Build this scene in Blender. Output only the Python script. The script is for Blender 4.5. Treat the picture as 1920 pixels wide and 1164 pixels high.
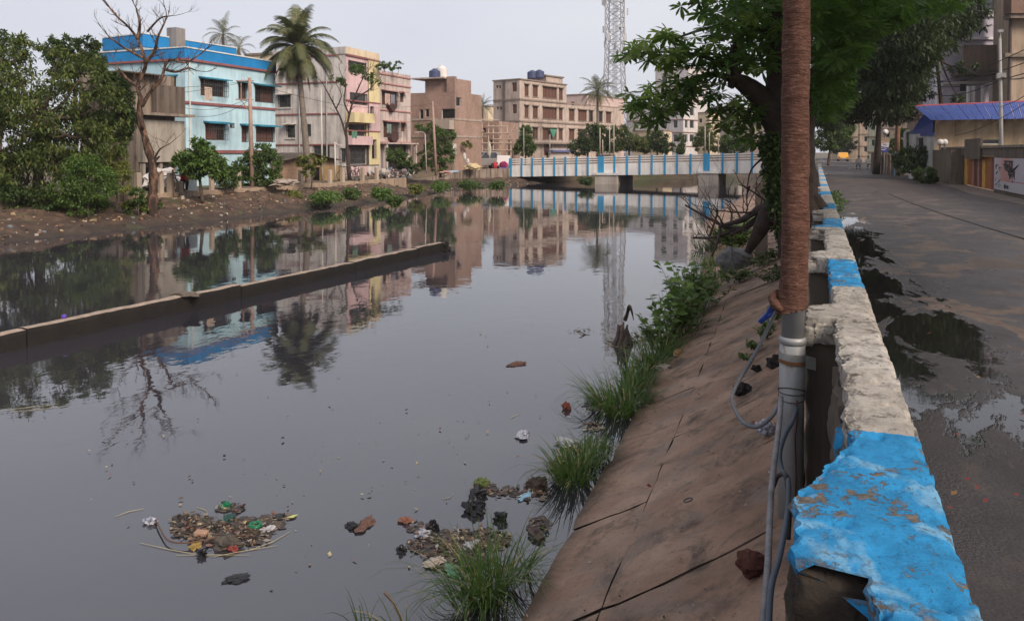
import bpy, math, random
import numpy as np
from mathutils import Vector, noise

for o in list(bpy.data.objects):
    bpy.data.objects.remove(o)
R = random.Random(7)
NR = np.random.default_rng(7)
SC = bpy.context.scene
COL = SC.collection

# ------------------------------------------------------------------ camera
CAM_Z = 1.7
FPX = 1440.0                       # focal length in pixels of the 1920 px wide photograph
YAW = math.atan(570 / FPX)
PITCH = math.radians(1.5)
PPX, PPY = 960.0, 285 + FPX * math.tan(PITCH)
cam_data = bpy.data.cameras.new('camera')
cam = bpy.data.objects.new('camera', cam_data)
COL.objects.link(cam)
cam.location = (0, 0, CAM_Z)
cam.rotation_euler = (math.pi / 2 - PITCH, 0, YAW)
cam_data.sensor_width = 36
cam_data.lens = 36 * FPX / 1920
cam_data.shift_y = -(582 - PPY) / 1920
cam_data.clip_start = 0.05
cam_data.clip_end = 3000
SC.camera = cam

# ------------------------------------------------------------------ sky and sun
SUN_EL, SUN_AZ = math.radians(36), math.radians(118)   # azimuth clockwise from +Y
world = bpy.data.worlds.new('World')
SC.world = world
world.use_nodes = True
nt = world.node_tree
bg = nt.nodes['Background']
sky = nt.nodes.new('ShaderNodeTexSky')
sky.sky_type = 'NISHITA'
sky.sun_disc = False
sky.sun_elevation = SUN_EL
sky.sun_rotation = SUN_AZ
sky.air_density = 1.0
sky.dust_density = 3.0
sky.ozone_density = 2.0
# overcast veil: thin even cloud over the whole sky, a little uneven
tc = nt.nodes.new('ShaderNodeTexCoord')
mp = nt.nodes.new('ShaderNodeMapping'); mp.inputs['Scale'].default_value = (1, 1, 3.2)
nz = nt.nodes.new('ShaderNodeTexNoise'); nz.inputs['Scale'].default_value = 1.7; nz.inputs['Detail'].default_value = 5
cr = nt.nodes.new('ShaderNodeValToRGB')
cr.color_ramp.elements[0].position = .3; cr.color_ramp.elements[0].color = (5.0, 5.1, 5.75, 1)
cr.color_ramp.elements[1].position = .75; cr.color_ramp.elements[1].color = (6.1, 6.1, 6.5, 1)
mx = nt.nodes.new('ShaderNodeMixRGB'); mx.inputs[0].default_value = .86
nt.links.new(tc.outputs['Generated'], mp.inputs[0]); nt.links.new(mp.outputs[0], nz.inputs['Vector'])
nt.links.new(nz.outputs['Fac'], cr.inputs[0])
nt.links.new(sky.outputs[0], mx.inputs[1]); nt.links.new(cr.outputs[0], mx.inputs[2])
nt.links.new(mx.outputs[0], bg.inputs['Color'])
bg.inputs['Strength'].default_value = 0.086
sun_data = bpy.data.lights.new('sun', 'SUN')
sun_data.energy = 2.5
sun_data.angle = math.radians(25)
sun_data.color = (1.0, .85, .70)
sun = bpy.data.objects.new('sun', sun_data)
COL.objects.link(sun)
sd = Vector((math.sin(SUN_AZ) * math.cos(SUN_EL), math.cos(SUN_AZ) * math.cos(SUN_EL), math.sin(SUN_EL)))
sun.rotation_euler = sd.to_track_quat('Z', 'Y').to_euler()
sun.location = (20, -20, 40)

SC.view_settings.view_transform = 'Standard'
SC.view_settings.look = 'None'
SC.view_settings.exposure = 0.72
SC.view_settings.gamma = 1
SC.view_settings.use_curve_mapping = False
SC.render.engine = 'CYCLES'
SC.cycles.use_denoising = True
SC.cycles.max_bounces = 6
SC.cycles.diffuse_bounces = 3
SC.cycles.glossy_bounces = 3
SC.cycles.transmission_bounces = 4
SC.cycles.transparent_max_bounces = 6
SC.cycles.caustics_reflective = False
SC.cycles.caustics_refractive = False

# ------------------------------------------------------------------ measuring: photograph pixel -> point of the place
C0 = Vector((0, 0, CAM_Z))
FW = Vector((-math.sin(YAW) * math.cos(PITCH), math.cos(YAW) * math.cos(PITCH), -math.sin(PITCH)))
RT = Vector((math.cos(YAW), math.sin(YAW), 0))
UP = RT.cross(FW)
def ray(px, py): return FW + RT * ((px - PPX) / FPX) - UP * ((py - PPY) / FPX)
def on_z(px, py, z): r = ray(px, py); return C0 + r * ((z - CAM_Z) / r.z)
def on_x(px, py, x): r = ray(px, py); return C0 + r * (x / r.x)
def on_y(px, py, y): r = ray(px, py); return C0 + r * (y / r.y)
def at_d(px, py, d): return C0 + ray(px, py) * d
def to_px(p):
    q = Vector(p) - C0; d = q.dot(FW)
    return PPX + FPX * q.dot(RT) / d, PPY - FPX * q.dot(UP) / d, d

# ------------------------------------------------------------------ mesh helpers
ORG = {}
def tag(o, label=None, cat=None, group=None, kind=None):
    if label: o['label'] = label
    if cat: o['category'] = cat
    if group: o['group'] = group
    if kind: o['kind'] = kind
    return o
def thing(name, loc, label, cat, group=None):
    o = bpy.data.objects.new(name, None)
    o.empty_display_size = .3
    COL.objects.link(o); o.location = loc; ORG[o] = Vector(loc)
    return tag(o, label, cat, group)
def mats_of(m): return m if isinstance(m, (list, tuple)) else [m]
def link(name, me, mats, parent=None, org=None):
    o = bpy.data.objects.new(name, me)
    for m in mats_of(mats): me.materials.append(m)
    COL.objects.link(o)
    if parent is not None:
        o.parent = parent; ORG[o] = ORG[parent]
    else:
        o.location = org if org is not None else (0, 0, 0); ORG[o] = Vector(o.location)
    return o
def copy_tree(o, parent=None, loc=None, rz=None):
    c = o.copy(); COL.objects.link(c); c.parent = parent
    if loc is not None: c.location = loc
    if rz is not None: c.rotation_euler[2] = rz
    ORG[c] = Vector(c.location) if parent is None else ORG[parent]
    for ch in list(o.children): copy_tree(ch, c)
    return c
def np_mesh(name, V, F, mi=None, smooth=False):
    V = np.asarray(V, dtype=np.float32); F = np.asarray(F, dtype=np.int32)
    me = bpy.data.meshes.new(name)
    n = F.shape[1]
    me.vertices.add(len(V)); me.vertices.foreach_set('co', V.ravel())
    me.loops.add(F.size); me.loops.foreach_set('vertex_index', F.ravel())
    me.polygons.add(len(F)); me.polygons.foreach_set('loop_start', np.arange(0, F.size, n, dtype=np.int32))
    if mi is not None: me.polygons.foreach_set('material_index', np.asarray(mi, dtype=np.int32))
    if smooth: me.polygons.foreach_set('use_smooth', np.ones(len(F), dtype=bool))
    me.update(calc_edges=True)
    return me
class MB:
    def __init__(s): s.v = []; s.f = []; s.m = []
    def face(s, pts, mi=0):
        b = len(s.v); s.v += [tuple(p) for p in pts]; s.f.append(tuple(range(b, b + len(pts)))); s.m.append(mi)
    def para(s, O, a, b, c, mi=0):
        O, a, b, c = Vector(O), Vector(a), Vector(b), Vector(c)
        if a.cross(b).dot(c) < 0: a, b = b, a
        n = len(s.v)
        P = [O, O + a, O + a + b, O + b, O + c, O + a + c, O + a + b + c, O + b + c]
        s.v += [tuple(p) for p in P]
        for q in ((3, 2, 1, 0), (4, 5, 6, 7), (0, 1, 5, 4), (1, 2, 6, 5), (2, 3, 7, 6), (3, 0, 4, 7)):
            s.f.append(tuple(n + i for i in q)); s.m.append(mi)
        return s
    def box(s, p, q, mi=0):
        return s.para((min(p[0], q[0]), min(p[1], q[1]), min(p[2], q[2])), (abs(q[0] - p[0]), 0, 0), (0, abs(q[1] - p[1]), 0), (0, 0, abs(q[2] - p[2])), mi)
    def bar(s, p, q, w, h=None, mi=0):
        p, q = Vector(p), Vector(q); d = (q - p)
        u = d.cross(Vector((0, 0, 1)))
        if u.length < 1e-5: u = Vector((1, 0, 0))
        u.normalize(); v = u.cross(d).normalized(); h = h or w
        return s.para(p - u * w / 2 - v * h / 2, d, u * w, v * h, mi)
    def tube(s, pts, rad, n=8, mi=0, cap=True, jit=0):
        pts = [Vector(p) for p in pts]
        if not isinstance(rad, (list, tuple)): rad = [rad] * len(pts)
        base = len(s.v); up = None
        for i, p in enumerate(pts):
            t = (pts[min(i + 1, len(pts) - 1)] - pts[max(i - 1, 0)])
            if t.length < 1e-9: t = Vector((0, 0, 1))
            t.normalize()
            if up is None: up = t.orthogonal().normalized()
            else:
                up = up - t * up.dot(t)
                up = up.normalized() if up.length > 1e-6 else t.orthogonal().normalized()
            w = t.cross(up)
            for k in range(n):
                a = 2 * math.pi * k / n
                r = rad[i] * (1 + (R.uniform(-jit, jit) if jit else 0))
                s.v.append(tuple(p + (up * math.cos(a) + w * math.sin(a)) * r))
        for i in range(len(pts) - 1):
            for k in range(n):
                a, b = base + i * n + k, base + i * n + (k + 1) % n
                s.f.append((a, b, b + n, a + n)); s.m.append(mi)
        if cap:
            s.f.append(tuple(base + k for k in reversed(range(n)))); s.m.append(mi)
            e = base + (len(pts) - 1) * n
            s.f.append(tuple(e + k for k in range(n))); s.m.append(mi)
        return s
    def lathe(s, c, prof, n=16, mi=0):
        base = len(s.v)
        for r, z in prof:
            for k in range(n):
                a = 2 * math.pi * k / n
                s.v.append((c[0] + r * math.cos(a), c[1] + r * math.sin(a), c[2] + z))
        for i in range(len(prof) - 1):
            for k in range(n):
                a, b = base + i * n + k, base + i * n + (k + 1) % n
                s.f.append((a, b, b + n, a + n)); s.m.append(mi)
        return s
    def grid(s, P, nu, nv, mi=0):
        """P(i,j) for i in 0..nu, j in 0..nv"""
        b = len(s.v)
        for i in range(nu + 1):
            for j in range(nv + 1): s.v.append(tuple(P(i, j)))
        for i in range(nu):
            for j in range(nv):
                a = b + i * (nv + 1) + j
                s.f.append((a, a + nv + 1, a + nv + 2, a + 1)); s.m.append(mi)
        return s
    def build(s, name, mats, parent=None, org=None, smooth=False, bevel=0, sharp=None):
        o0 = ORG[parent] if parent is not None else (Vector(org) if org is not None else Vector((0, 0, 0)))
        me = bpy.data.meshes.new(name)
        me.from_pydata([(x - o0.x, y - o0.y, z - o0.z) for x, y, z in s.v], [], s.f)
        if any(s.m): me.polygons.foreach_set('material_index', s.m)
        if smooth: me.polygons.foreach_set('use_smooth', [True] * len(s.f))
        me.update()
        if sharp: me.set_sharp_from_angle(angle=math.radians(sharp))
        o = link(name, me, mats, parent, o0)
        if bevel:
            md = o.modifiers.new('bevel', 'BEVEL'); md.width = bevel; md.segments = 2; md.limit_method = 'ANGLE'
        return o
def nzv(x, y, z=0, s=1.0): return noise.noise(Vector((x * s, y * s, z * s)))
def fbm(x, y, z=0, s=1.0, o=4): return noise.fractal(Vector((x * s, y * s, z * s)), 1.0, 2.0, o)

# ------------------------------------------------------------------ materials
MC = {}
def lin(r, g, b):
    f = lambda c: (c / 255 / 12.92) if c / 255 <= .04045 else ((c / 255 + .055) / 1.055) ** 2.4
    return (f(r), f(g), f(b))
class NT:
    def __init__(s, name):
        s.mat = bpy.data.materials.new(name); s.mat.use_nodes = True
        s.t = s.mat.node_tree; s.n = s.t.nodes; s.b = s.n['Principled BSDF']
    def L(s, a, b): s.t.links.new(a, b)
    def pos(s, scale=(1, 1, 1)):
        g = s.n.new('ShaderNodeNewGeometry')
        if scale == (1, 1, 1): return g.outputs['Position']
        m = s.n.new('ShaderNodeVectorMath'); m.operation = 'MULTIPLY'; m.inputs[1].default_value = scale
        s.L(g.outputs['Position'], m.inputs[0]); return m.outputs[0]
    def noise(s, scale, detail=4, rough=.55, vec=None, dist=0):
        n = s.n.new('ShaderNodeTexNoise'); n.inputs['Scale'].default_value = scale
        n.inputs['Detail'].default_value = detail; n.inputs['Roughness'].default_value = rough; n.inputs['Distortion'].default_value = dist
        s.L(vec if vec is not None else s.pos(), n.inputs['Vector']); return n.outputs['Fac']
    def ramp(s, fac, stops):
        r = s.n.new('ShaderNodeValToRGB'); e = r.color_ramp.elements
        while len(e) < len(stops): e.new(.5)
        for i, (p, c) in enumerate(stops):
            e[i].position = p; e[i].color = (c, c, c, 1) if not isinstance(c, (tuple, list)) else (*c[:3], 1)
        s.L(fac, r.inputs[0]); return r.outputs[0]
    def mix(s, fac, a, b, mode='MIX'):
        m = s.n.new('ShaderNodeMixRGB'); m.blend_type = mode
        for i, x in ((0, fac), (1, a), (2, b)):
            if isinstance(x, (int, float)): m.inputs[i].default_value = x if i == 0 else (x, x, x, 1)
            elif isinstance(x, (tuple, list)): m.inputs[i].default_value = (*x[:3], 1)
            else: s.L(x, m.inputs[i])
        return m.outputs[0]
    def math(s, op, a, b=0):
        m = s.n.new('ShaderNodeMath'); m.operation = op
        for i, x in ((0, a), (1, b)):
            if isinstance(x, (int, float)): m.inputs[i].default_value = x
            else: s.L(x, m.inputs[i])
        return m.outputs[0]
    def bump(s, h, strength=.3, dist=.02):
        b = s.n.new('ShaderNodeBump'); b.inputs['Strength'].default_value = strength; b.inputs['Distance'].default_value = dist
        s.L(h, b.inputs['Height']); s.L(b.outputs[0], s.b.inputs['Normal'])
    def col(s, c): s.L(c, s.b.inputs['Base Color']) if not isinstance(c, (tuple, list)) else setattr(s.b.inputs['Base Color'], 'default_value', (*c, 1))
    def rough(s, v):
        if isinstance(v, (int, float)): s.b.inputs['Roughness'].default_value = v
        else: s.L(v, s.b.inputs['Roughness'])
def sc(c, k): return tuple(min(1, x * k) for x in c)
def mat(name, c, rough=.8, var=.2, scale=2.0, bump=.25, bscale=25, metal=0, spec=.3):
    """plain surface with uneven colour and fine relief"""
    if name in MC: return MC[name]
    t = NT(name)
    n1 = t.noise(scale, 5); n2 = t.noise(scale * 6, 3)
    f = t.math('ADD', t.math('MULTIPLY', n1, .65), t.math('MULTIPLY', n2, .35))
    t.col(t.ramp(f, [(.3, sc(c, 1 - var)), (.7, sc(c, 1 + var))]))
    t.rough(rough); t.b.inputs['Metallic'].default_value = metal; t.b.inputs['Specular IOR Level'].default_value = spec
    if bump: t.bump(t.noise(bscale, 4), bump, .01)
    MC[name] = t.mat; return t.mat
def wallmat(name, c, stain=(.06, .055, .05), amt=.5, sscale=1.1, rough=.85, patch=None):
    """painted plaster with rain streaks running down and blotches"""
    if name in MC: return MC[name]
    t = NT(name)
    base = t.ramp(t.noise(.9, 5, .6), [(.3, sc(c, .86)), (.7, sc(c, 1.1))])
    if patch: base = t.mix(t.ramp(t.noise(.8, 5, .65), [(.52, 0), (.6, 1)]), base, patch)
    st = t.noise(sscale, 5, .65, t.pos((2.2, 2.2, .22)))
    bl = t.noise(.55, 6, .7)
    m = t.math('MULTIPLY', t.ramp(st, [(.42, 0), (.68, 1)]), t.ramp(bl, [(.34, .15), (.62, 1)]))
    m = t.math('MULTIPLY', m, min(1, amt * 1.2))
    t.col(t.mix(m, base, stain)); t.rough(rough); t.b.inputs['Specular IOR Level'].default_value = .2
    t.bump(t.noise(14, 4), .25, .01)
    MC[name] = t.mat; return t.mat
def brickmat(name, c1, c2, mortar, sx=1.0):
    if name in MC: return MC[name]
    t = NT(name)
    g = t.n.new('ShaderNodeNewGeometry'); sp = t.n.new('ShaderNodeSeparateXYZ'); t.L(g.outputs['Position'], sp.inputs[0])
    cb = t.n.new('ShaderNodeCombineXYZ'); t.L(t.math('ADD', sp.outputs[0], sp.outputs[1]), cb.inputs[0]); t.L(sp.outputs[2], cb.inputs[1])
    b = t.n.new('ShaderNodeTexBrick'); t.L(cb.outputs[0], b.inputs['Vector'])
    b.inputs['Color1'].default_value = (*c1, 1); b.inputs['Color2'].default_value = (*c2, 1); b.inputs['Mortar'].default_value = (*mortar, 1)
    b.inputs['Scale'].default_value = 1; b.inputs['Brick Width'].default_value = .25; b.inputs['Row Height'].default_value = .085; b.inputs['Mortar Size'].default_value = .009
    st = t.ramp(t.noise(.8, 6, .7, t.pos((1, 1, .5))), [(.4, 0), (.7, .55)])
    t.col(t.mix(st, b.outputs['Color'], (.12, .085, .065))); t.rough(.9); t.bump(b.outputs['Fac'], .3, -.01)
    MC[name] = t.mat; return t.mat
def leafmat(name, c, c2, trans=.25, rough=.5, third=None):
    """leaf: colour differs from leaf to leaf, lets a little light through"""
    if name in MC: return MC[name]
    t = NT(name)
    g = t.n.new('ShaderNodeNewGeometry')
    stops = [(0, c), (.8, c2)] + ([(.95, third)] if third else [])
    cc = t.ramp(g.outputs['Random Per Island'], stops)
    cc = t.mix(.35, cc, t.ramp(t.noise(1.3, 3), [(.3, sc(c, .7)), (.7, sc(c2, 1.15))]))
    t.col(cc); t.rough(rough); t.b.inputs['Specular IOR Level'].default_value = .35
    tr = t.n.new('ShaderNodeBsdfTranslucent'); t.L(t.mix(.5, cc, (c2[0] * 1.5, c2[1] * 1.6, c2[2])), tr.inputs['Color'])
    ms = t.n.new('ShaderNodeMixShader'); ms.inputs[0].default_value = trans
    t.L(t.b.outputs[0], ms.inputs[1]); t.L(tr.outputs[0], ms.inputs[2])
    t.L(ms.outputs[0], t.n['Material Output'].inputs['Surface'])
    MC[name] = t.mat; return t.mat
def glassmat(name, c=(.02, .025, .03), rough=.12):
    if name in MC: return MC[name]
    t = NT(name); t.col(t.ramp(t.noise(2.5, 3), [(.35, sc(c, .5)), (.7, sc(c, 1.8))])); t.rough(rough); MC[name] = t.mat; return t.mat
# ------------------------------------------------------------------ the setting
WATER_Z = -1.3
def edge_x(y):      # where the water meets the concrete slope on the near side
    y = max(0, y)
    return max(-4.8, -1.7 - .012 * y - .0022 * y * y) if y < 34 else max(-5.2, -4.65 - .008 * (y - 34))
def left_x(y):      # water line on the far side
    return -24.9 + .9 * fbm(3.1, y * .09) + 1.0 * min(1, max(0, (y - 46) / 8)) * min(1, max(0, (72 - y) / 5)) + (0 if y < 73 else min(15, (y - 73) * .9))

WING = [(47.0, None), (54.0, -33.6), (57.0, -33.9), (60.0, -33.6), (62.8, -32.5), (65.5, -31.0), (67.6, -29.6), (69.2, -27.5), (72.0, -26.6)]
def top_x(y):       # upper edge of the far bank: fence line, then the foot of the wing wall
    f = left_x(min(y, 47)) - 3.75
    if y <= 47: return f
    if y >= 72: return left_x(y) - 3.0
    for (ya, xa), (yb, xb) in zip(WING[:-1], WING[1:]):
        if ya <= y <= yb:
            xa = f if xa is None else xa
            return xa + (xb - xa) * (y - ya) / (yb - ya)
def top_z(y): return -.42 - .33 * min(1, max(0, (y - 46) / 8))

# ground: one sheet out to the horizon with the canal cut into it
t = NT('ground_earth')
e = t.ramp(t.noise(.7, 6, .65), [(.3, (.075, .055, .04)), (.55, (.14, .105, .075)), (.75, (.2, .165, .13))])
gn = t.ramp(t.noise(.35, 5, .6), [(.5, 0), (.62, .7)])
t.col(t.mix(gn, e, (.05, .075, .025))); t.rough(.95); t.bump(t.noise(9, 5), .5, .03)
M_EARTH = t.mat
rows = [-60, -30, -15, -8, -4] + [i * 1.0 for i in range(-2, 104)] + [106, 110, 120, 140, 180, 260, 420, 800, 1800]
g = MB()
def ground_row(y):
    lx, ex = left_x(y), edge_x(y)
    k = min(1, max(0, (y - 92) / 8))            # the cut fills in behind the bridge
    bed = -2.3 * (1 - k) - .1 * k
    low = lambda z: z * (1 - k) + -.1 * k
    return [(-1800, -.2), (-300, -.2), (-80, -.2), (-45, -.2), (min(top_x(y) - .25, lx - 2), -.2), (min(top_x(y) - .05, lx - 1.8), low(-1.25)), (lx - 1.2, low(-1.45)), (lx, low(-1.7)), (lx + 2, bed), ((lx + ex) / 2, bed),
            (ex - .6, bed), (ex, low(-1.55)), (ex * .4, low(-.85)), (-.06, low(-.5)), (.2, -.3 * (1 - k)), (.38, -.05), (3, -.03), (9, -.03), (30, -.03), (120, -.03), (1800, -.03)]
prof = [ground_row(y) for y in rows]
g.grid(lambda i, j: (prof[i][j][0], rows[i], prof[i][j][1]), len(rows) - 1, len(prof[0]) - 1)
tag(g.build('ground', M_EARTH), kind='structure')

# water
t = NT('canal_water')
n1 = t.noise(.55, 4, .6); n2 = t.noise(.12, 3, .5)
t.col(t.ramp(n2, [(.3, (.026, .025, .032)), (.7, (.042, .040, .048))]))
t.b.inputs['IOR'].default_value = 1.7; t.b.inputs['Specular IOR Level'].default_value = .95
film = t.ramp(t.noise(.45, 5, .65, t.pos((1, .55, 1))), [(.45, .012), (.75, .075)])
t.rough(film)
w = t.math('ADD', t.math('MULTIPLY', t.noise(2.6, 3, .5, t.pos((1, .5, 1))), .5), t.math('MULTIPLY', t.noise(9, 2, .5, t.pos((1, .6, 1))), .16))
t.bump(t.math('MULTIPLY', w, t.ramp(n1, [(.35, .15), (.7, 1)])), .12, .05)
M_WATER = t.mat
w = MB(); w.face([(-60, -30, WATER_Z), (6, -30, WATER_Z), (6, 120, WATER_Z), (-60, 120, WATER_Z)])
tag(w.build('water', M_WATER), kind='structure')

# earth bank on the far side: lumpy soil down to the water
t = NT('bank_soil')
a = t.ramp(t.noise(1.6, 7, .7), [(.3, (.024, .016, .012)), (.5, (.075, .045, .03)), (.68, (.18, .112, .075)), (.82, (.3, .215, .16))])
sp = t.n.new('ShaderNodeSeparateXYZ'); t.L(t.pos(), sp.inputs[0])
wet = t.n.new('ShaderNodeMapRange'); wet.inputs[1].default_value = -1.25; wet.inputs[2].default_value = -.75
t.L(sp.outputs[2], wet.inputs[0])
a = t.mix(t.math('MULTIPLY', t.math('SUBTRACT', 1.0, wet.outputs[0]), .75), a, (.028, .022, .018))   # mud at the water's edge is wet
a = t.mix(t.ramp(t.noise(.9, 5, .6), [(.55, 0), (.68, .5)]), a, (.06, .08, .03))
t.col(a); t.rough(.9); t.bump(t.noise(11, 6, .7), .7, .05)
M_SOIL = t.mat
b = MB()
NB_U, NB_V = 300, 26
def bank_pt(i, j):
    y = 2 + i * 71 / NB_U; s = j / NB_V
    x0 = top_x(y); x = x0 + s * (left_x(y) + 1.25 - x0)
    z = top_z(y) + (-1.61 - top_z(y)) * s ** 1.15
    z += .16 * fbm(x, y, 1, .8) * (1 - abs(s - .5)) + .1 * fbm(x, y, 5, 2.6)
    if j == 0: z = -1.2
    return (x, y, z)
b.grid(bank_pt, NB_U, NB_V)
tag(b.build('canal_bank', M_SOIL, smooth=True), kind='structure')
def bank_z(x, y):
    x0 = top_x(y); s = min(1, max(0.04, (x - x0) / (left_x(y) + 1.25 - x0)))
    return top_z(y) + (-1.61 - top_z(y)) * s ** 1.15 + .16 * fbm(x, y, 1, .8) * (1 - abs(s - .5)) + .1 * fbm(x, y, 5, 2.6)

# concrete slope on the near side, cast in slabs
t = NT('slope_concrete')
a = t.ramp(t.noise(1.1, 6, .62), [(.28, (.115, .066, .043)), (.48, (.26, .158, .107)), (.72, (.42, .285, .205))])
m1 = t.ramp(t.noise(2.6, 7, .72, None, .4), [(.5, 0), (.64, .8)])
a = t.mix(m1, a, (.05, .036, .028))
m5 = t.ramp(t.noise(1.3, 6, .65, None, .8), [(.52, 0), (.62, .5)])
a = t.mix(m5, a, (.20, .155, .13))
m2 = t.ramp(t.noise(5.5, 5, .7), [(.62, 0), (.72, .55)])
a = t.mix(m2, a, (.25, .19, .15))
sp = t.n.new('ShaderNodeSeparateXYZ'); t.L(t.pos(), sp.inputs[0])
wet = t.n.new('ShaderNodeMapRange'); wet.inputs[1].default_value = -1.32; wet.inputs[2].default_value = -1.16
t.L(t.math('ADD', sp.outputs[2], t.math('MULTIPLY', t.noise(3, 4), .12)), wet.inputs[0])
a = t.mix(t.math('SUBTRACT', 1.0, wet.outputs[0]), a, (.022, .017, .013))
t.col(a); t.rough(.85)
m3 = t.ramp(t.noise(28, 6, .75), [(.56, 0), (.7, .7)])
a = t.mix(m3, a, (.055, .04, .03))
m4 = t.ramp(t.noise(95, 3, .6), [(.64, 0), (.7, .6)])
a = t.mix(m4, a, (.34, .27, .21)); t.col(a)
h = t.math('ADD', t.math('MULTIPLY', t.noise(14, 7, .75), .7), t.math('MULTIPLY', t.noise(80, 4, .65), .5))
t.bump(h, .8, .02)
M_SLOPE = t.mat
def slope_pt(y, s):     # s 0 at the water's edge, 1 at the foot of the parapet posts
    ex = edge_x(y)
    x = ex + (-.05 - ex) * s
    z = -1.33 + 1.02 * s - .05 * math.sin(math.pi * min(1, max(0, s)))
    return Vector((x, y, z))
slope = thing('bank_slope', (0, 0, -1.3), 'cracked brown concrete slope running down from the parapet to the water', 'slope')
del slope['category']; slope['kind'] = 'structure'
ys = [1.2, 2.9, 4.35, 5.9, 7.3, 9.0, 10.6, 12.5, 14.6, 17, 20, 23.5, 28, 34, 42, 52, 66]
for r_, (s0, s1) in enumerate(((-.12, .36), (.36, 1.0))):
    for k in range(len(ys) - 1):
        y0, y1 = ys[k], ys[k + 1]
        sk = .55 if r_ else .2                              # joints run a little askew
        tilt = R.uniform(-.008, .008); lift = R.uniform(-.005, .006)
        NU, NV = max(10, int((y1 - y0) * 7)), 12
        gap = .004
        sb = MB()
        def P(i, j):
            u, v = i / NU, j / NV
            uu = min(1 - gap / (y1 - y0), max(gap / (y1 - y0), u)); vv = min(.994, max(.006, v))
            s = s0 + (s1 - s0) * (.003 + .994 * v)
            y = y0 + (y1 - y0) * uu + (s - .36) * .35 + .05 * fbm(s * 4, k * 3.7 + round(u)) * 1.0
            p = slope_pt(y, s + .012 * fbm(y * 2, s * 3 + (7 if v < .5 else 0)))
            p.z += lift + tilt * (u - .5) + .012 * fbm(p.x, p.y, 2, 2.2)
            if i in (0, NU) or j in (0, NV): p.z -= .014
            elif i in (1, NU - 1) or j in (1, NV - 1): p.z -= .002 + .003 * R.random()
            return p
        sb.grid(P, NU, NV)
        sb.build('slab', M_SLOPE, slope, smooth=True)
# dark joint filler under the slabs
jf = MB()
jf.grid(lambda i, j: slope_pt(ys[0] + (ys[-1] - ys[0]) * i / 80, -.2 + 1.2 * j / 4) - Vector((0, 0, .026)), 80, 4)
jf.build('joint_filler', mat('joint_dirt', (.05, .036, .025), .95, .6, 12), slope)

# road, wet after rain: dry dusty patches, damp tar and shallow standing water
t = NT('wet_road')
sp = t.n.new('ShaderNodeSeparateXYZ'); t.L(t.pos(), sp.inputs[0])
def mapr(v, a, b_, c=0.0, d=1.0):
    m = t.n.new('ShaderNodeMapRange'); m.inputs[1].default_value = a; m.inputs[2].default_value = b_; m.inputs[3].default_value = c; m.inputs[4].default_value = d; t.L(v, m.inputs[0]); return m.outputs[0]
base = t.ramp(t.noise(1.6, 7, .7), [(.3, (.013, .010, .009)), (.55, (.027, .021, .019)), (.75, (.052, .041, .035))])
base = t.mix(t.ramp(t.noise(90, 2, .5), [(.35, .0), (.75, .25)]), base, (.07, .058, .05))
dn = t.noise(1.25, 7, .62, t.pos((1.0, .75, 1)), .5)
far = mapr(sp.outputs[1], 9, 45)
dry = t.math('MULTIPLY', t.ramp(dn, [(.525, 0), (.555, 1)]), mapr(sp.outputs[0], .7, 1.2))
base = t.mix(dry, base, t.ramp(t.noise(6, 6, .7), [(.3, (.065, .047, .036)), (.7, (.145, .107, .083))]))
base = t.mix(far, base, t.ramp(t.noise(.6, 5, .6), [(.3, (.052, .040, .036)), (.7, (.092, .073, .066))]))
base = t.mix(t.ramp(t.noise(.35, 5, .6, t.pos((2.2, .35, 1))), [(.5, 0), (.62, .55)]), base, (.035, .028, .026))       # darker wheel tracks
near = t.math('MULTIPLY', mapr(sp.outputs[1], 3.0, 6.5), mapr(sp.outputs[1], 30, 20))
pn = t.math('ADD', t.noise(.95, 7, .66, t.pos((1.1, .42, 1)), .6), t.math('MULTIPLY', t.math('MULTIPLY', near, mapr(sp.outputs[0], 1.6, .4)), .25))
pn = t.math('SUBTRACT', pn, mapr(sp.outputs[0], 1.2, 2.0, 0, .07))
pud = t.ramp(pn, [(.59, 0), (.615, 1)])
base = t.mix(pud, base, (.010, .009, .009))
wetn = t.noise(1.1, 5, .6, t.pos((1.2, .6, 1)))
r1 = t.mix(t.math('MAXIMUM', dry, far), t.ramp(wetn, [(.38, .16), (.62, .5)]), .75)
t.col(base); t.rough(t.mix(pud, r1, .035)); t.b.inputs['Specular IOR Level'].default_value = .45
hh = t.math('ADD', t.noise(55, 4, .6), t.math('MULTIPLY', t.noise(3, 4), 1.5))
t.bump(t.mix(pud, hh, t.math('MULTIPLY', t.noise(6, 2), .08)), .4, .012)
M_ROAD = t.mat
rd = MB()
ry = [-8, -4, 0, 2, 4, 6, 8, 10, 12, 15, 18, 22, 26, 30, 36, 44, 54, 66, 80, 100, 130, 170, 260]
def road_r(y): return 6.1 + (.25 * math.sin(y * .3)) if y < 60 else 6.0
rd.grid(lambda i, j: (.3 + (road_r(ry[i]) - .3) * j / 14, ry[i], .0 + .02 * math.sin(math.pi * j / 14)), len(ry) - 1, 14)
tag(rd.build('road', M_ROAD, smooth=True), kind='structure')
sh = MB()
sh.grid(lambda i, j: (5.9 + 3.6 * j / 6, ry[i], -.012 + .03 * (j > 0) + .03 * fbm(5.9 + j, ry[i] * .7)), len(ry) - 1, 6)
tag(sh.build('roadside_verge', mat('verge_dirt', (.17, .135, .11), .95, .35, 1.2, .5, 12), smooth=True), kind='structure')
# long raised seam in the tar and standing water by the parapet
sm = MB(); pts = [(4.9, 8.0), (4.4, 12), (3.9, 16), (3.5, 20), (3.15, 24), (2.9, 28), (2.7, 34)]
sm.tube([(x + .03 * math.sin(y * 3), y, .02) for x, y in pts], .022, 6)
tag(sm.build('road_seam', mat('seam_tar', (.05, .042, .036), .8), smooth=True), kind='structure')
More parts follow.
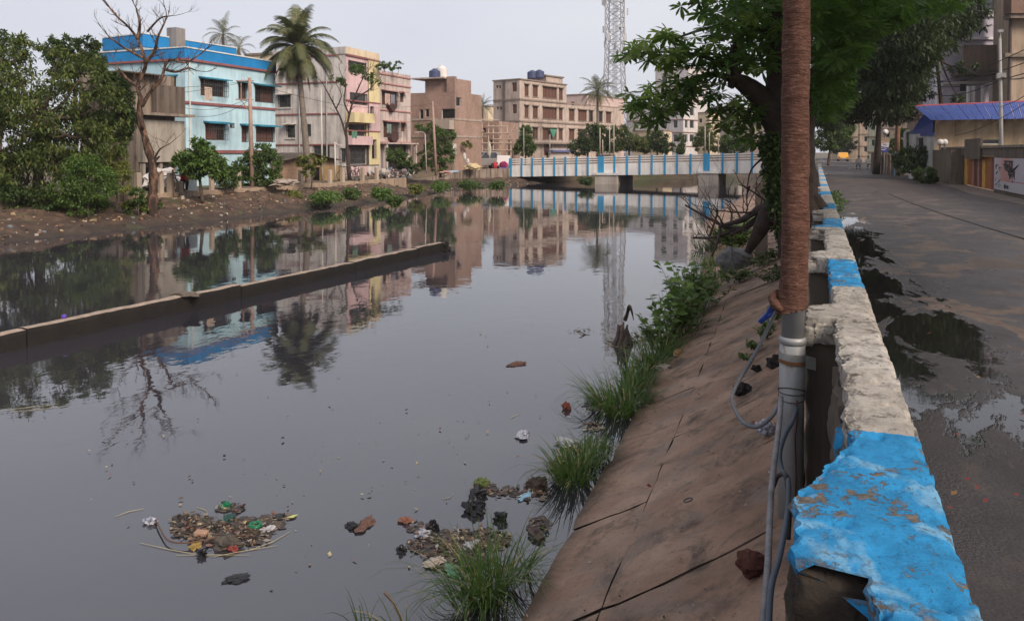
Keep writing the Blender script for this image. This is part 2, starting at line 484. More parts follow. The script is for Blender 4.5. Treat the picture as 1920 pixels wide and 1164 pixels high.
# ------------------------------------------------------------------ parapet between road and canal
def paint(name, c, c_light, under=(.2, .165, .135), chips=.56, dark=.35, pale=(.55, .61)):
    t = NT(name)
    base = t.ramp(t.noise(5.5, 5, .6), [(.3, sc(c, .72)), (.5, c), (.7, sc(c, 1.18))])
    base = t.mix(t.ramp(t.noise(3.4, 4, .55, None, .5), [(pale[0], 0), (pale[1], .75)]), base, c_light)
    grime = t.ramp(t.noise(26, 6, .7, t.pos((1, .6, 1))), [(.48, 0), (.72, dark)])
    base = t.mix(grime, base, sc(c, .3))
    g = t.n.new('ShaderNodeNewGeometry'); sp = t.n.new('ShaderNodeSeparateXYZ'); t.L(g.outputs['Position'], sp.inputs[0])
    edge = t.n.new('ShaderNodeMapRange'); edge.inputs[1].default_value = .24; edge.inputs[2].default_value = -.02; t.L(sp.outputs[0], edge.inputs[0])
    cn = t.math('ADD', t.noise(15, 7, .74, None, .4), t.math('MULTIPLY', edge.outputs[0], .045))      # more paint lost along the broken canal edge
    ch = t.math('MULTIPLY', t.ramp(cn, [(chips, 0), (chips + .012, 1)]), t.ramp(t.noise(4.5, 3), [(.40, .0), (.5, 1)]))
    pits = t.ramp(t.noise(85, 3, .6), [(.66, 0), (.7, .8)])
    ch = t.math('MAXIMUM', ch, pits)
    und = t.ramp(t.noise(40, 5), [(.3, sc(under, .35)), (.7, under)])
    t.col(t.mix(ch, base, und)); t.rough(.8); t.b.inputs['Specular IOR Level'].default_value = .2
    h = t.math('ADD', t.math('MULTIPLY', t.noise(35, 6, .7), .7), t.math('MULTIPLY', t.noise(120, 4, .65, t.pos((.45, 1.8, 1))), .6))
    h = t.math('SUBTRACT', h, t.math('MULTIPLY', ch, .7))
    t.bump(h, .85, .01)
    return t.mat
M_BLUE = paint('blue_wash', (.024, .23, .48), (.19, .39, .56), chips=.56, dark=.5)
M_WHITE = paint('white_wash', (.37, .34, .30), (.50, .47, .43), chips=.575, dark=.75)
M_OLDC = wallmat('old_concrete', (.115, .095, .078), (.028, .024, .02), .8, 2.5)
wall = thing('canal_parapet', (.2, 2, 0), 'low roadside parapet painted in blue and white bands, crumbling along its canal edge', 'parapet wall')
WT = .75
def wall_x(y): return .112 + .02 * nzv(y, 3, 0, .9), .335 + .012 * nzv(y, 9, 0, .7)
segs = [(.4, 2.86, 'b'), (2.86, 5.9, 'w'), (5.9, 7.4, 'b'), (7.4, 10.5, 'w'), (10.5, 11.9, 'b'), (11.9, 13.9, 'w'), (13.9, 15.4, 'b'), (15.4, 18.5, 'w'), (18.5, 20, 'b'), (20, 23, 'w'), (23, 24.5, 'b'),
        (24.5, 27.5, 'w'), (27.5, 29, 'b'), (29, 32, 'w'), (32, 33.5, 'b'), (33.5, 38, 'w'), (38, 40, 'b'), (40, 45, 'w'), (45, 47, 'b'), (47, 53, 'w'), (53, 55, 'b'), (55, 66, 'w')]
posts = [(1.90, 'b'), (4.75, 'w'), (7.55, 'w'), (10.35, 'w'), (13.2, 'w'), (16.1, 'w'), (19, 'w'), (22, 'w')]
def cap_f(y):       # how far the coping widens over the nearest post: abrupt on the near side, drawn out on the far side
    f = 0
    for i, (yp, _) in enumerate(posts):
        tail = .42 if i == 0 else .18; ln = .40 if i == 0 else .34
        if yp - .014 < y < yp: f = max(f, (y - yp + .014) / .014)
        elif yp <= y <= yp + ln: f = 1
        elif yp + ln < y < yp + ln + tail: f = max(f, 1 - ((y - yp - ln) / tail) ** .8)
    return f
def coping(y0, y1, m):
    st = .016 if y0 < 6 else (.05 if y0 < 12 else .3)
    n = max(4, int((y1 - y0) / st)); sb = MB()
    prof = [(0, .42, 0), (0, .5, 0), (0, .565, 0), (0, .60, 1), (0, .63, 1), (0, .66, 1), (0, .69, 1), (0, .718, 1), (.012, .742, 1), (.05, .749, 1)] + [(.08 + .86 * k / 14, .75, 1) for k in range(1, 14)] + [(.955, .748, 1), (.988, .74, 1), (1, .715, 1), (1, .6, 1), (1, .4, 1), (1, .2, 1), (1, 0, 1)]
    def P(i, j):
        y = y0 + (y1 - y0) * i / n; xl, xr = wall_x(y); f, z, wide = prof[j]
        cf = cap_f(y + .02 * fbm(z * 6, y, 4, 5)); rag = .020 * fbm(y, 1.7, 2, 9, 4) + .012 * fbm(y, z, 8, 30, 3)
        xe = xl + ((-.046 - xl) * cf if wide else .012) + rag * (1.0 if wide else .5)
        x = xe + (xr - xe) * f
        top = f > .02
        if f == 0 and wide: x += .014 * fbm(y * 3, z * 9, 5, 4) + (.718 - z) * .18
        if f > .97: x += .006 * fbm(y, z, 2, 8)
        zz = z + (.0025 * fbm(x, y, 3, 14, 4) + .0035 * fbm(x, y, 9, 50, 4) if top else 0)
        if top: # eaten edges and spalls
            e = (1 - f) if f > .5 else f * 1.0
            zz -= max(0, .022 - e * .12) * max(0, .25 + fbm(y, f, 6, 11, 4)) * 1.6
            zz -= .012 * max(0, fbm(x, y, 21, 9, 5) - .30) / .3
        if cf > .3 and f == 0 and wide and y < 2.6: zz = max(zz, .70 - .04 * max(0, fbm(y, 3, 3, 14, 3)))
        elif cf > .3 and f == 0 and wide: zz -= .05 * cf * (z < .64) * max(0, fbm(y, 3, 3, 14, 3))
        return (x, y, zz)
    sb.grid(P, n, len(prof) - 1)
    for e in (0, n): sb.face([P(e, j) for j in (range(len(prof)) if e == 0 else reversed(range(len(prof))))])
    nj = len(prof) - 1; drop = set()
    for i in range(n):
        yy = y0 + (y1 - y0) * (i + .5) / n
        if 1.86 < yy < 1.9:
            for j in range(3, nj):
                if P(i, j + 1)[0] < wall_x(yy)[0] + .01: drop.add(i * nj + j)    # near end of the cap left open: the dark lump filling it shows
        for j in range(3): sb.m[i * nj + j] = 1          # below the coping the canal face was never painted
    sb.m = [x for k, x in enumerate(sb.m) if k not in drop]; sb.f = [x for k, x in enumerate(sb.f) if k not in drop]
    return sb.build('coping_band', [m, M_OLDC], wall, smooth=True, sharp=32)
for y0, y1, k in segs: coping(y0, y1, M_BLUE if k == 'b' else M_WHITE)
body = MB()
nb = 120
body.grid(lambda i, j: (wall_x(.4 + i * 65.6 / nb)[0] + .012 + .012 * fbm(i, j, 3, .7), .4 + i * 65.6 / nb, [-.45, -.2, .0, .2, .42][j]), nb, 4)
body.build('wall_face', M_OLDC, wall)
def lump(y0, y1, x0, x1, z0, z1, m, parent, name, amp=.03, n=22, seed=0, skew=0, fray=.0):
    """a broken lump of concrete: rounded box with eaten edges"""
    sb = MB(); cx, cy, cz = (x0 + x1) / 2, (y0 + y1) / 2, (z0 + z1) / 2; hx, hy, hz = (x1 - x0) / 2, (y1 - y0) / 2, (z1 - z0) / 2
    b = 0
    for a in range(3):
        for sg in (-1, 1):
            def P(i, j):
                u, v = 2 * i / n - 1, 2 * j / n - 1
                q = [0, 0, 0]; q[a] = sg; q[(a + 1) % 3] = u * sg; q[(a + 2) % 3] = v
                d = Vector(q)
                k = max(abs(d.x), abs(d.y), abs(d.z)); r = (abs(d.x) ** 14 + abs(d.y) ** 14 + abs(d.z) ** 14) ** (1 / 14)
                d = d * (k / r)
                p = Vector((cx + d.x * hx, cy + d.y * hy, cz + d.z * hz))
                nn = fbm(p.x * 9 + seed, p.y * 9, p.z * 9, 1.0, 5)
                e = amp * nn * (1.0 if q[2] < .9 or abs(q[0]) > .6 else .35)
                p += d.normalized() * e
                if d.x < -.3: p.x += .03 * fbm(p.y * 7, p.z * 5, seed, 1.0, 3); p.z -= fray * max(0, fbm(p.y * 6, seed, 1, 1.0, 3))
                p.y += skew * (p.x - x1)
                return p
            sb.grid(P, n, n)
    return sb.build(name, m, parent, smooth=True)
for i, (y, k) in enumerate(posts):
    lump(y + (.02 if i else .10), y + .30, -.04, .15, -.6, .66, M_OLDC, wall, 'post', .012, 18, i * 3.1)
    if 0 < i < 4: lump(y - .015, y + .12, -.07, .13, .60, .715, M_BLUE if k == 'b' else M_WHITE, wall, 'post_cap', .022, 22, 11 + i, 0, .05)
M_VOID = mat('void_shade', (.035, .027, .021), .95, .6, 9, .9, 30)  # near black: shade of the hollow under the near cap put into the colour
lump(1.88, 2.32, -.042, .165, -.4, .722, M_VOID, wall, 'void_lump', .022, 34, 5.3, 0, .02)  # added lump that closes the open underside of the cap
# ragged plaster flaps hanging off the coping's canal edge
for y, ln, m in ((3.0, .35, M_BLUE), (3.55, .3, M_OLDC), (3.95, .25, M_OLDC), (5.45, .3, M_OLDC)):
    lump(y, y + ln, .095, .128, .25, .62, m, wall, 'plaster_flake', .012, 14, y * 5)
# ------------------------------------------------------------------ lamp post wrapped in brown cloth
PX_, PY_ = -.118, 4.66
pole = thing('lamp_post', (PX_, PY_, -.33), 'thick grey steel post clamped to the parapet, its upper part wrapped in brown cloth', 'post')
M_STEEL = NT('grey_paint_steel'); _t = M_STEEL
_b = _t.ramp(_t.noise(3, 5), [(.3, (.22, .225, .23)), (.7, (.33, .335, .34))])
_b = _t.mix(_t.ramp(_t.noise(7, 5, .7, _t.pos((2, 2, .5))), [(.6, 0), (.7, .7)]), _b, (.16, .09, .06))
_t.col(_b); _t.rough(.5); _t.b.inputs['Metallic'].default_value = .25; _t.bump(_t.noise(30, 3), .1, .005); M_STEEL = _t.mat
p = MB(); p.tube([(PX_, PY_, -.5), (PX_, PY_, .2), (PX_ + .003, PY_, .60)], .070, 28); p.build('lower_tube', M_STEEL, pole, smooth=True)
p = MB(); p.tube([(PX_ + .003, PY_, .56), (PX_ + .01, PY_, 3.0), (PX_ + .012, PY_, 6.5)], .062, 24); p.build('upper_tube', M_STEEL, pole, smooth=True)
p = MB(); p.lathe((PX_ + .003, PY_, .625), [(.063, .02), (.074, .012), (.076, 0), (.074, -.012), (.07, -.02)], 28); p.build('collar', M_STEEL, pole, smooth=True)
# cloth wrap: overlapping turns of cloth
t = NT('brown_cloth')
cn = t.noise(16, 5, .65, t.pos((1, 1, 4.5)), .6)
cl = t.ramp(cn, [(.3, (.05, .024, .018)), (.55, (.115, .057, .042)), (.75, (.19, .108, .082))])
cl = t.mix(t.ramp(t.noise(40, 3, .5, t.pos((1, 1, 5)), 1.2), [(.62, 0), (.68, .6)]), cl, (.33, .2, .15))
t.col(cl); t.rough(.9); t.b.inputs['Specular IOR Level'].default_value = .15
t.bump(t.math('ADD', cn, t.math('MULTIPLY', t.noise(60, 2), .3)), .8, .02); M_CLOTH = t.mat
NZ, NA = 330, 40
wr = MB()
def wrapP(i, k):
    z = .80 + (6.0 - .80) * (i / NZ) ** 1.25; a = 2 * math.pi * k / NA
    turn = (z * 9 + a / (2 * math.pi)) % 1.0
    r = .0745 + .0015 * (turn < .18) + .006 * fbm(math.cos(a) * 1.6, math.sin(a) * 1.6, z * 6.5 + .4 * math.cos(a), 1.0, 5) + .004 * nzv(math.cos(a), math.sin(a), z * 1.3)
    if z < .98:
        fl = max(0, 1 - (z - .80) / .18)
        r += .02 * fl * max(0, math.cos(a - math.pi * 1.02)) ** 2 * 1.4
    return (PX_ + .008 + r * math.cos(a), PY_ + r * math.sin(a), z + (.025 * math.cos(a + .3) if i < 4 else 0) - .02 * (i == 0) * R.random())
wr.grid(lambda i, k: wrapP(i, k % NA), NZ, NA)
wr.build('cloth_wrap', M_CLOTH, pole, smooth=True)
kn = MB(); kn.tube([(PX_ - .05, PY_ - .06, .80), (PX_ - .09, PY_ - .05, .83), (PX_ - .105, PY_ - .02, .86), (PX_ - .08, PY_ + .01, .9)], [.018, .03, .026, .012], 10, jit=.15)
kn.build('cloth_knot', M_CLOTH, pole, smooth=True)
# strap clamp to the parapet post
cl = MB()
cl.grid(lambda i, j: (PX_ + .075 * math.cos(a_ := math.pi * (1.12 + 1.05 * i / 20)), PY_ + .075 * math.sin(a_), .51 + .05 * j - .012 * i / 20), 20, 1)
cl.grid(lambda i, j: (PX_ + .074 + .055 * i / 3, PY_ - .03 + .01 * i, .478 + .07 * j - .006 * i), 3, 1)
o = cl.build('clamp', mat('galvanised', (.32, .32, .31), .45, .3, 6, .2, 30, .5), pole)
md = o.modifiers.new('solid', 'SOLIDIFY'); md.thickness = .006
rs = MB(); rs.grid(lambda i, j: (PX_ + .078 * math.cos(a_ := math.pi * (1.12 + 1.0 * i / 20)), PY_ + .078 * math.sin(a_), .50 + .02 * j - .012 * i / 20), 20, 1)
rs.build('rust_edge', mat('rust', (.16, .075, .035), .9, .4, 8), pole)
M_WIRE = mat('dull_wire', (.07, .05, .045), .7)
for z, dz in ((.335, -.03), (.325, .0), (.30, .02)):
    tw = MB(); tw.tube([(PX_ + .0725 * math.cos(a), PY_ + .0725 * math.sin(a), z + dz * math.sin(a)) for a in [2 * math.pi * k / 20 for k in range(21)]], .0028, 5); tw.build('binding_wire', M_WIRE, pole, smooth=True)
tw = MB(); tw.tube([(PX_ + .03, PY_ - .072, .3), (PX_ + .036, PY_ - .076, .2), (PX_ + .022, PY_ - .08, .1), (PX_ + .03, PY_ - .08, -.15), (PX_ + .02, PY_ - .08, -.5)], .004, 5); tw.build('binding_wire', mat('maroon_wire', (.09, .02, .02), .6), pole, smooth=True)

# conduit pipe leaning against the post, and the cables that hang beside it
M_COND = mat('scuffed_conduit', (.17, .165, .17), .6, .45, 14, .25, 60)
c = MB(); P0 = at_d(1424, 1220, 2.55); P1 = at_d(1463, 745, 4.05)
c.tube([P0 + (P1 - P0) * (k / 8) + Vector((.006 * math.sin(k * 1.1), 0, 0)) for k in range(9)], .0135, 12)
tag(c.build('conduit_pipe', M_COND, org=(-.2, 2.6, -1), smooth=True), 'thin scuffed grey conduit leaning up against the cloth-wrapped post', 'pipe')
def spline(pts, n=8):
    out = []; P = [Vector(p) for p in pts]; P = [P[0] * 2 - P[1]] + P + [P[-1] * 2 - P[-2]]
    for i in range(1, len(P) - 2):
        for k in range(n):
            t_ = k / n; a, b_, c_, d = P[i - 1], P[i], P[i + 1], P[i + 2]
            out.append(.5 * ((2 * b_) + (c_ - a) * t_ + (2 * a - 5 * b_ + 4 * c_ - d) * t_ ** 2 + (3 * b_ - a - 3 * c_ + d) * t_ ** 3))
    out.append(P[-2]); return out
M_CABLE = mat('grey_cable', (.12, .125, .14), .55, .3, 12, .1)
def cable(name, pts, r, label, m=M_CABLE, n=8, cat='cable', group=None):
    q = MB(); q.tube(spline(pts, n), r, 8)
    return tag(q.build(name, m, org=pts[0], smooth=True), label, cat, group)
cable('hanging_cable', [at_d(1462, 570, 4.55), at_d(1420, 655, 4.65), at_d(1382, 720, 4.6), at_d(1373, 752, 4.5), at_d(1392, 790, 4.3), at_d(1420, 800, 4.2), at_d(1446, 782, 4.15), at_d(1462, 755, 4.2)], .011, 'grey cable drooping in a loop from the post over the slope')
cable('hanging_cable', [at_d(1494, 765, 4.3), at_d(1486, 790, 4.2), at_d(1472, 815, 4.1), at_d(1462, 850, 3.9), at_d(1466, 880, 3.8), at_d(1478, 900, 3.6), at_d(1476, 960, 3.2), at_d(1462, 1040, 2.9), at_d(1446, 1100, 2.75), at_d(1440, 1190, 2.6)], .012, 'blue grey hose running down beside the leaning conduit', mat('bluegrey_hose', (.07, .085, .11), .55))
cable('hanging_cable', [at_d(1450, 912, 3.75), at_d(1458, 893, 3.7), at_d(1470, 889, 3.65), at_d(1476, 905, 3.6), at_d(1480, 960, 3.6), at_d(1478, 1010, 3.6)], .011, 'short dark cable bent over between conduit and post foot', mat('black_cable', (.03, .03, .033), .5))
# blue plastic strip tied to the post
def crumple(name, c, size, label, cat, m, seed=0, flat=.5, n=10, group=None, rot=0, sharp=.35):
    """crumpled sheet or bag: folded, noisy closed surface"""
    sb = MB(); c = Vector(c)
    def P(i, j):
        th = math.pi * i / n; ph = 2 * math.pi * (j % (2 * n)) / (2 * n)
        d = Vector((math.sin(th) * math.cos(ph), math.sin(th) * math.sin(ph), math.cos(th)))
        k = 1 + sharp * 1.6 * fbm(d.x * 1.4 + seed, d.y * 1.4, d.z * 1.4, 1.2, 4) + sharp * .7 * abs(nzv(d.x + seed, d.y, d.z, 5))
        x, y = d.x * size[0] * k, d.y * size[1] * k
        return c + Vector((x * math.cos(rot) - y * math.sin(rot), x * math.sin(rot) + y * math.cos(rot), d.z * size[2] * k))
    sb.grid(P, n, 2 * n)
    return tag(sb.build(name, m, org=c), label, cat, group)
M_BLUEPL = mat('blue_plastic', (.02, .05, .22), .45, .5, 12, .4)
bl = MB(); bl.tube([at_d(1467, 556, 4.55), at_d(1452, 572, 4.6), at_d(1440, 588, 4.65), at_d(1424, 603, 4.7)], [.012, .022, .02, .014], 7, jit=.4)
bl.tube([at_d(1467, 560, 4.56), at_d(1458, 580, 4.6), at_d(1440, 594, 4.62)], [.008, .016, .006], 6, jit=.4)
tag(bl.build('plastic_strip', M_BLUEPL, org=at_d(1445, 580, 4.6)), 'crumpled dark blue plastic strip tied to the wrapped post', 'plastic')
M_CLEAR = NT('cloudy_plastic'); M_CLEAR.col(M_CLEAR.ramp(M_CLEAR.noise(40, 4), [(.35, (.1, .11, .16)), (.65, (.45, .45, .5))])); M_CLEAR.rough(.25); M_CLEAR = M_CLEAR.mat
def on_slope(px, py, lift=0.02):
    r = ray(px, py); lo, hi = .5, 60
    for _ in range(50):
        m_ = (lo + hi) / 2; q = C0 + r * m_
        ex = edge_x(q.y); s = (q.x - ex) / (-.05 - ex); z = -1.33 + 1.02 * s
        if q.z > z: lo = m_
        else: hi = m_
    q = C0 + r * lo; q.z += lift; return q
crumple('plastic_bag', on_slope(1434, 814, .05), (.06, .05, .05), 'small cloudy plastic bag lying behind the conduit on the slope', 'bag', M_CLEAR, 3, n=14)
crumple('plastic_wrapper', on_slope(1400, 795, .01), (.06, .03, .012), 'flattened pale wrapper lying under the cable loop', 'wrapper', mat('pale_wrap', (.22, .18, .15), .5, .5, 30), 8)
for k, (a, b_, s, lab) in enumerate(((1393, 730, (.09, .1, .045), 'black clod of mud on the slope inside the cable loop'), (1418, 690, (.05, .05, .03), 'small black lump of mud near the blue strip'), (1456, 680, (.09, .12, .06), 'black heap of mud against the foot of the post'))):
    crumple('mud_clod', on_slope(a, b_, .0), s, lab, 'mud', mat('black_mud', (.014, .011, .01), .9, .4, 12), k + 1, n=12)
crumple('brick_lump', on_slope(1408, 1068, .04) , (.07, .1, .05), 'broken red brick with dark wet side by the conduit foot', 'brick', mat('red_brick', (.06, .02, .014), .9, .5, 9), 21, n=12, sharp=.2)
rg = MB(); q = on_slope(1290, 940, .012); rg.tube([q + Vector((.03 * math.cos(a), .03 * math.sin(a), .012 * math.cos(a))) for a in [2 * math.pi * k / 16 for k in range(17)]], .006, 6)
tag(rg.build('rubber_ring', mat('ring_rubber', (.12, .1, .09), .7), org=q), 'small pale rubber ring lying on the concrete slope', 'ring')
# scattered crumbs, leaves and chips on the slope
ls = MB()
for k in range(340):
    y = 2.5 + 14 * R.random() ** 1.6; s = R.uniform(.05, .98)
    q = slope_pt(y, s) + Vector((0, 0, .012)); r = R.uniform(.006, .02) * (1 if y > 5 else .7); a = R.uniform(0, 6.3)
    u = Vector((math.cos(a), math.sin(a), R.uniform(-.1, .4))) * r; v = Vector((-math.sin(a), math.cos(a), R.uniform(-.2, .5))) * r * .6
    ls.face([q - u, q - v, q + u, q + v], R.choice([0, 0, 0, 1, 2, 2]))
for px, py in ((1218, 915), (1216, 913), (1412, 795)):
    q = on_slope(px, py, .014); ls.face([q + Vector((.02, 0, 0)), q + Vector((0, .015, .01)), q + Vector((-.018, 0, 0)), q + Vector((0, -.012, 0))], 3)
tag(ls.build('slope_litter', [mat('crumb_pale', (.3, .24, .19), .9), mat('crumb_dark', (.03, .024, .02), .9), mat('dead_leaf', (.17, .1, .05), .8, .4, 20), mat('petal_red', (.16, .018, .014), .6)]), 'crumbs, dead leaves and chips scattered over the concrete slope', 'litter', kind='stuff')
# red petals and leaves dropped on the road
pt = MB()
for cx, cy, n, sp_ in ((1.35, 3.6, 26, .25), (1.65, 3.25, 30, .3), (1.2, 4.2, 12, .3), (2.2, 6.0, 22, .8), (1.5, 9, 20, 1.2), (2.6, 10, 25, 2), (3, 14, 30, 3)):
    for k in range(n):
        x, y = R.gauss(cx, sp_), R.gauss(cy, sp_)
        if x < .42 or y < 2: continue
        z = .03 + .0; r = R.uniform(.012, .024); a = R.uniform(0, 6.3)
        u = Vector((math.cos(a), math.sin(a), R.uniform(-.1, .3))) * r; v = Vector((-math.sin(a), math.cos(a), R.uniform(-.1, .3))) * r * .7
        q = Vector((x, y, z)); pt.face([q - u, q - v * .8, q + u, q + v], R.choice([0, 0, 0, 1, 2]))
tag(pt.build('fallen_petals', [MC['petal_red'], mat('petal_dull', (.14, .03, .025), .6), MC['dead_leaf']]), 'red petals and dead leaves dropped on the wet road', 'petals', kind='stuff')
# ------------------------------------------------------------------ wall standing in the canal
dv = thing('divider_wall', (-11, 14, WATER_Z), 'low dark concrete wall standing in the canal water, stepping out from the left', 'wall')
DA, DB = Vector((-11.75, 3.0, 0)), Vector((-10.5, 20.75, 0))
dd = (DB - DA).normalized(); dn = Vector((dd.y, -dd.x, 0))
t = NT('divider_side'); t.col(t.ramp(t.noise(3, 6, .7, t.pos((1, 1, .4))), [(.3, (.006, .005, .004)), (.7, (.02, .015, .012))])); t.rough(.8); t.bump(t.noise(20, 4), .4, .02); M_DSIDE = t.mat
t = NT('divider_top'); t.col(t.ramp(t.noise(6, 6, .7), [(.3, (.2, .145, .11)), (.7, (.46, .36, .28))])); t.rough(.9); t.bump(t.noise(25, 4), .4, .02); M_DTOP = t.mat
cuts = [0, 5.2, 9.6, 13.4, 16.3, 17.85]
for k in range(len(cuts) - 1):
    sb = MB(); n = int((cuts[k + 1] - cuts[k]) / .12)
    prof = [(.11, -.8), (.11, .0), (.112, .2), (.105, .255), (.0, .265), (-.1, .258), (-.11, .2), (-.11, -.8)]
    def P(i, j):
        s = cuts[k] + .012 + (cuts[k + 1] - cuts[k] - .02) * i / n
        u, z = prof[j]; q = DA + dd * s + dn * (u + .008 * fbm(s, z, 1, 4))
        zz = WATER_Z + z + (.016 * fbm(s, u, 3, 2.5) if z > .15 else 0) + .02 * math.sin(k * 2.1) * (z > .1)
        return (q.x, q.y, zz)
    sb.grid(P, n, len(prof) - 1)
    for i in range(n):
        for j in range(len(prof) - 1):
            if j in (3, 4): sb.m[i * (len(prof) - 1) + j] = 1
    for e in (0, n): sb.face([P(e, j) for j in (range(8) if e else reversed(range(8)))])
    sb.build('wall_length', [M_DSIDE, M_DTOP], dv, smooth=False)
crumple('concrete_lump', DB + dd * .08 + Vector((0, 0, WATER_Z + .12)), (.2, .22, .18), 'dark broken lump at the far tip of the wall in the canal', 'rubble', M_DSIDE, 5, n=12)
crumple('plastic_cup', on_z(120, 594, -1.0), (.045, .045, .045), 'tiny purple ball resting on the wall in the canal', 'ball', mat('purple_plastic', (.1, .05, .3), .4), 2, sharp=.05)
crumple('caught_rag', DA + dd * 8.3 + Vector((0, 0, -1.02)), (.3, .16, .035), 'muddy rag and straw caught on top of the canal wall', 'rag', mat('muddy_rag', (.14, .11, .085), .9, .6, 10), 12, n=12)

# ------------------------------------------------------------------ bridge
M_BW = wallmat('bridge_white', (.80, .78, .755), (.25, .19, .15), .45, 1.6)
M_BB = wallmat('bridge_blue', (.05, .30, .55), (.05, .12, .18), .4, 1.5)
M_BC = wallmat('bridge_concrete', (.27, .215, .18), (.06, .045, .04), .8, 1.2)
BY = 69.3
bx0, bx1 = on_y(958, 330, BY).x, -3.6
def bz(x): return .026 * (x - bx0)          # the deck rises a little towards the road
br = thing('bridge', ((bx0 + bx1) / 2, BY, WATER_Z), 'white and sky blue concrete road bridge crossing the canal on two piers', 'bridge')
N = 1
TOPZ, MIDZ, BOTZ = 1.02, .50, -.72
pxs = [960 + v * .2577 * 0 for v in ()] + [979, 998.8, 1019.3, 1040.3, 1060.7, 1081.6, 1102.9, None, 1152.8, 1176.4, 1200, 1222.7, 1247, 1270, 1295, None, 1355, 1382, 1410]
post_x = [(on_y(p_, 320, BY).x, .17) for p_ in pxs if p_] + [(on_y(1127.6, 320, BY).x, .55), (on_y(1325, 320, BY).x, .55), (bx0, .3)]
xx = on_y(1410, 320, BY).x
while xx < bx1 - 1.4: xx += 1.25; post_x.append((xx, .17))
post_x.sort()
for x, wd in post_x:
    q = MB(); q.box((x - wd / 2, BY - .17, BOTZ + .02 + bz(x)), (x + wd / 2, BY + .02, TOPZ + .06 + bz(x))); q.build('railing_post', M_BB, br)
for k in range(len(post_x) - 1):
    xa, xb = post_x[k][0] + post_x[k][1] / 2, post_x[k + 1][0] - post_x[k + 1][1] / 2
    za, zb = bz(xa), bz(xb)
    q = MB(); q.para((xa, BY - .12, BOTZ + za), (xb - xa, 0, zb - za), (0, .12, 0), (0, 0, MIDZ - .12 - BOTZ)); q.build('parapet_panel', M_BW, br)
    for z in (.50, .715, .925):
        q = MB(); q.para((xa, BY - .13, z + za), (xb - xa, 0, zb - za), (0, .1, 0), (0, 0, .095)); q.build('rail', M_BW, br)
q = MB(); q.para((bx0, BY + .05, BOTZ - .02), (bx1 - bx0, 0, bz(bx1)), (0, 6.5, 0), (0, 0, .55)); q.build('deck', M_BC, br)
q = MB(); q.para((bx0, BY + 6.6, BOTZ), (bx1 - bx0, 0, bz(bx1)), (0, .2, 0), (0, 0, 1.62)); q.build('far_parapet', M_BC, br)
for k, (pa, pb) in enumerate(((1115, 1157), (1309, 1346))):
    xa, xb = on_y(pa, 340, BY - .4).x, on_y(pb, 340, BY - .4).x
    q = MB(); q.box((xa, BY - .35, WATER_Z - .5), (xb, BY + 6.2, BOTZ + bz(xa) + .06)); q.build('pier', wallmat('pier_concrete', (.50, .44, .39), (.14, .11, .09), .6), br, bevel=.05)
    q = MB(); q.box((xa - .12, BY - .45, BOTZ + bz(xa) + .065), (xb + .12, BY - .18, BOTZ + bz(xa) + .26)); q.build('pier_cap', M_BW, br)
# abutment and wing wall on the far bank, streaked concrete
t = NT('streaked_concrete')
a = t.ramp(t.noise(1.5, 5, .6), [(.3, (.2, .155, .125)), (.7, (.33, .26, .215))])
a = t.mix(t.math('MULTIPLY', t.ramp(t.noise(1.7, 4, .6, t.pos((2.5, 2.5, .12))), [(.45, 0), (.6, 1)]), .75), a, (.06, .045, .038))
t.col(a); t.rough(.9); t.bump(t.noise(15, 4), .4, .02); M_STREAK = t.mat
ww = thing('wing_wall', on_y(880, 345, 64), 'streaked concrete wing wall curving from the bank up to the bridge end', 'retaining wall')
wp = [(752, 349, 352, 54), (775, 343.5, 352, 57), (800, 335, 352, 60), (830, 326, 352, 62.8), (870, 318.5, 352, 65.5), (915, 316.5, 353, 67.6), (956, 316, 353, 69.0)]
for k in range(len(wp) - 1):
    a_, b_ = wp[k], wp[k + 1]
    A, B = on_y(a_[0], a_[1], a_[3]), on_y(b_[0], b_[1], b_[3])
    A2, B2 = Vector((A.x, A.y, -1.6)), Vector((B.x, B.y, -1.6)); off = Vector((-.12, .3, 0))
    q = MB(); q.face([A2, B2, B, A]); q.face([A, B, B + off, A + off], 1); q.face([B2 + off, A2 + off, A + off, B + off]); q.face([B2, B2 + off, B + off, B]); q.face([A2 + off, A2, A, A + off])
    q.build('wall_length', [M_STREAK, wallmat('wall_cap_pale', (.4, .34, .29), amt=.3)], ww)
ab = MB(); ab.box((bx0 - 3, BY + .1, -2), (bx0 + .25, BY + 6.5, BOTZ - .03)); ab.build('abutment', M_BC, br)
# approach embankment behind the wing wall
em = MB()
EP = [(on_y(752, 349, 54.3), -.2), (on_y(800, 335, 60.3), None), (on_y(870, 318.5, 65.8), None), (on_y(956, 316, 69.3), None)]
L_ = [Vector(p[0]) - Vector((0, 0, .12)) for p in EP]
em.grid(lambda i, j: (L_[i].x - 9 * j, L_[i].y + 5 * j, L_[i].z * (1 if j == 0 else 1) if j == 0 else max(-.15, L_[i].z)), 3, 2)
em.face([L_[3], L_[3] + Vector((3, 9, .1)), L_[3] + Vector((-8, 60, .1)), L_[3] + Vector((-30, 40, .0))])
tag(em.build('approach_ground', mat('dusty_ground', (.2, .16, .125), .95, .3, 1.0, .4, 10)), kind='structure')
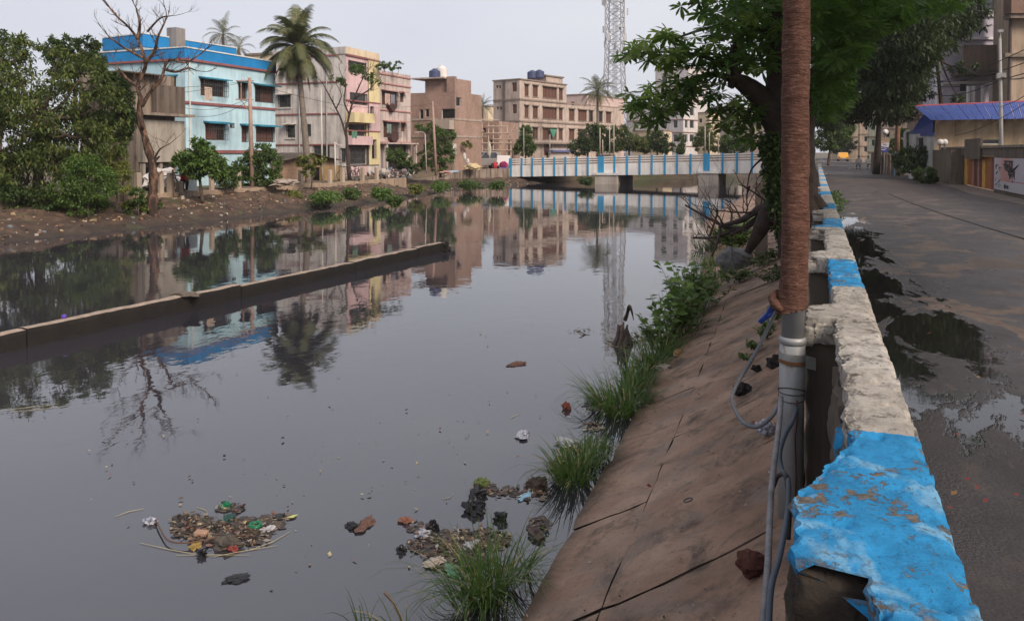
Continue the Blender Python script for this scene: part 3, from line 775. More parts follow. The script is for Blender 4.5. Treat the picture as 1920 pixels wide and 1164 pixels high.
# ------------------------------------------------------------------ houses: facades with real openings
class Face:
    """a vertical wall plane: origin at its foot, tangent t, outward normal n"""
    def __init__(s, O, t, n): s.O, s.t, s.n = Vector(O), Vector(t).normalized(), Vector(n).normalized()
    def at(s, u, z, out=0): return Vector((s.O.x, s.O.y, 0)) + s.t * u + s.n * out + Vector((0, 0, z))
    def uz(s, px, py):
        r = ray(px, py); k = (s.O - C0).dot(s.n) / r.dot(s.n); p = C0 + r * k
        return (p - s.O).dot(s.t), p.z
    def rect(s, x0, y0, x1, y1):
        ym = (y0 + y1) / 2; xm = (x0 + x1) / 2
        ua, ub = s.uz(x0, ym)[0], s.uz(x1, ym)[0]
        return min(ua, ub), max(ua, ub), s.uz(xm, y1)[1], s.uz(xm, y0)[1]
def fbox(mb, F, u0, u1, z0, z1, o0, o1, mi=0): mb.para(F.at(u0, z0, o0), F.t * (u1 - u0), F.n * (o1 - o0), (0, 0, z1 - z0), mi)
def facade(mb, F, u0, u1, z0, z1, holes, depth=.16, mi=0, rmi=None):
    us = sorted({u0, u1, *[h[0] for h in holes], *[h[1] for h in holes]}); zs = sorted({z0, z1, *[h[2] for h in holes], *[h[3] for h in holes]})
    us = [u for u in us if u0 - 1e-6 <= u <= u1 + 1e-6]; zs = [z for z in zs if z0 - 1e-6 <= z <= z1 + 1e-6]
    flip = F.t.cross(Vector((0, 0, 1))).dot(F.n) < 0
    def quad(a, b, c, d, m): mb.face([a, b, c, d] if not flip else [d, c, b, a], m)
    for i in range(len(us) - 1):
        for j in range(len(zs) - 1):
            um, zm = (us[i] + us[i + 1]) / 2, (zs[j] + zs[j + 1]) / 2
            if any(h[0] < um < h[1] and h[2] < zm < h[3] for h in holes): continue
            quad(F.at(us[i], zs[j]), F.at(us[i + 1], zs[j]), F.at(us[i + 1], zs[j + 1]), F.at(us[i], zs[j + 1]), mi)
    r = mi if rmi is None else rmi
    for a, b, c, d in [h[:4] for h in holes]:
        quad(F.at(a, c), F.at(b, c), F.at(b, c, -depth), F.at(a, c, -depth), r)
        quad(F.at(a, d, -depth), F.at(b, d, -depth), F.at(b, d), F.at(a, d), r)
        quad(F.at(a, c), F.at(a, c, -depth), F.at(a, d, -depth), F.at(a, d), r)
        quad(F.at(b, c, -depth), F.at(b, c), F.at(b, d), F.at(b, d, -depth), r)
M_SHUT = mat('brown_shutter', (.13, .062, .045), .6, .35, 6, .2)
M_SHUT2 = mat('redbrown_shutter', (.17, .07, .055), .6, .3, 6, .2)
M_DARK = glassmat('dark_room', (.012, .012, .013), .3)
M_GLASS = glassmat('window_glass', (.03, .035, .04), .08)
M_GREEN = mat('green_shutter', (.05, .085, .07), .5, .3, 5)
M_FRW = mat('frame_white', (.5, .48, .46), .5, .15)
M_FRB = mat('frame_brown', (.09, .05, .04), .6, .2)
M_IRON = mat('iron_bars', (.10, .09, .09), .5, .2)
def window(root, F, h, style='shutter', leaves=2, shade=None, bars=0, depth=.16, frame=None, sill=None, name='window', panes_open=False):
    """a window in opening h: leaves, frame, bars, sun shade above, sill below"""
    u0, u1, z0, z1 = h; fm = frame or (M_FRB if style in ('shutter', 'shutter2') else M_FRW)
    q = MB(); fbox(q, F, u0, u1, z0, z1, -depth - .03, -depth - .01); w = q.build(name, M_DARK, root)
    fw_ = min(.05, (u1 - u0) * .08)
    fr = MB()
    for a, b, c, d in ((u0, u0 + fw_, z0, z1), (u1 - fw_, u1, z0, z1), (u0 + fw_, u1 - fw_, z0, z0 + fw_), (u0 + fw_, u1 - fw_, z1 - fw_, z1)): fbox(fr, F, a, b, c, d, -depth, -depth + .05)
    fr.build('frame', fm, w)
    lw = (u1 - u0 - 2 * fw_) / leaves
    lm = {'shutter': M_SHUT, 'shutter2': M_SHUT2, 'green': M_GREEN, 'glass': M_GLASS, 'dark': None}[style]
    if lm:
        for k in range(leaves):
            if style != 'glass' and R.random() < .1: continue          # a leaf stands open
            a = u0 + fw_ + k * lw + .012; b = a + lw - .024
            lf = MB()
            if style == 'glass': fbox(lf, F, a, b, z0 + fw_, z1 - fw_, -depth - .005, -depth + .012)
            else:
                fbox(lf, F, a, b, z0 + fw_, z1 - fw_, -depth - .005, -depth + .015)
                n = max(3, int((z1 - z0) / .14)); hh = (z1 - z0 - 2 * fw_) / n
                for i in range(n): fbox(lf, F, a + .03, b - .03, z0 + fw_ + i * hh + .015, z0 + fw_ + (i + 1) * hh - .02, -depth + .015, -depth + .032)
            lf.build('pane' if style == 'glass' else 'shutter', lm, w)
    if bars:
        bb = MB(); n = max(2, int((u1 - u0) / .14))
        for i in range(n + 1): bb.bar(F.at(u0 + (u1 - u0) * i / n, z0, -.02 + bars), F.at(u0 + (u1 - u0) * i / n, z1, -.02 + bars), .018)
        for i in range(4): bb.bar(F.at(u0, z0 + (z1 - z0) * i / 3, -.02 + bars), F.at(u1, z0 + (z1 - z0) * i / 3, -.02 + bars), .018)
        if bars > .05:
            for u in (u0, u1):
                for i in range(4): bb.bar(F.at(u, z0 + (z1 - z0) * i / 3, -.02), F.at(u, z0 + (z1 - z0) * i / 3, -.02 + bars), .018)
        bb.build('grille', M_IRON, w)
    if shade: q = MB(); q.para(F.at(u0 - .15, z1 + .06, -.02), F.t * (u1 - u0 + .3), F.n * .5 - Vector((0, 0, .08)), (0, 0, .07)); q.build('sunshade', shade, w)
    if sill: q = MB(); fbox(q, F, u0 - .08, u1 + .08, z0 - .1, z0, -.02, .08); q.build('sill', sill, w)
    return w
def band(root, F, u0, u1, z0, z1, out, m, name='cornice'): q = MB(); fbox(q, F, u0, u1, z0, z1, -.03, out); return q.build(name, m, root)
def block(root, A, B, Cc, H, z0, m, roof_m=None, holesF=(), holesS=(), name='wall', parapet=0, pm=None):
    """box house. A: near corner; front face runs A->B, side face runs A->Cc; returns the two faces"""
    A, B, Cc = Vector((A[0], A[1], 0)), Vector((B[0], B[1], 0)), Vector((Cc[0], Cc[1], 0))
    tf = (B - A).normalized(); ts = (Cc - A).normalized()
    F = Face(A, tf, -ts); S = Face(A, ts, -tf); L, W = (B - A).length, (Cc - A).length
    q = MB(); facade(q, F, 0, L, z0, H, list(holesF)); facade(q, S, 0, W, z0, H, list(holesS))
    D = B + Cc - A; u = Vector((0, 0, 1))
    q.face([B + u * z0, D + u * z0, D + u * H, B + u * H]); q.face([D + u * z0, Cc + u * z0, Cc + u * H, D + u * H])
    q.face([A + u * (H - .01), B + u * (H - .01), D + u * (H - .01), Cc + u * (H - .01)], 1 if roof_m else 0)
    o = q.build(name, [m, roof_m or m], root)
    return F, S, L, W
def faces_of(A, B, Cc):
    A, B, Cc = Vector((A[0], A[1], 0)), Vector((B[0], B[1], 0)), Vector((Cc[0], Cc[1], 0))
    tf = (B - A).normalized(); ts = (Cc - A).normalized()
    return Face(A, tf, -ts), Face(A, ts, -tf)
def parapet(root, A, B, Cc, z0, z1, m, cap=None, th=.14, name='parapet'):
    A, B, Cc = Vector((A[0], A[1], 0)), Vector((B[0], B[1], 0)), Vector((Cc[0], Cc[1], 0)); D = B + Cc - A
    tf = (B - A).normalized(); ts = (Cc - A).normalized()
    q = MB()
    q.para(A - tf * .06 - ts * .06 + Vector((0, 0, z0)), tf * ((B - A).length + .12), ts * th, (0, 0, z1 - z0))
    q.para(A - tf * .063 + ts * (th - .05) + Vector((0, 0, z0)), ts * ((Cc - A).length - th + .05), tf * th, (0, 0, z1 - z0 - .002))
    q.para(B + tf * .06 + ts * (th - .05) + Vector((0, 0, z0)), ts * ((Cc - A).length - th + .05), -tf * th, (0, 0, z1 - z0 - .002))
    q.para(Cc + Vector((0, 0, z0)), tf * (B - A).length, ts * th, (0, 0, z1 - z0 - .004))
    o = q.build(name, m, root)
    if cap:
        c = MB()
        c.para(A - tf * .1 - ts * .1 + Vector((0, 0, z1)), tf * ((B - A).length + .2), ts * (th + .08), (0, 0, .07))
        c.para(A - tf * .1 + ts * (th - .02) + Vector((0, 0, z1)), ts * ((Cc - A).length - th), tf * (th + .08), (0, 0, .068))
        c.build('coping', cap, o)
    return o
def quad_hole(F, *r): return F.rect(*r)

# ---- light blue house
M_LB = wallmat('pale_blue_wall', (.47, .66, .74), (.2, .28, .33), .55)
M_SB = wallmat('strong_blue', (.02, .22, .52), (.02, .1, .25), .3)
M_MAR = mat('maroon_trim', (.26, .10, .10), .7, .25)
M_TEAL = mat('teal_shade', (.03, .20, .30), .7, .2)
A = on_x(348, 200, -32); B = on_x(516, 200, -32); Cc = on_y(190, 200, A.y)
h = thing('blue_house', (A.x, A.y, -.2), 'pale blue three storey house with strong blue roof parapets and brown shutters', 'house')
F, S = faces_of(A, B, Cc)
R1 = [(376, 150, 421, 181), (447, 156, 463, 188), (478, 162, 514, 192)]; R2 = [(385, 232, 422, 263), (453, 236, 465, 266), (480, 238, 514, 266)]
hF = [F.rect(*r) for r in R1 + R2]; hv = F.rect(431, 231, 439, 240)
hS = [S.rect(283, 145, 330, 172), S.rect(215, 150, 250, 175)]
ZR = F.uz(348, 113)[1]; ZT = F.uz(348, 90)[1]
F, S, L, W = block(h, A, B, Cc, ZR, -.3, M_LB, None, hF + [hv], hS)
for i, hh in enumerate(hF): window(h, F, hh, 'shutter2' if i > 2 else 'shutter', 3 if hh[1] - hh[0] > 1.2 else 2, M_TEAL, .3 if i in (0, 3) else .04)
window(h, F, hv, 'dark', 1, None, .03, name='vent')
for hh in hS: window(h, S, hh, 'shutter', 2, M_TEAL)
parapet(h, A, B, Cc, ZR + .1, ZT, M_SB, mat('cap_white', (.6, .62, .62), .8))
for z0, z1, o_, m_ in ((ZR - .02, ZR + .1, .14, M_MAR), (4.33, 4.47, .08, M_MAR), (1.62, 1.8, .1, M_MAR)):
    band(h, F, -.1, L + .05, z0, z1, o_, m_); band(h, S, 0, W, z0, z1, o_ - .01, M_TEAL if z0 < 5 and z0 > 3 else m_)
q = MB(); q.tube([F.at(.25, -.2, .06), F.at(.25, ZR, .06)], .05, 8); q.build('drain_pipe', MC['cap_white'], h)
# roof room with its own blue parapet and tank stand
A2 = A + (Cc - A) * .16 + (B - A) * .12; B2 = A2 + (B - A) * .62; C2 = A2 + (Cc - A) * .36
A2, B2, C2 = at_d(268, 80, 50), at_d(441, 100, 57), at_d(262, 80, 53)
C2 = A2 + Vector((-4.2, .6, 0))
rr = thing('roof_room', (A2.x, A2.y, 5), 'strong blue parapet of the roof room standing behind the pale blue house', 'roof room')
z0 = 1.7 + (285 - 88) * 50 / FPX; z1 = 1.7 + (285 - 64) * 50 / FPX
block(rr, A2, B2, C2, z0, 4, M_LB, None); parapet(rr, A2, B2, C2, z0, z1, M_SB, MC['cap_white'])
q = MB(); c = at_d(330, 62, 52); q.box((c.x - .42, c.y - .4, z0), (c.x + .42, c.y + .4, c.z + .3)); q.build('tank_stand', wallmat('grey_concrete', (.25, .23, .22), amt=.6), rr)

# ---- old grey house at its left
M_OLDW = wallmat('old_grey_wall', (.27, .22, .18), (.05, .04, .032), .9)
M_OLDL = wallmat('old_pale_wall', (.36, .325, .28), (.09, .07, .055), .75)
A = on_x(255, 250, -30.6); B = on_x(328, 250, -30.6); Cc = on_y(150, 250, A.y)
h = thing('grey_house', (A.x, A.y, -.2), 'old stained grey concrete house with overhanging upper room, partly behind the dead tree', 'house')
F, S = faces_of(A, B, Cc)
zf = F.uz(290, 310)[1]
op = F.rect(268, 312, 300, 352); op2 = F.rect(304, 312, 326, 352)
hS = [S.rect(222, 250, 238, 275)]
F, S, L, W = block(h, A, B, Cc, F.uz(290, 140)[1], -.3, M_OLDW, None, [op, op2], hS)
for hh in (op, op2): window(h, F, hh, 'dark', 1, name='opening')
window(h, S, hS[0], 'green', 2)
q = MB(); fbox(q, F, .1, L + .3, F.uz(290, 304)[1], F.uz(290, 226)[1], .0, .35); q.build('upper_room', M_OLDL, h)
q = MB(); fbox(q, F, -.2, L + .6, F.uz(290, 218)[1], F.uz(290, 213)[1], .0, .75); q.build('canopy_slab', M_OLDW, h)
q = MB(); fbox(q, F, .9, L + .3, F.uz(290, 212.5)[1], F.uz(290, 160)[1], .1, .4); q.build('balcony_wall', wallmat('dark_balcony', (.15, .12, .1), (.04, .03, .025), .8), h)
q = MB(); q.para(F.at(-1.2, F.uz(240, 138)[1], .5), F.t * 2.6, -F.n * 3, (0, 0, .06)); q.build('tin_sheet', mat('rusty_tin', (.11, .085, .07), .8, .4, 3), h)
for u in (.15, L * .5, L + .2): q = MB(); fbox(q, F, u, u + .16, -.25, F.uz(290, 304)[1], .05, .25); q.build('porch_post', M_OLDL, h)

# ---- tall white and pink house
M_WP = wallmat('dirty_white_wall', (.62, .575, .54), (.17, .14, .13), .8)
M_PINK = wallmat('pink_wall', (.62, .44, .45), (.3, .22, .22), .55)
M_YEL = wallmat('yellow_wall', (.66, .56, .33), (.3, .22, .14), .5)
A = on_x(648, 200, -34); B = on_x(710, 200, -34); Cc = on_y(515, 200, A.y)
h = thing('pink_house', (A.x, A.y, -.2), 'tall four storey house with white side, pink front and yellow stair tower', 'house')
F, S = faces_of(A, B, Cc)
W4 = [F.rect(652, 116, 686, 138), F.rect(655, 175, 688, 197), F.rect(652, 233, 686, 256), F.rect(656, 277, 688, 309)]
Wy = [F.rect(692, 136, 699, 171), F.rect(692, 200, 699, 230), F.rect(695, 262, 704, 298)]
hS = [S.rect(522, 178, 545, 202), S.rect(537, 234, 553, 259), S.rect(574, 233, 583, 256), S.rect(543, 128, 556, 144), S.rect(587, 273, 618, 297), S.rect(638, 278, 648, 305)]
zt = F.uz(648, 88)[1]; zr = zt - .55
F, S, L, W = block(h, A, B, Cc, zr, -.3, M_WP, None, W4 + Wy, hS)
Ly = F.rect(689, 200, 710, 220)[0]
for i, hh in enumerate(W4): window(h, F, hh, 'glass' if i else 'dark', 3, None, .05, frame=M_FRW)
for hh in Wy:
    w_ = window(h, F, hh, 'dark', 1, frame=M_FRB)
    q = MB(); uc = (hh[0] + hh[1]) / 2; r_ = (hh[1] - hh[0]) / 2 + .06
    q.tube([F.at(uc + r_ * math.cos(a), hh[3] + r_ * math.sin(a) - .05, .03) for a in [math.pi * k / 10 for k in range(11)]], .06, 6); q.build('arch', M_FRB, w_)
for i, hh in enumerate(hS): window(h, S, hh, 'green' if i in (1, 2, 4) else 'glass', 2 if i != 4 else 3, M_WP if i < 2 else None, .03, sill=M_WP if i < 2 else None)
# coloured front, proud of the wall, in bands
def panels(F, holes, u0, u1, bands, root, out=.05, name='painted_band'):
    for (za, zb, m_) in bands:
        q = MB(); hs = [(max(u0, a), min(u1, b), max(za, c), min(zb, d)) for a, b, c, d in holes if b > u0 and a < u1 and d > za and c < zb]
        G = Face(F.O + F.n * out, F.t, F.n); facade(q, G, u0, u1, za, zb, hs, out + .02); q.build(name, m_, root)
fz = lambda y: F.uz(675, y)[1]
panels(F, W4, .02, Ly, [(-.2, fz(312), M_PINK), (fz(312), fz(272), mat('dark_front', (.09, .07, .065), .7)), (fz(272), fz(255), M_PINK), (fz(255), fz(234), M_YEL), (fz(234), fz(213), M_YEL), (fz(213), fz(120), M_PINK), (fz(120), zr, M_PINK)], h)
panels(F, Wy, Ly + .004, L, [(F.uz(700, 309)[1], F.uz(700, 247)[1], M_YEL), (F.uz(700, 247)[1], F.uz(700, 193)[1], M_PINK), (F.uz(700, 193)[1], zr, M_YEL)], h, .12, 'stair_tower')
q = MB(); fbox(q, F, .1, Ly - .05, fz(231), fz(213), .05, .75); q.build('balcony', M_YEL, h)
q = MB(); fbox(q, F, .1, Ly - .05, fz(272), fz(256), .05, .55); q.build('balcony', M_PINK, h)
for zz in (fz(192), fz(247), fz(110)): band(h, F, 0, L + .05, zz, zz + .1, .16, M_MAR)
sz = lambda y: S.uz(560, y)[1]
for y_ in (109, 158, 216, 273): band(h, S, .6, W, sz(y_), sz(y_) + .11, .07, M_MAR)
q = MB(); fbox(q, S, 2.6, W, -.2, zr - 1.2, 0, .25); 
parapet(h, A, B, Cc, zr, zt, M_WP)
q = MB(); fbox(q, F, 0, L, zr + .02, zt + .01, .055, .1); q.build('parapet_front', wallmat('cream_wall', (.66, .56, .40), (.35, .22, .2), .5), h)
for u in (1.7, 4.3): q = MB(); q.tube([S.at(u, -.2, .08), S.at(u, zr - .3, .08)], .055, 8); q.build('drain_pipe', mat('grey_pipe', (.33, .31, .3), .7), h)

# ---- grey rose house with dark bay windows
M_RG = wallmat('rose_grey_wall', (.53, .45, .42), (.15, .11, .1), .8)
M_ROSE = mat('rose_trim', (.40, .2, .19), .8, .25)
A = on_x(708, 200, -34.4); B = on_x(770, 200, -34.4); Cc = A + Vector((-6, 0, 0))
h = thing('rose_grey_house', (A.x, A.y, -.2), 'grey rose four storey house with shield shaped dark balcony grilles', 'house')
F, S = faces_of(A, B, Cc)
Wn = [F.rect(716, 172, 744, 198), F.rect(750, 174, 757, 192), F.rect(719, 229, 747, 258), F.rect(752, 230, 759, 247), F.rect(727, 270, 764, 318)]
zt = F.uz(710, 131)[1]
F, S, L, W = block(h, A, B, Cc, zt, -.3, M_RG, None, Wn, [])
for i, hh in enumerate(Wn): window(h, F, hh, 'dark' if i in (4,) else 'shutter', 3 if i in (0, 2) else 1, M_ROSE if i < 4 else None, .35 if i in (0, 2) else 0)
for hh in (Wn[0], Wn[2]):
    q = MB(); uc = (hh[0] + hh[1]) / 2
    P_ = [(-.62, .5), (.62, .5), (.62, -.12), (0, -.62), (-.62, -.12)]
    fr_ = [F.at(uc + a, hh[2] + b, .40) for a, b in P_]; bk = [F.at(uc + a, hh[2] + b, .02) for a, b in P_]
    q.face(fr_)
    for k in range(5): q.face([fr_[k], bk[k], bk[(k + 1) % 5], fr_[(k + 1) % 5]])
    q.build('balcony_shield', mat('dark_maroon', (.07, .035, .032), .7, .3), h)
for y_ in (143, 160, 209, 268): zz = F.uz(735, y_)[1]; band(h, F, -.05, L + .05, zz, zz + .1, .09, M_ROSE)
zz = F.uz(735, 268)[1]
q = MB(); fbox(q, F, .1, L, zz - .12, zz, 0, .8); q.build('porch_slab', M_RG, h)
for u in (.25, L - .35): q = MB(); fbox(q, F, u, u + .22, -.25, zz - .12, .5, .72); q.build('porch_post', M_RG, h)

# ---- unfinished brick house
M_BRK = brickmat('old_brick', (.36, .225, .18), (.28, .165, .13), (.33, .27, .23))
M_RAW = wallmat('raw_concrete', (.38, .32, .275), (.13, .1, .08), .7)
YB = 66.0
A = on_y(853, 250, YB); B = A + Vector((.55, 5.0, 0)); Cc = on_y(767, 250, YB)
h = thing('brick_house', (A.x, A.y, -.2), 'unfinished bare brick house with a flat slab canopy and blue roof tank', 'house')
F, S = faces_of(A, B, Cc)
HO = [S.rect(790, 206, 797, 224), S.rect(800, 205, 807, 220), S.rect(829, 204, 853, 224), S.rect(845, 250, 858, 272)]
HO2 = [F.rect(855, 183, 863, 200)]
F, S, L, W = block(h, A, B, Cc, S.uz(820, 174)[1], -.3, M_BRK, M_RAW, HO2, HO[:3])
for hh in HO[:3]: window(h, S, hh, 'dark', 1, name='opening')
for hh in HO2: window(h, F, hh, 'dark', 1, name='opening')
for y_ in (226, 258): zz = S.uz(820, y_)[1]; band(h, S, -.02, W, zz, zz + .18, .06, M_RAW, 'floor_beam'); band(h, F, 0.07, L, zz, zz + .18, .05, M_RAW, 'floor_beam')
for u in (.05, 2.2, W - .3): band(h, S, u, u + .25, -.2, S.uz(820, 226)[1], .05, M_RAW, 'column')
q = MB(); fbox(q, S, .05, 1.8, S.uz(840, 243)[1], S.uz(840, 226)[1], .08, .9); q.build('balcony', M_RAW, h)
z1 = S.uz(820, 149)[1]; z0 = S.uz(820, 174)[1]
q = MB(); fbox(q, S, .0, W * .68, z0, z1, -3.0, -.3); q.build('stair_room', M_BRK, h)
q = MB(); fbox(q, S, .9, W * .88, z1, z1 + .14, -3.2, .5); q.build('canopy_slab', M_RAW, h)
q = MB(); fbox(q, S, .0, .85, z1 - 1.3, z1 + .2, -.35, .02); q.build('brick_pier', M_BRK, h)
def tank(px, py, d, m, label, r=.5, hgt=1.1):
    c = at_d(px, py, d)
    r_ = thing('water_tank', c, label, 'water tank', 'rooftop water tanks')
    q = MB(); q.lathe(c, [(.0, 0), (r, 0), (r, .08)] + sum([[(r * 1.02, .08 + k * .16), (r, .14 + k * .16)] for k in range(int(hgt / .18))], []) + [(r, hgt * .85), (r * .55, hgt), (0, hgt)], 18); q.build('body', m, r_, smooth=True)
    q = MB(); q.lathe((c.x, c.y, c.z + hgt), [(r * .38, 0), (r * .38, .1), (0, .12)], 14); q.build('lid', m, r_, smooth=True)
M_TKB = mat('tank_blue', (.045, .06, .13), .5, .2)
tank(815, 150.5, 75, M_TKB, 'blue plastic water tank on the brick house roof', .55, 1.0)
tank(828, 149, 76, mat('tank_white', (.6, .58, .56), .6), 'pale round water tank beside the blue one on the brick house', .55, 1.25)

# ---- small brick hut with tin roof on the bank
A = on_x(628, 330, -31.5); B = on_x(633, 330, -31.5); A0 = on_x(520, 330, -31.5)
F = Face(Vector((A0.x, A0.y, 0)), (0, 1, 0), (1, 0, 0)); L = (A - A0).length
h = thing('brick_hut', (A0.x, (A0.y + A.y) / 2, -.2), 'low rough brick hut with a sagging tin gable roof in front of the pink house', 'hut')
uc, zp = F.uz(576, 289); zl = F.uz(520, 302)[1]; zr_ = F.uz(628, 300)[1]
dr = F.rect(583, 314, 602, 345)
q = MB(); facade(q, F, 0, L, -.3, min(zl, zr_) - .1, [dr])
q.face([F.at(0, min(zl, zr_) - .1), F.at(L, min(zl, zr_) - .1), F.at(L, zr_), F.at(uc, zp), F.at(0, zl)])
q.face([F.at(0, -.3, -4), F.at(0, -.3), F.at(0, zl), F.at(0, zl, -4)]); q.face([F.at(L, -.3), F.at(L, -.3, -4), F.at(L, zr_, -4), F.at(L, zr_)])
q.build('wall', brickmat('rough_brick', (.36, .23, .15), (.28, .16, .105), (.24, .19, .15)), h)
window(h, F, dr, 'shutter', 1, name='door')
for (ua, za, ub, zb) in ((-.3, zl - .05, uc, zp + .02), (uc, zp + .02, L + .35, zr_ - .06)):
    q = MB(); n = 14
    q.grid(lambda i, j: F.at(ua + (ub - ua) * j / 2, za + (zb - za) * j / 2 + .03 + .02 * (i % 2) - .05 * math.sin(math.pi * j / 2), .5 - 5 * i / n), n, 2)
    o = q.build('roof_sheet', mat('rusty_tin', (.11, .085, .07)), h); md = o.modifiers.new('s', 'SOLIDIFY'); md.thickness = .03
# ---- ochre wall fragment beside the hut
q = MB(); a_, b_ = on_x(604, 345, -30.4), on_x(641, 345, -30.4); q.box((-30.6, a_.y, -.3), (-30.4, b_.y, on_x(620, 311, -30.4).z)); 
tag(q.build('yard_wall', wallmat('ochre_wall', (.36, .24, .12), (.1, .07, .04), .7), org=(a_.x, a_.y, -.3)), 'short ochre yard wall beside the brick hut', 'wall')
# ---- scaffolded half-built house between brick house and beige block
YS = 80.0
A = on_y(868, 300, YS); B = on_y(935, 300, YS)
h = thing('half_built_house', (A.x, YS, -.2), 'half built brick house behind bamboo scaffolding with a collapsed tile roof', 'house')
F = Face((A.x, YS, 0), (1, 0, 0), (0, -1, 0)); L = (B - A).length
hs = [F.rect(927, 288, 938, 300) if False else F.rect(893, 232, 899, 244), F.rect(872, 262, 880, 275), F.rect(918, 262, 926, 276), F.rect(905, 240, 911, 252)]
q = MB(); facade(q, F, 0, L, -.3, F.uz(900, 246)[1] if False else F.uz(900, 228)[1], hs); q.face([F.at(L, -.3), F.at(L, -.3, -6), F.at(L, F.uz(900, 228)[1], -6), F.at(L, F.uz(900, 228)[1])]); q.build('wall', M_BRK, h)
for hh in hs: window(h, F, hh, 'dark', 1, name='opening')
band(h, F, -.1, L, F.uz(900, 284)[1], F.uz(900, 279)[1], .5, M_RAW, 'floor_slab')
zr = F.uz(890, 244)[1]
for k in range(9):
    q = MB(); q.para(F.at(.1 + .02 * k, zr + .12 * k, .4 - .25 * k), F.t * (L * .52), Vector((0, .34, .02)), (R.uniform(-.02, .02), 0, .09 + .02 * R.random())); q.build('tile_course', mat('old_tile', (.24, .13, .1), .9, .4, 3), h)
sc_ = thing('bamboo_scaffold', (A.x + 2, YS - 1, -.2), 'bamboo scaffolding of tied poles in front of the half built house', 'scaffold')
M_BAM = mat('bamboo', (.5, .38, .29), .8, .3, 3)
for px_, y0, y1 in ((880, 232, 318), (891, 225, 312), (905, 222, 316), (915, 228, 300), (925, 235, 316), (938, 228, 312), (950, 236, 310), (958, 262, 312), (872, 240, 300)):
    q = MB(); q.tube([on_y(px_, y1, YS - 1.2), on_y(px_ + R.uniform(-1.5, 1.5), y0, YS - 1.2)], .065, 6); q.build('upright', M_BAM, sc_)
for xa, xb, y_ in ((870, 908, 247.5), (868, 912, 256.5), (890, 935, 225), (905, 960, 268), (908, 955, 250), (908, 960, 282), (912, 950, 237), (925, 965, 260)):
    q = MB(); q.tube([on_y(xa, y_ + R.uniform(-1, 1), YS - 1.3), on_y(xb, y_ + R.uniform(-1, 1), YS - 1.3)], .055, 6); q.build('crosspole', M_BAM, sc_)
for xa, ya, xb, yb in ((930, 300, 966, 232), (884, 300, 905, 240)): q = MB(); q.tube([on_y(xa, ya, YS - 1.4), on_y(xb, yb, YS - 1.4)], .04, 6); q.build('brace', M_BAM, sc_)

# ---- long beige block behind the bridge
M_BEI = wallmat('beige_wall', (.47, .385, .335), (.16, .115, .095), .75)
M_BET = wallmat('beige_trim', (.27, .215, .18), (.1, .08, .07), .6)
ang = YAW - math.atan((2075 - 960) / FPX)      # the block stands turned away from the canal
dirF = Vector((-math.sin(ang), math.cos(ang), 0)); dirS = Vector((-dirF.y, dirF.x, 0))
A = at_d(974, 200, 108); A.z = 0
Fx = Face(A, dirF, -dirS); Sx = Face(A, dirS, -dirF)
uB = Fx.uz(1062, 200)[0]; uB2 = Fx.uz(1165, 220)[0]; uC = Sx.uz(925, 200)[0]
h = thing('beige_block', (A.x, A.y, 0), 'long beige four storey block with brown shutters behind the bridge', 'house')
xw = [(983.5, 991), (999, 1008.5), (1017.5, 1044), (1048, 1055)]; xl = [(1067, 1077), (1084, 1100), (1104, 1112), (1120, 1130), (1136, 1146)]
def rowrect(F, x0, x1, yc0, yc1, xr=974):
    """rows of windows sit level: take the heights at the corner"""
    za, zb = F.uz(xr, yc1)[1], F.uz(xr, yc0)[1]
    return F.rect(x0, 200, x1, 201)[0], F.rect(x0, 200, x1, 201)[1], za, zb
HF = []
for (ya, yb) in ((157, 179), (197, 220), (238, 260)):
    HF += [rowrect(Fx, a_, b_, ya, yb) for a_, b_ in xw]
    if ya > 190: HF += [rowrect(Fx, a_, b_, ya, yb) for a_, b_ in xl]
dF = [rowrect(Fx, 1020, 1034, 268, 292), rowrect(Fx, 1090, 1100, 268, 292)]
HS = [Sx.rect(960, 155, 969, 172), Sx.rect(961, 196, 969, 213), Sx.rect(963, 238, 970, 254), Sx.rect(930, 160, 934, 166), Sx.rect(935, 160, 939, 166), Sx.rect(931, 200, 935, 206), Sx.rect(937, 200, 941, 206)]
zt = Fx.uz(974, 149)[1]; zl = Fx.uz(974, 189)[1]
u = Vector((0, 0, 1))
q = MB(); facade(q, Fx, 0, uB, 0, zt, [x for x in HF if x[1] < uB] + [x for x in dF if x[1] < uB], .2); facade(q, Sx, 0, uC, 0, zt, HS, .2)
q.face([Fx.at(0, zt - .3), Fx.at(uB, zt - .3), Fx.at(uB, zt - .3, -uC), Fx.at(0, zt - .3, -uC)]); q.face([Fx.at(uB, 0), Fx.at(uB, 0, -uC), Fx.at(uB, zt, -uC), Fx.at(uB, zt)]); q.face([Sx.at(uC, 0), Sx.at(uC, zt), Sx.at(uC, zt, -12), Sx.at(uC, 0, -12)])
q.build('wall', M_BEI, h)
q = MB(); facade(q, Fx, uB + .01, uB2, 0, zl, [x for x in HF if x[0] > uB] + [x for x in dF if x[0] > uB], .2); q.face([Fx.at(uB, zl), Fx.at(uB2, zl), Fx.at(uB2, zl, -9), Fx.at(uB, zl, -9)]); q.build('lower_wing', M_BEI, h)
for x in HF:
    w_ = window(h, Fx, x, 'shutter', 4 if x[1] - x[0] > 2 else 2, None, 0, .2, sill=M_BET)
    q = MB(); fbox(q, Fx, x[0] - .15, x[1] + .15, x[3] + .02, x[3] + .16, 0, .25); q.build('hood', M_BET, w_)
for x in dF: window(h, Fx, x, 'shutter', 2, None, 0, .2, name='door')
for x in HS: window(h, Sx, x, 'dark' if x[1] - x[0] < .6 else 'shutter', 1, None, 0, .2)
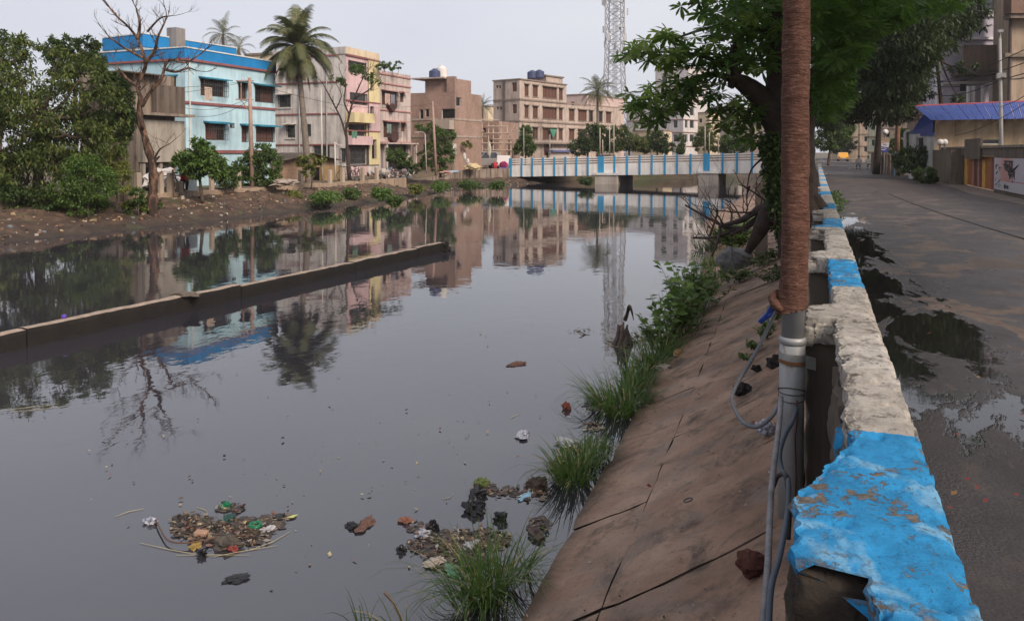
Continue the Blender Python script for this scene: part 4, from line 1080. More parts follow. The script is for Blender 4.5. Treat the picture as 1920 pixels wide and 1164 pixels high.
for y_ in (186, 227, 268):
    zz = Fx.uz(974, y_)[1]; band(h, Fx, -.05, uB2, zz - .12, zz + .1, .14 if y_ < 260 else .9, M_BET); band(h, Sx, .06, uC, zz - .12, zz + .1, .13, M_BET)
band(h, Fx, -.1, uB + .1, zt - .02, zt + .14, .16, M_BET); band(h, Sx, .06, uC + .1, zt - .02, zt + .13, .15, M_BET)
zs = Fx.uz(1044, 143)[1]
q = MB(); fbox(q, Fx, uB * .78, uB * 1.16, zt - .3, zt + 1.3, -uC, -2); q.build('stair_room', M_BEI, h)
q = MB(); fbox(q, Fx, uB * .76, uB * 1.18, zt + 1.3, zt + 1.5, -uC, -1.8); q.build('stair_roof', M_BET, h)
for px_ in (947, 944): q = MB(); q.tube([Sx.at(Sx.uz(px_, 200)[0], 0, .1), Sx.at(Sx.uz(px_, 200)[0], zt, .1)], .07, 6); q.build('drain_pipe', mat('dark_pipe', (.1, .075, .07), .7), h)
q = MB(); fbox(q, Fx, uB * .55, uB * 1.0, .0, Fx.uz(974, 279)[1], .4, .6); q.build('shop_front', mat('white_front', (.5, .44, .4), .8), h)
band(h, Fx, uB * .55, uB * 1.02, Fx.uz(974, 285)[1], Fx.uz(974, 281)[1], 1.2, mat('blue_awning', (.12, .14, .3), .6), 'awning')
q = MB(); uc = Fx.uz(1034, 248)[0]; zz = Fx.uz(974, 240)[1]; q.face([Fx.at(uc - .9, zz, .3), Fx.at(uc + .9, zz, .3), Fx.at(uc, zz - 1.4, .32)])
o = q.build('green_pennant', mat('green_cloth', (.07, .25, .17), .8), org=Fx.at(uc, zz, .3)); md = o.modifiers.new('s', 'SOLIDIFY'); md.thickness = .03
tag(o, 'green triangular cloth hanging at a window of the beige block', 'cloth')
tank(998, 148.5, 116, M_TKB, 'blue water tank on the beige block, the one nearer the block corner', .75, 1.2)
tank(1011, 147.5, 116, M_TKB, 'blue water tank on the beige block, the one nearer the stair room', .75, 1.2)

# ---- blocks farther off: simple bodies, still with windows, bands and roofs
def far_block(name, label, corner, pB, pC, d, ytop, m, rows, colsF, colsS, ybase=300, trim=None, style='dark', roof=None, turn=0, deep=9, mirror=False):
    """corner/pB/pC: pixel columns of near corner, front end, side end"""
    A = at_d(corner, 285, d); A.z = 0
    th = turn; tF = Vector((math.sin(th), math.cos(th), 0)); tS = Vector((-tF.y, tF.x, 0))
    if mirror: tS = -tS; pB, pC = pC, pB; colsF, colsS = colsS, colsF
    F, S = Face(A, tF, -tS), Face(A, tS, -tF)
    L = F.uz(pB, 285)[0] if pB else 6; W = S.uz(pC, 285)[0] if pC else 6
    L, W = (L if 1 < L < 20 else 12), (W if 1 < W < 30 else 10)
    zt = 1.7 + (285 - ytop) * d / FPX; zb = -.3
    h = thing(name, (A.x, A.y, 0), label, 'building')
    zr = lambda y: 1.7 + (285 - y) * d / FPX
    HF = [(*sorted((F.uz(a, 285)[0], F.uz(b, 285)[0])), zr(yb), zr(ya)) for ya, yb in rows for a, b in colsF]; HS = [(*sorted((S.uz(a, 285)[0], S.uz(b, 285)[0])), zr(yb), zr(ya)) for ya, yb in rows for a, b in colsS]
    HF = [x for x in HF if 0 < x[0] and x[1] < L]; HS = [x for x in HS if 0 < x[0] and x[1] < W]
    q = MB(); facade(q, F, 0, L, zb, zt, HF); facade(q, S, 0, W, zb, zt, HS)
    q.face([F.at(L, zb), F.at(L, zb, -W), F.at(L, zt, -W), F.at(L, zt)]); q.face([S.at(W, zb), S.at(W, zt), S.at(W, zt, -L), S.at(W, zb, -L)]); q.face([F.at(0, zt), F.at(L, zt), F.at(L, zt, -W), F.at(0, zt, -W)])
    q.build('wall', m, h)
    for x in HF: window(h, F, x, style, 2, None, 0)
    for x in HS: window(h, S, x, style, 2, None, 0)
    for ya, yb in rows:
        zz = zr(yb) - .9; zz = max(zz, .3)
        band(h, F, 0, L, zz, zz + .15, .12, trim or M_BET); band(h, S, .06, W, zz, zz + .15, .11, trim or M_BET)
    band(h, F, -.1, L, zt, zt + .2, .15, trim or M_BET, 'parapet'); band(h, S, .06, W, zt, zt + .2, .14, trim or M_BET, 'parapet')
    return h, F, S, zt
M_FW = wallmat('far_white', (.56, .53, .52), (.25, .2, .2), .5); M_FB = mat('far_brown_trim', (.2, .11, .1), .8, .2)
M_FC = wallmat('far_cream', (.62, .52, .38), (.3, .22, .17), .4); M_FP = wallmat('far_pink', (.55, .42, .39), (.25, .18, .16), .4)
h, F, S, zt = far_block('white_block', 'tall white block with brown bands seen through the leaves behind the bridge', 1281, 1308, 1176, 140, 190, M_FW, [(200, 216), (225, 240), (252, 266)], [(1284, 1289), (1293, 1301)], [(1200, 1206), (1216, 1226), (1240, 1250), (1262, 1270)], trim=M_FB, style='glass', turn=.35)
far_block('stepped_block', 'taller stepped white block rising behind the white banded block', 1290, 1325, 1228, 165, 128, M_FW, [(140, 154), (165, 180)], [(1296, 1303), (1310, 1318)], [(1240, 1250), (1262, 1272)], trim=M_FB, style='glass', turn=.35)
far_block('low_cream_house', 'low cream house at the foot of the white banded block', 1243, 1260, 1186, 128, 246, M_FC, [(258, 270)], [(1246, 1252)], [(1200, 1208), (1216, 1224)], turn=.35)
far_block('grey_block', 'grey block with roof railing right of the white banded block', 1385, 1430, 1308, 175, 202, wallmat('far_grey', (.42, .38, .34), amt=.5), [(214, 226), (236, 248), (256, 268)], [(1392, 1400), (1408, 1416)], [(1318, 1326), (1338, 1346), (1360, 1368)], style='glass', turn=.35)
far_block('cream_annex', 'small cream house in front of the grey block', 1330, 1350, 1304, 150, 212, M_FC, [(222, 230)], [(1334, 1340)], [(1310, 1316)], turn=.35)
far_block('rose_block', 'rose coloured house behind the big tree near the bridge end', 1440, 1475, 1396, 105, 232, M_FP, [(246, 258), (272, 286)], [(1446, 1454)], [(1404, 1412), (1422, 1430)], turn=.3)
far_block('cream_tower', 'bright cream building far behind between brick house and beige block', 915, 950, 867, 150, 200, M_FC, [(212, 222)], [], [(876, 882)], turn=.1)
far_block('pale_tower', 'pale narrow building rising far behind beside the beige block', 1100, 1170, 1062, 150, 178, M_FP, [(190, 198)], [], [(1070, 1076)], turn=.2)
far_block('cream_wall_house', 'cream roof edge far behind the coconut palm', 545, 560, 462, 75, 101, M_FC, [], [], [])
# shopfront strip and tarpaulin roof seen over the bridge rail
q = MB(); c0, c1 = at_d(1116, 290, 92), at_d(1150, 290, 92); q.para(c0 + Vector((0, 0, .1)), c1 - c0, (0, 1.5, .5), (0, 0, .05)); q.box((c0.x, c0.y + .2, .3), (c1.x, c0.y + 1.5, c0.z)); 
tag(q.build('stall', mat('stall_tin', (.42, .36, .33), .7), org=(c0.x, c0.y, 0)), 'small tin roofed stall just behind the bridge railing', 'stall')

# ---- mobile phone mast
tw = thing('lattice_mast', at_d(1152, 285, 185), 'tall grey lattice phone mast rising behind the trees', 'mast')
T0 = at_d(1152, 285, 185); T0.z = 0; M_MAST = mat('mast_steel', (.33, .33, .35), .5, .15, 2, 0)
hb, ht, HT = 3.1, 2.0, 46.0
def leg_pt(k, z):
    w_ = hb + (ht - hb) * min(1, z / 26); a = [(-1, -1), (1, -1), (1, 1), (-1, 1)][k]
    return T0 + Vector((a[0] * w_ * .93 , a[1] * w_ * .93, z))
for k in range(4): q = MB(); q.tube([leg_pt(k, 0), leg_pt(k, 26), leg_pt(k, HT)], .17, 6); q.build('leg', M_MAST, tw)
lat = MB(); zs = [0, 4.5, 8.5, 12, 15.2, 18.2, 21, 23.6, 26, 28.4, 30.8, 33.2, 35.6, 38, 40.4, 42.8, 45]
for i in range(len(zs) - 1):
    for k in range(4):
        a_, b_ = leg_pt(k, zs[i]), leg_pt((k + 1) % 4, zs[i]); c_, d_ = leg_pt(k, zs[i + 1]), leg_pt((k + 1) % 4, zs[i + 1])
        lat.bar(a_, d_, .13); lat.bar(b_, c_, .13); lat.bar(a_, b_, .11)
lat.build('lattice', M_MAST, tw)
for k in range(5): q = MB(); q.tube([T0 + Vector((-.5 + .25 * k, .2, 0)), T0 + Vector((-.5 + .25 * k, .2, HT))], .07, 5); q.build('feeder_cable', M_MAST, tw)
M_ANT = mat('antenna_white', (.55, .54, .54), .5)
for k in range(30):
    z = R.choice([27.5, 29, 31, 33.2, 35.5, 37.5, 39, 41]) + R.uniform(-.4, .4); a = R.uniform(0, 6.3); r_ = 2.6 + R.uniform(0, .5)
    c = T0 + Vector((r_ * math.cos(a), r_ * math.sin(a), z)); q = MB()
    if k % 5 == 0: q.lathe(c, [(.0, -.1), (.5, -.1), (.55, .1), (0, .18)], 12)
    else: q.box(c - Vector((.2, .14, .8)), c + Vector((.2, .14, .8)))
    q.build('antenna', M_ANT, tw)
# ------------------------------------------------------------------ plants
def unit(n):
    v = NR.normal(size=(n, 3)); return v / np.linalg.norm(v, axis=1, keepdims=True)
def leaf_arrays(C, D, size, aspect=.45, fold=.25, roll=None):
    """four-cornered folded leaves at C pointing along D"""
    n = len(C); s = np.broadcast_to(np.asarray(size, dtype=float).reshape(-1, 1), (n, 1))
    r = unit(n) * .7 + np.array([0, 0, 1.0])
    S_ = np.cross(D, r); S_ /= (np.linalg.norm(S_, axis=1, keepdims=True) + 1e-9)
    N_ = np.cross(S_, D)
    mid = C + D * s * .5
    V = np.stack([C, mid + S_ * s * aspect * .5 + N_ * s * fold * .25, C + D * s - N_ * s * .12, mid - S_ * s * aspect * .5 + N_ * s * fold * .25], axis=1).reshape(-1, 3)
    F = np.arange(4 * n, dtype=np.int32).reshape(-1, 4)
    return V, F
def blob_points(blobs, n, subr=.3, shell=.5):
    """points gathered in many small clusters spread through the blobs, denser towards their outside"""
    vol = np.array([b[1][0] * b[1][1] * b[1][2] * (b[2] if len(b) > 2 else 1) for b in blobs]); vol = vol ** .75; vol /= vol.sum()
    P = []; Dn = []
    for b, w in zip(blobs, vol):
        k = max(6, int(n * w)); ncl = max(4, int(k / 45)); c = np.array(b[0]); rad = np.array(b[1])
        cl = unit(ncl) * (shell + (1 - shell) * NR.random((ncl, 1)) ** .6) * rad
        idx = NR.integers(0, ncl, k)
        loc = unit(k) * (NR.random((k, 1)) ** .5) * (rad.mean() * subr)
        loc[:, 2] *= .7
        p = cl[idx] + loc
        P.append(p + c); Dn.append(p / (np.linalg.norm(p, axis=1, keepdims=True) + 1e-6))
    return np.vstack(P), np.vstack(Dn)
def crown(parent, blobs, n, size, m, aspect=.45, droop=.35, subr=.3, shell=.5, name='crown', out=.5):
    P, Dn = blob_points(blobs, n, subr, shell)
    D = unit(len(P)) * .9 + Dn * out + np.array([0, 0, -droop]); D /= np.linalg.norm(D, axis=1, keepdims=True)
    V, F = leaf_arrays(P, D, size * NR.uniform(.6, 1.25, len(P)), aspect)
    o = link(name, np_mesh(name, V - np.array(ORG[parent]), F), m, parent)
    return o
M_BARK = mat('bark', (.085, .062, .048), .95, .45, 7, .8, 22)
M_BARKG = mat('grey_bark', (.16, .13, .11), .95, .4, 6, .7, 20)
LF = {
 'mango': leafmat('mango_leaf', (.042, .07, .016), (.11, .15, .034), third=(.19, .16, .055)),
 'dark': leafmat('dark_leaf', (.026, .048, .015), (.066, .104, .03)),
 'mid': leafmat('mid_leaf', (.042, .078, .02), (.105, .165, .045)),
 'light': leafmat('light_leaf', (.055, .105, .022), (.12, .20, .045)),
 'yellow': leafmat('yellowgreen_leaf', (.085, .11, .025), (.19, .21, .05)),
 'shade': leafmat('shade_leaf', (.014, .028, .009), (.042, .068, .02), .3),
 'palm': leafmat('palm_leaf', (.05, .065, .028), (.115, .125, .055), .15, third=(.2, .16, .08)),
 'grass': leafmat('grass_blade', (.035, .075, .016), (.09, .155, .036), .4),
 'grass2': leafmat('grass_blade_dark', (.018, .045, .012), (.05, .09, .025), .25),
 'weed': leafmat('weed_leaf', (.045, .09, .02), (.12, .20, .055), .3),
 'alst': leafmat('broad_leaf', (.032, .075, .016), (.085, .155, .034), .5, .35),
 'alsth': leafmat('broad_leaf_backlit', (.11, .165, .035), (.21, .285, .075), .55, .35),  # brighter copy of the broad leaf: sky backlight put into the colour
}
def pxblobs(L, d, deep=1.0):
    out = []
    for b in L:
        x, y, rx, ry = b[:4]; dd = d + (b[4] if len(b) > 4 else 0)
        c = at_d(x, y, dd); k = dd / FPX
        out.append((c, (rx * k, rx * k * deep, ry * k)))
    return out
def tree(name, label, cat, base, blobs, n, size, leaf, r0=.12, bark=None, aspect=.45, group=None, trunk_pts=None, droop=.35, subr=.3, shell=.5, limbs=True):
    base = Vector(base); h = thing(name, base, label, cat, group)
    q = MB(); top = Vector(blobs[0][0])
    tp = trunk_pts or [base - Vector((0, 0, .2)), base.lerp(top, .4) + Vector((R.uniform(-.1, .1), 0, 0)), base.lerp(top, .75), top]
    q.tube(spline(tp, 4), [r0 * (1 - .75 * k / (4 * (len(tp) - 1))) for k in range(4 * (len(tp) - 1) + 1)], 9, jit=.06)
    if limbs:
        for b in blobs[1:]:
            c = Vector(b[0]); s = Vector(tp[-2]).lerp(Vector(tp[-1]), R.uniform(0, .6)); m_ = s.lerp(c, .5) + Vector((0, 0, -.1 * (c - s).length))
            q.tube(spline([s, m_, c + Vector((0, 0, .2 * b[1][2]))], 4), [r0 * .5 * (1 - .85 * k / 8) for k in range(9)], 6)
    q.build('trunk', bark or M_BARK, h, smooth=True)
    crown(h, blobs, n, size, LF[leaf], aspect, droop, subr, shell)
    return h
gz = lambda px, d, z=-.25: Vector((at_d(px, 285, d).x, at_d(px, 285, d).y, z))
# --- far bank, left to right
tree('mango_tree', 'big dense mango tree with drooping olive leaves on the left bank', 'tree', gz(70, 32, -.5),
     pxblobs([(75, 190, 90, 75), (20, 150, 70, 70), (150, 160, 60, 60), (-50, 180, 70, 90), (190, 210, 45, 60), (20, 260, 85, 70), (130, 265, 80, 70), (70, 320, 80, 55), (-40, 300, 70, 70), (190, 265, 45, 50), (40, 372, 60, 26), (130, 372, 45, 24), (20, 95, 40, 28), (110, 112, 45, 30)], 31), 25000, .23, 'mango', .24, aspect=.3, droop=.7, subr=.25, shell=.45)
tree('tall_tree', 'dark tree top showing behind the mango tree beside the grey house', 'tree', gz(140, 39), pxblobs([(140, 115, 45, 30), (175, 120, 22, 22), (100, 90, 25, 18), (130, 85, 20, 15), (165, 85, 22, 14)], 39), 6000, .2, 'dark', .15)
tree('tall_tree', 'tree top at the picture edge behind the mango tree', 'tree', gz(-10, 40), pxblobs([(8, 95, 35, 40), (-30, 100, 40, 50)], 40), 4000, .2, 'dark', .15)
tree('leafy_tree', 'dark leafy tree between the mango tree and the dead trunk', 'tree', gz(235, 33.5, -.5), pxblobs([(225, 195, 28, 32), (240, 225, 18, 20), (210, 235, 35, 30), (215, 160, 20, 22)], 34), 6000, .2, 'dark', .1)
tree('shrub', 'fresh green feathery shrub under the mango tree by the water', 'shrub', gz(165, 30, -.75), pxblobs([(165, 330, 45, 40), (140, 315, 28, 26), (150, 375, 30, 28), (185, 345, 30, 30), (120, 360, 25, 30)], 30), 9000, .13, 'light', .05, aspect=.35)
tree('bamboo_shrub', 'yellow green upright shrub beside the grey house', 'shrub', gz(218, 31.5, -.55), pxblobs([(215, 310, 25, 30), (230, 330, 18, 32), (200, 335, 20, 30), (225, 290, 14, 16)], 31.5), 7000, .15, 'yellow', .04, aspect=.22, droop=.7)
tree('shrub', 'low dark shrub on the bank at the far left edge', 'shrub', gz(25, 30, -.7), pxblobs([(20, 370, 45, 25), (80, 375, 35, 22), (-20, 360, 45, 35)], 30), 6000, .15, 'dark', .05)
tree('shrub', 'round dark bush at the foot of the dead tree', 'shrub', gz(258, 31.5, -.7), pxblobs([(258, 366, 13, 14)], 31.5), 1200, .1, 'mid', .03)
tree('papaya_tree', 'small bright green tree with layered leaves in front of the blue house', 'tree', gz(379, 36, -.5),
     pxblobs([(370, 285, 35, 14), (350, 300, 26, 14), (395, 300, 30, 14), (375, 312, 40, 14), (360, 325, 22, 10), (405, 322, 25, 14), (372, 268, 20, 8)], 36, .9), 6500, .2, 'light', .09, aspect=.4, subr=.28)
tree('bush', 'dark green bush behind the fence posts by the tall wire pole', 'bush', gz(490, 43), pxblobs([(490, 285, 26, 18), (475, 305, 26, 22), (505, 310, 24, 22), (455, 320, 24, 18), (500, 335, 28, 14), (470, 338, 26, 12)], 43), 9000, .17, 'mid', .08)
tree('bush', 'bush growing between the small bright tree and the fence', 'bush', gz(425, 39.5), pxblobs([(425, 335, 22, 16), (412, 320, 18, 16), (438, 318, 12, 14)], 39.5), 3500, .15, 'mid', .05)
tree('creeper_bush', 'yellow green creeper against the brick hut door', 'bush', gz(583, 44.5), pxblobs([(583, 303, 20, 12), (568, 308, 12, 14), (600, 300, 12, 8), (580, 320, 10, 16)], 44.5), 3000, .13, 'yellow', .05)
tree('bush', 'bush with pale blossom before the rose grey house', 'bush', gz(745, 60), pxblobs([(742, 290, 18, 14), (758, 300, 12, 12), (735, 302, 10, 10)], 60), 2500, .2, 'mid', .06)
tree('bush', 'round dark green bush left of the curved street lamp', 'bush', gz(765, 61), pxblobs([(762, 313, 15, 12), (775, 318, 10, 9)], 61), 2500, .16, 'dark', .05)
tree('tree_by_lamp', 'feathery tree behind the leaning pole before the brick house', 'tree', gz(826, 64), pxblobs([(825, 265, 20, 24), (835, 290, 18, 22), (810, 285, 14, 24), (840, 255, 14, 10), (822, 310, 16, 14), (800, 308, 12, 16), (800, 240, 22, 8), (790, 300, 10, 18)], 64), 8000, .2, 'mid', .1)
tree('roadside_tree', 'narrow dark green tree at the left end of the bridge', 'tree', gz(985, 88, .2), pxblobs([(985, 252, 13, 15), (984, 270, 17, 14), (996, 280, 12, 12), (975, 284, 12, 10), (985, 238, 7, 6)], 88), 5000, .28, 'mid', .12)
tree('roadside_tree', 'broad dark tree behind the bridge below the palm', 'tree', gz(1100, 90, .2), pxblobs([(1105, 262, 22, 22), (1085, 275, 20, 16), (1125, 255, 18, 20), (1130, 275, 18, 14), (1110, 240, 12, 10), (1148, 262, 14, 22)], 90), 9000, .3, 'dark', .15)
tree('roadside_tree', 'olive green tree behind the bridge, right of the tall thin poles', 'tree', gz(1180, 92, .2), pxblobs([(1180, 265, 22, 16), (1200, 270, 16, 14), (1165, 248, 14, 14), (1165, 275, 16, 12)], 92), 6000, .28, 'mango', .15)
tree('roadside_tree', 'round dark tree behind the bridge before the low cream house', 'tree', gz(1232, 93, .2), pxblobs([(1232, 262, 20, 16), (1218, 274, 16, 12), (1248, 274, 16, 13)], 93), 6000, .28, 'dark', .15)
tree('cypress_tree', 'narrow upright green tree behind the bridge', 'tree', gz(1277, 93, .2), pxblobs([(1277, 268, 8, 18), (1276, 280, 10, 12)], 93), 2500, .22, 'mid', .1)
tree('roadside_tree', 'drooping feathery tree behind the second bridge pier', 'tree', gz(1330, 92, .2), pxblobs([(1325, 250, 18, 18), (1320, 270, 18, 16), (1345, 268, 18, 18), (1310, 262, 10, 18)], 92), 7000, .26, 'mango', .14, aspect=.25, droop=.8)
tree('roadside_tree', 'tree behind the bridge partly hidden by the big leafy tree', 'tree', gz(1380, 92, .2), pxblobs([(1375, 260, 18, 22), (1395, 270, 14, 16), (1365, 278, 16, 10)], 92), 5000, .28, 'mid', .14)
# plants growing on roofs
tree('roof_plant', 'weeds sprouting along the roof edge of the rose grey house', 'plant', at_d(722, 131, 63), pxblobs([(720, 122, 14, 6), (735, 126, 10, 5), (712, 125, 8, 5)], 63), 900, .18, 'mid', .03)
tree('roof_plant', 'thin sapling growing from the roof corner of the rose grey house', 'plant', at_d(746, 136, 66), pxblobs([(747, 121, 9, 6), (753, 117, 5, 4)], 66), 260, .16, 'dark', .02)

# --- coconut palms: trunk and single fronds
def palm(label, base, top, lean, r, n, length, droop=1.0, seed=1, dead=3, group='coconut palms', leaflets=46):
    rr = random.Random(seed); base, top = Vector(base), Vector(top)
    h = thing('coconut_palm', base, label, 'palm', group)
    q = MB(); pts = spline([base - Vector((0, 0, .3)), base.lerp(top, .35) + Vector(lean) * .5, base.lerp(top, .7) + Vector(lean) * .6, top], 6)
    q.tube(pts, [r * (1.25 - .55 * k / (len(pts) - 1)) * (1 + .05 * (k % 2)) for k in range(len(pts))], 10); q.build('trunk', M_BARKG, h, smooth=True)
    for i in range(n + dead):
        a = 2 * math.pi * (i * .382) + rr.uniform(-.2, .2); el = (1.4 - 1.95 * (i / n) + rr.uniform(-.12, .12)) if i < n else -1.0 + rr.uniform(-.2, .1)
        L_ = length * rr.uniform(.85, 1.1) * (.8 if i >= n else 1); d0 = Vector((math.cos(a) * math.cos(el), math.sin(a) * math.cos(el), math.sin(el)))
        pts = []; p = top.copy(); d = d0.copy(); NS = 14
        for k in range(NS + 1):
            pts.append(p.copy()); p = p + d * (L_ / NS); d = (d + Vector((0, 0, -.085 * droop * (1 + k * .08)))).normalized()
        q = MB(); q.tube(pts, [.035 * (1 - .85 * k / NS) * (L_ / 3) for k in range(NS + 1)], 5, 1)
        for k in range(leaflets):
            s = .12 + .86 * k / leaflets; ii = min(NS - 1, int(s * NS)); f = s * NS - ii; c = pts[ii].lerp(pts[ii + 1], f); tg = (pts[ii + 1] - pts[ii]).normalized()
            side = tg.cross(Vector((0, 0, 1)));
            if side.length < 1e-3: side = Vector((1, 0, 0))
            side.normalize()
            ll = L_ * .26 * math.sin(math.pi * (.12 + .8 * s)) * rr.uniform(.8, 1.1)
            for sg in (-1, 1):
                dr = (side * sg * .8 + tg * .55 + Vector((0, 0, -.55 - .3 * rr.random()))).normalized(); w = tg * ll * .042
                m_ = c + (side * sg * .8 + tg * .5 + Vector((0, 0, -.05))).normalized() * ll * .45
                q.face([c - w, c + w, m_ + w * .9, m_ - w * .9], 0); q.face([m_ - w * .9, m_ + w * .9, m_ + dr * ll * .6], 0)
        q.build('frond', [LF['palm'] if i < n else mat('dry_frond', (.17, .12, .07), .9, .3), mat('frond_rib', (.16, .15, .07), .7)], h)
    return h
tp = at_d(557, 90, 49); palm('tall coconut palm leaning before the white side of the pink house', gz(580, 47.5), tp, (.0, 0, 0), .18, 34, 3.3, 1.15, 3, 5, leaflets=54)
tp = at_d(418, 66, 72); palm('coconut palm crown showing behind the blue roof room', gz(425, 72), tp, (0, 0, 0), .16, 16, 2.3, 1.1, 5, 2, leaflets=24)
tp = at_d(448, 92, 70); palm('lower palm crown hanging beside the blue roof room', gz(450, 70), tp, (0, 0, 0), .16, 12, 1.9, 1.4, 15, 3, leaflets=20)
tp = at_d(905, 200, 112); palm('small palm far behind the half built house', gz(905, 112), tp, (0, 0, 0), .16, 18, 2.4, .8, 8, 1, leaflets=20)
tp = at_d(1120, 172, 104); palm('coconut palm rising beside the beige block and the mast', gz(1122, 104), tp, (0, 0, 0), .2, 24, 3.1, 1.0, 9, 3, leaflets=30)

# --- dead tree with twisted trunk and bare branches
def branch_rec(q, p, d, L_, r, depth, rr, up=.12):
    n = 4; pts = [p.copy()]
    for k in range(n):
        d = (d + Vector((rr.uniform(-.28, .28), rr.uniform(-.28, .28), rr.uniform(-.15, .22) + up * .3))).normalized(); p = p + d * (L_ / n); pts.append(p.copy())
    q.tube(pts, [r * (1 - .55 * k / n) for k in range(n + 1)], 5 if depth > 1 else 4, cap=False)
    if depth <= 0: return
    for k in range(rr.choice([2, 3, 3])):
        s = pts[rr.randint(1, n)]; dd = (d + Vector((rr.uniform(-.9, .9), rr.uniform(-.9, .9), rr.uniform(-.4, .7)))).normalized()
        branch_rec(q, s, dd, L_ * rr.uniform(.5, .8), r * .5, depth - 1, rr, up)
def bare_tree(name, label, trunk, limbs, d, r0, depth, seed, twig=1.0, bark=M_BARK, leaves=None, knots=False):
    rr = random.Random(seed); P = lambda a: at_d(a[0], a[1], d + (a[2] if len(a) > 2 else 0))
    h = thing(name, P(trunk[0]), label, 'tree')
    q = MB(); pts = spline([P(a) for a in trunk], 5); n = len(pts)
    q.tube(pts, [r0 * (1 - .55 * k / n) * (1 + (.12 * math.sin(k * .9) + .06 * math.sin(k * 2.1) if knots else 0)) for k in range(n)], 12, jit=.16 if knots else .04)
    if knots:
        for k in range(7): c = pts[int(n * (.1 + .11 * k))]; a = rr.uniform(0, 6); q.tube([c, c + Vector((math.cos(a), math.sin(a), .9)) * r0 * 1.5], [r0 * .4, r0 * .15], 7, jit=.2)
        for k in range(8): c = pts[1]; a = k * .8; q.tube([c + Vector((0, 0, .5)), c + Vector((math.cos(a) * r0 * 1.1, math.sin(a) * r0 * 1.1, 0)), c + Vector((math.cos(a) * r0 * 2.0, math.sin(a) * r0 * 2.0, -.5))], [r0 * .4, r0 * .35, r0 * .15], 6, jit=.2)
    q.build('trunk', bark, h, smooth=True)
    for lm in limbs:
        q = MB(); pts = spline([P(a) for a in lm[1:]], 4); r = lm[0]; n = len(pts)
        q.tube(pts, [r * (1 - .7 * k / n) for k in range(n)], 7)
        for k in range(2, n, 2 if depth > 1 else 3):
            t_ = (pts[k] - pts[k - 1]).normalized(); dd = (t_ * .5 + Vector((rr.uniform(-.9, .9), rr.uniform(-.7, .7), rr.uniform(-.3, .8)))).normalized()
            branch_rec(q, pts[k], dd, twig * rr.uniform(.6, 1.2), r * .32 * (1 - .5 * k / n), depth, rr)
        branch_rec(q, pts[-1], (pts[-1] - pts[-3]).normalized(), twig, r * .3, depth, rr)
        q.build('limb', bark, h, smooth=True)
    if leaves: crown(h, pxblobs(leaves[0], d), leaves[1], leaves[2], LF[leaves[3]], shell=.2, subr=.5)
    return h
def deadbark():
    t = NT('dead_bark'); n = t.noise(3.2, 6, .65, t.pos((1.6, 1.6, .45)), .6)
    t.col(t.ramp(n, [(.36, (.022, .015, .012)), (.5, (.06, .036, .026)), (.58, (.17, .095, .06)), (.72, (.24, .15, .10))])); t.rough(.95); t.bump(t.noise(9, 6, .7, t.pos((1.6, 1.6, .5))), 1.0, .08); return t.mat
bare_tree('dead_tree', 'bare dead tree with twisted peeling trunk on the bank before the grey house', [(290, 430), (287, 400), (286, 370), (288, 335), (283, 300), (273, 262), (262, 220), (264, 180)],
          [(.095, (264, 185), (258, 160), (272, 128), (270, 105), (258, 75), (242, 52), (218, 30), (196, 2)), (.085, (266, 200), (282, 172), (302, 150), (310, 122), (322, 112), (348, 118), (378, 100)), (.09, (271, 120), (290, 95), (296, 70), (310, 40)), (.08, (258, 75), (262, 45), (255, 15)),
           (.09, (262, 165), (240, 150), (228, 135)), (.07, (308, 130), (330, 135), (352, 128), (366, 132)), (.07, (270, 110), (250, 100), (225, 85), (205, 70)), (.05, (288, 300), (300, 280), (318, 270)), (.05, (276, 60), (300, 35), (322, 30))], 32, .225, 2, 4, .7, deadbark(), knots=True)
bare_tree('half_bare_tree', 'thin half bare tree with a few leaf clumps before the pink house front', [(656, 342), (653, 310), (651, 285), (650, 260), (649, 230)],
          [(.09, (650, 240), (655, 215), (662, 190), (672, 165), (684, 140)), (.08, (650, 260), (640, 225), (628, 200), (615, 175), (607, 160)), (.06, (655, 215), (645, 190), (648, 160), (640, 140)), (.06, (665, 185), (690, 170), (705, 155)), (.05, (630, 205), (640, 180), (632, 160))], 52, .15, 1, 12, .8, mat('dark_bark', (.06, .042, .036), .95, .3, 5), leaves=([(668, 128, 24, 8), (690, 140, 14, 8), (645, 150, 14, 8), (705, 158, 10, 8), (630, 146, 10, 6)], 900, .2, 'mid'))

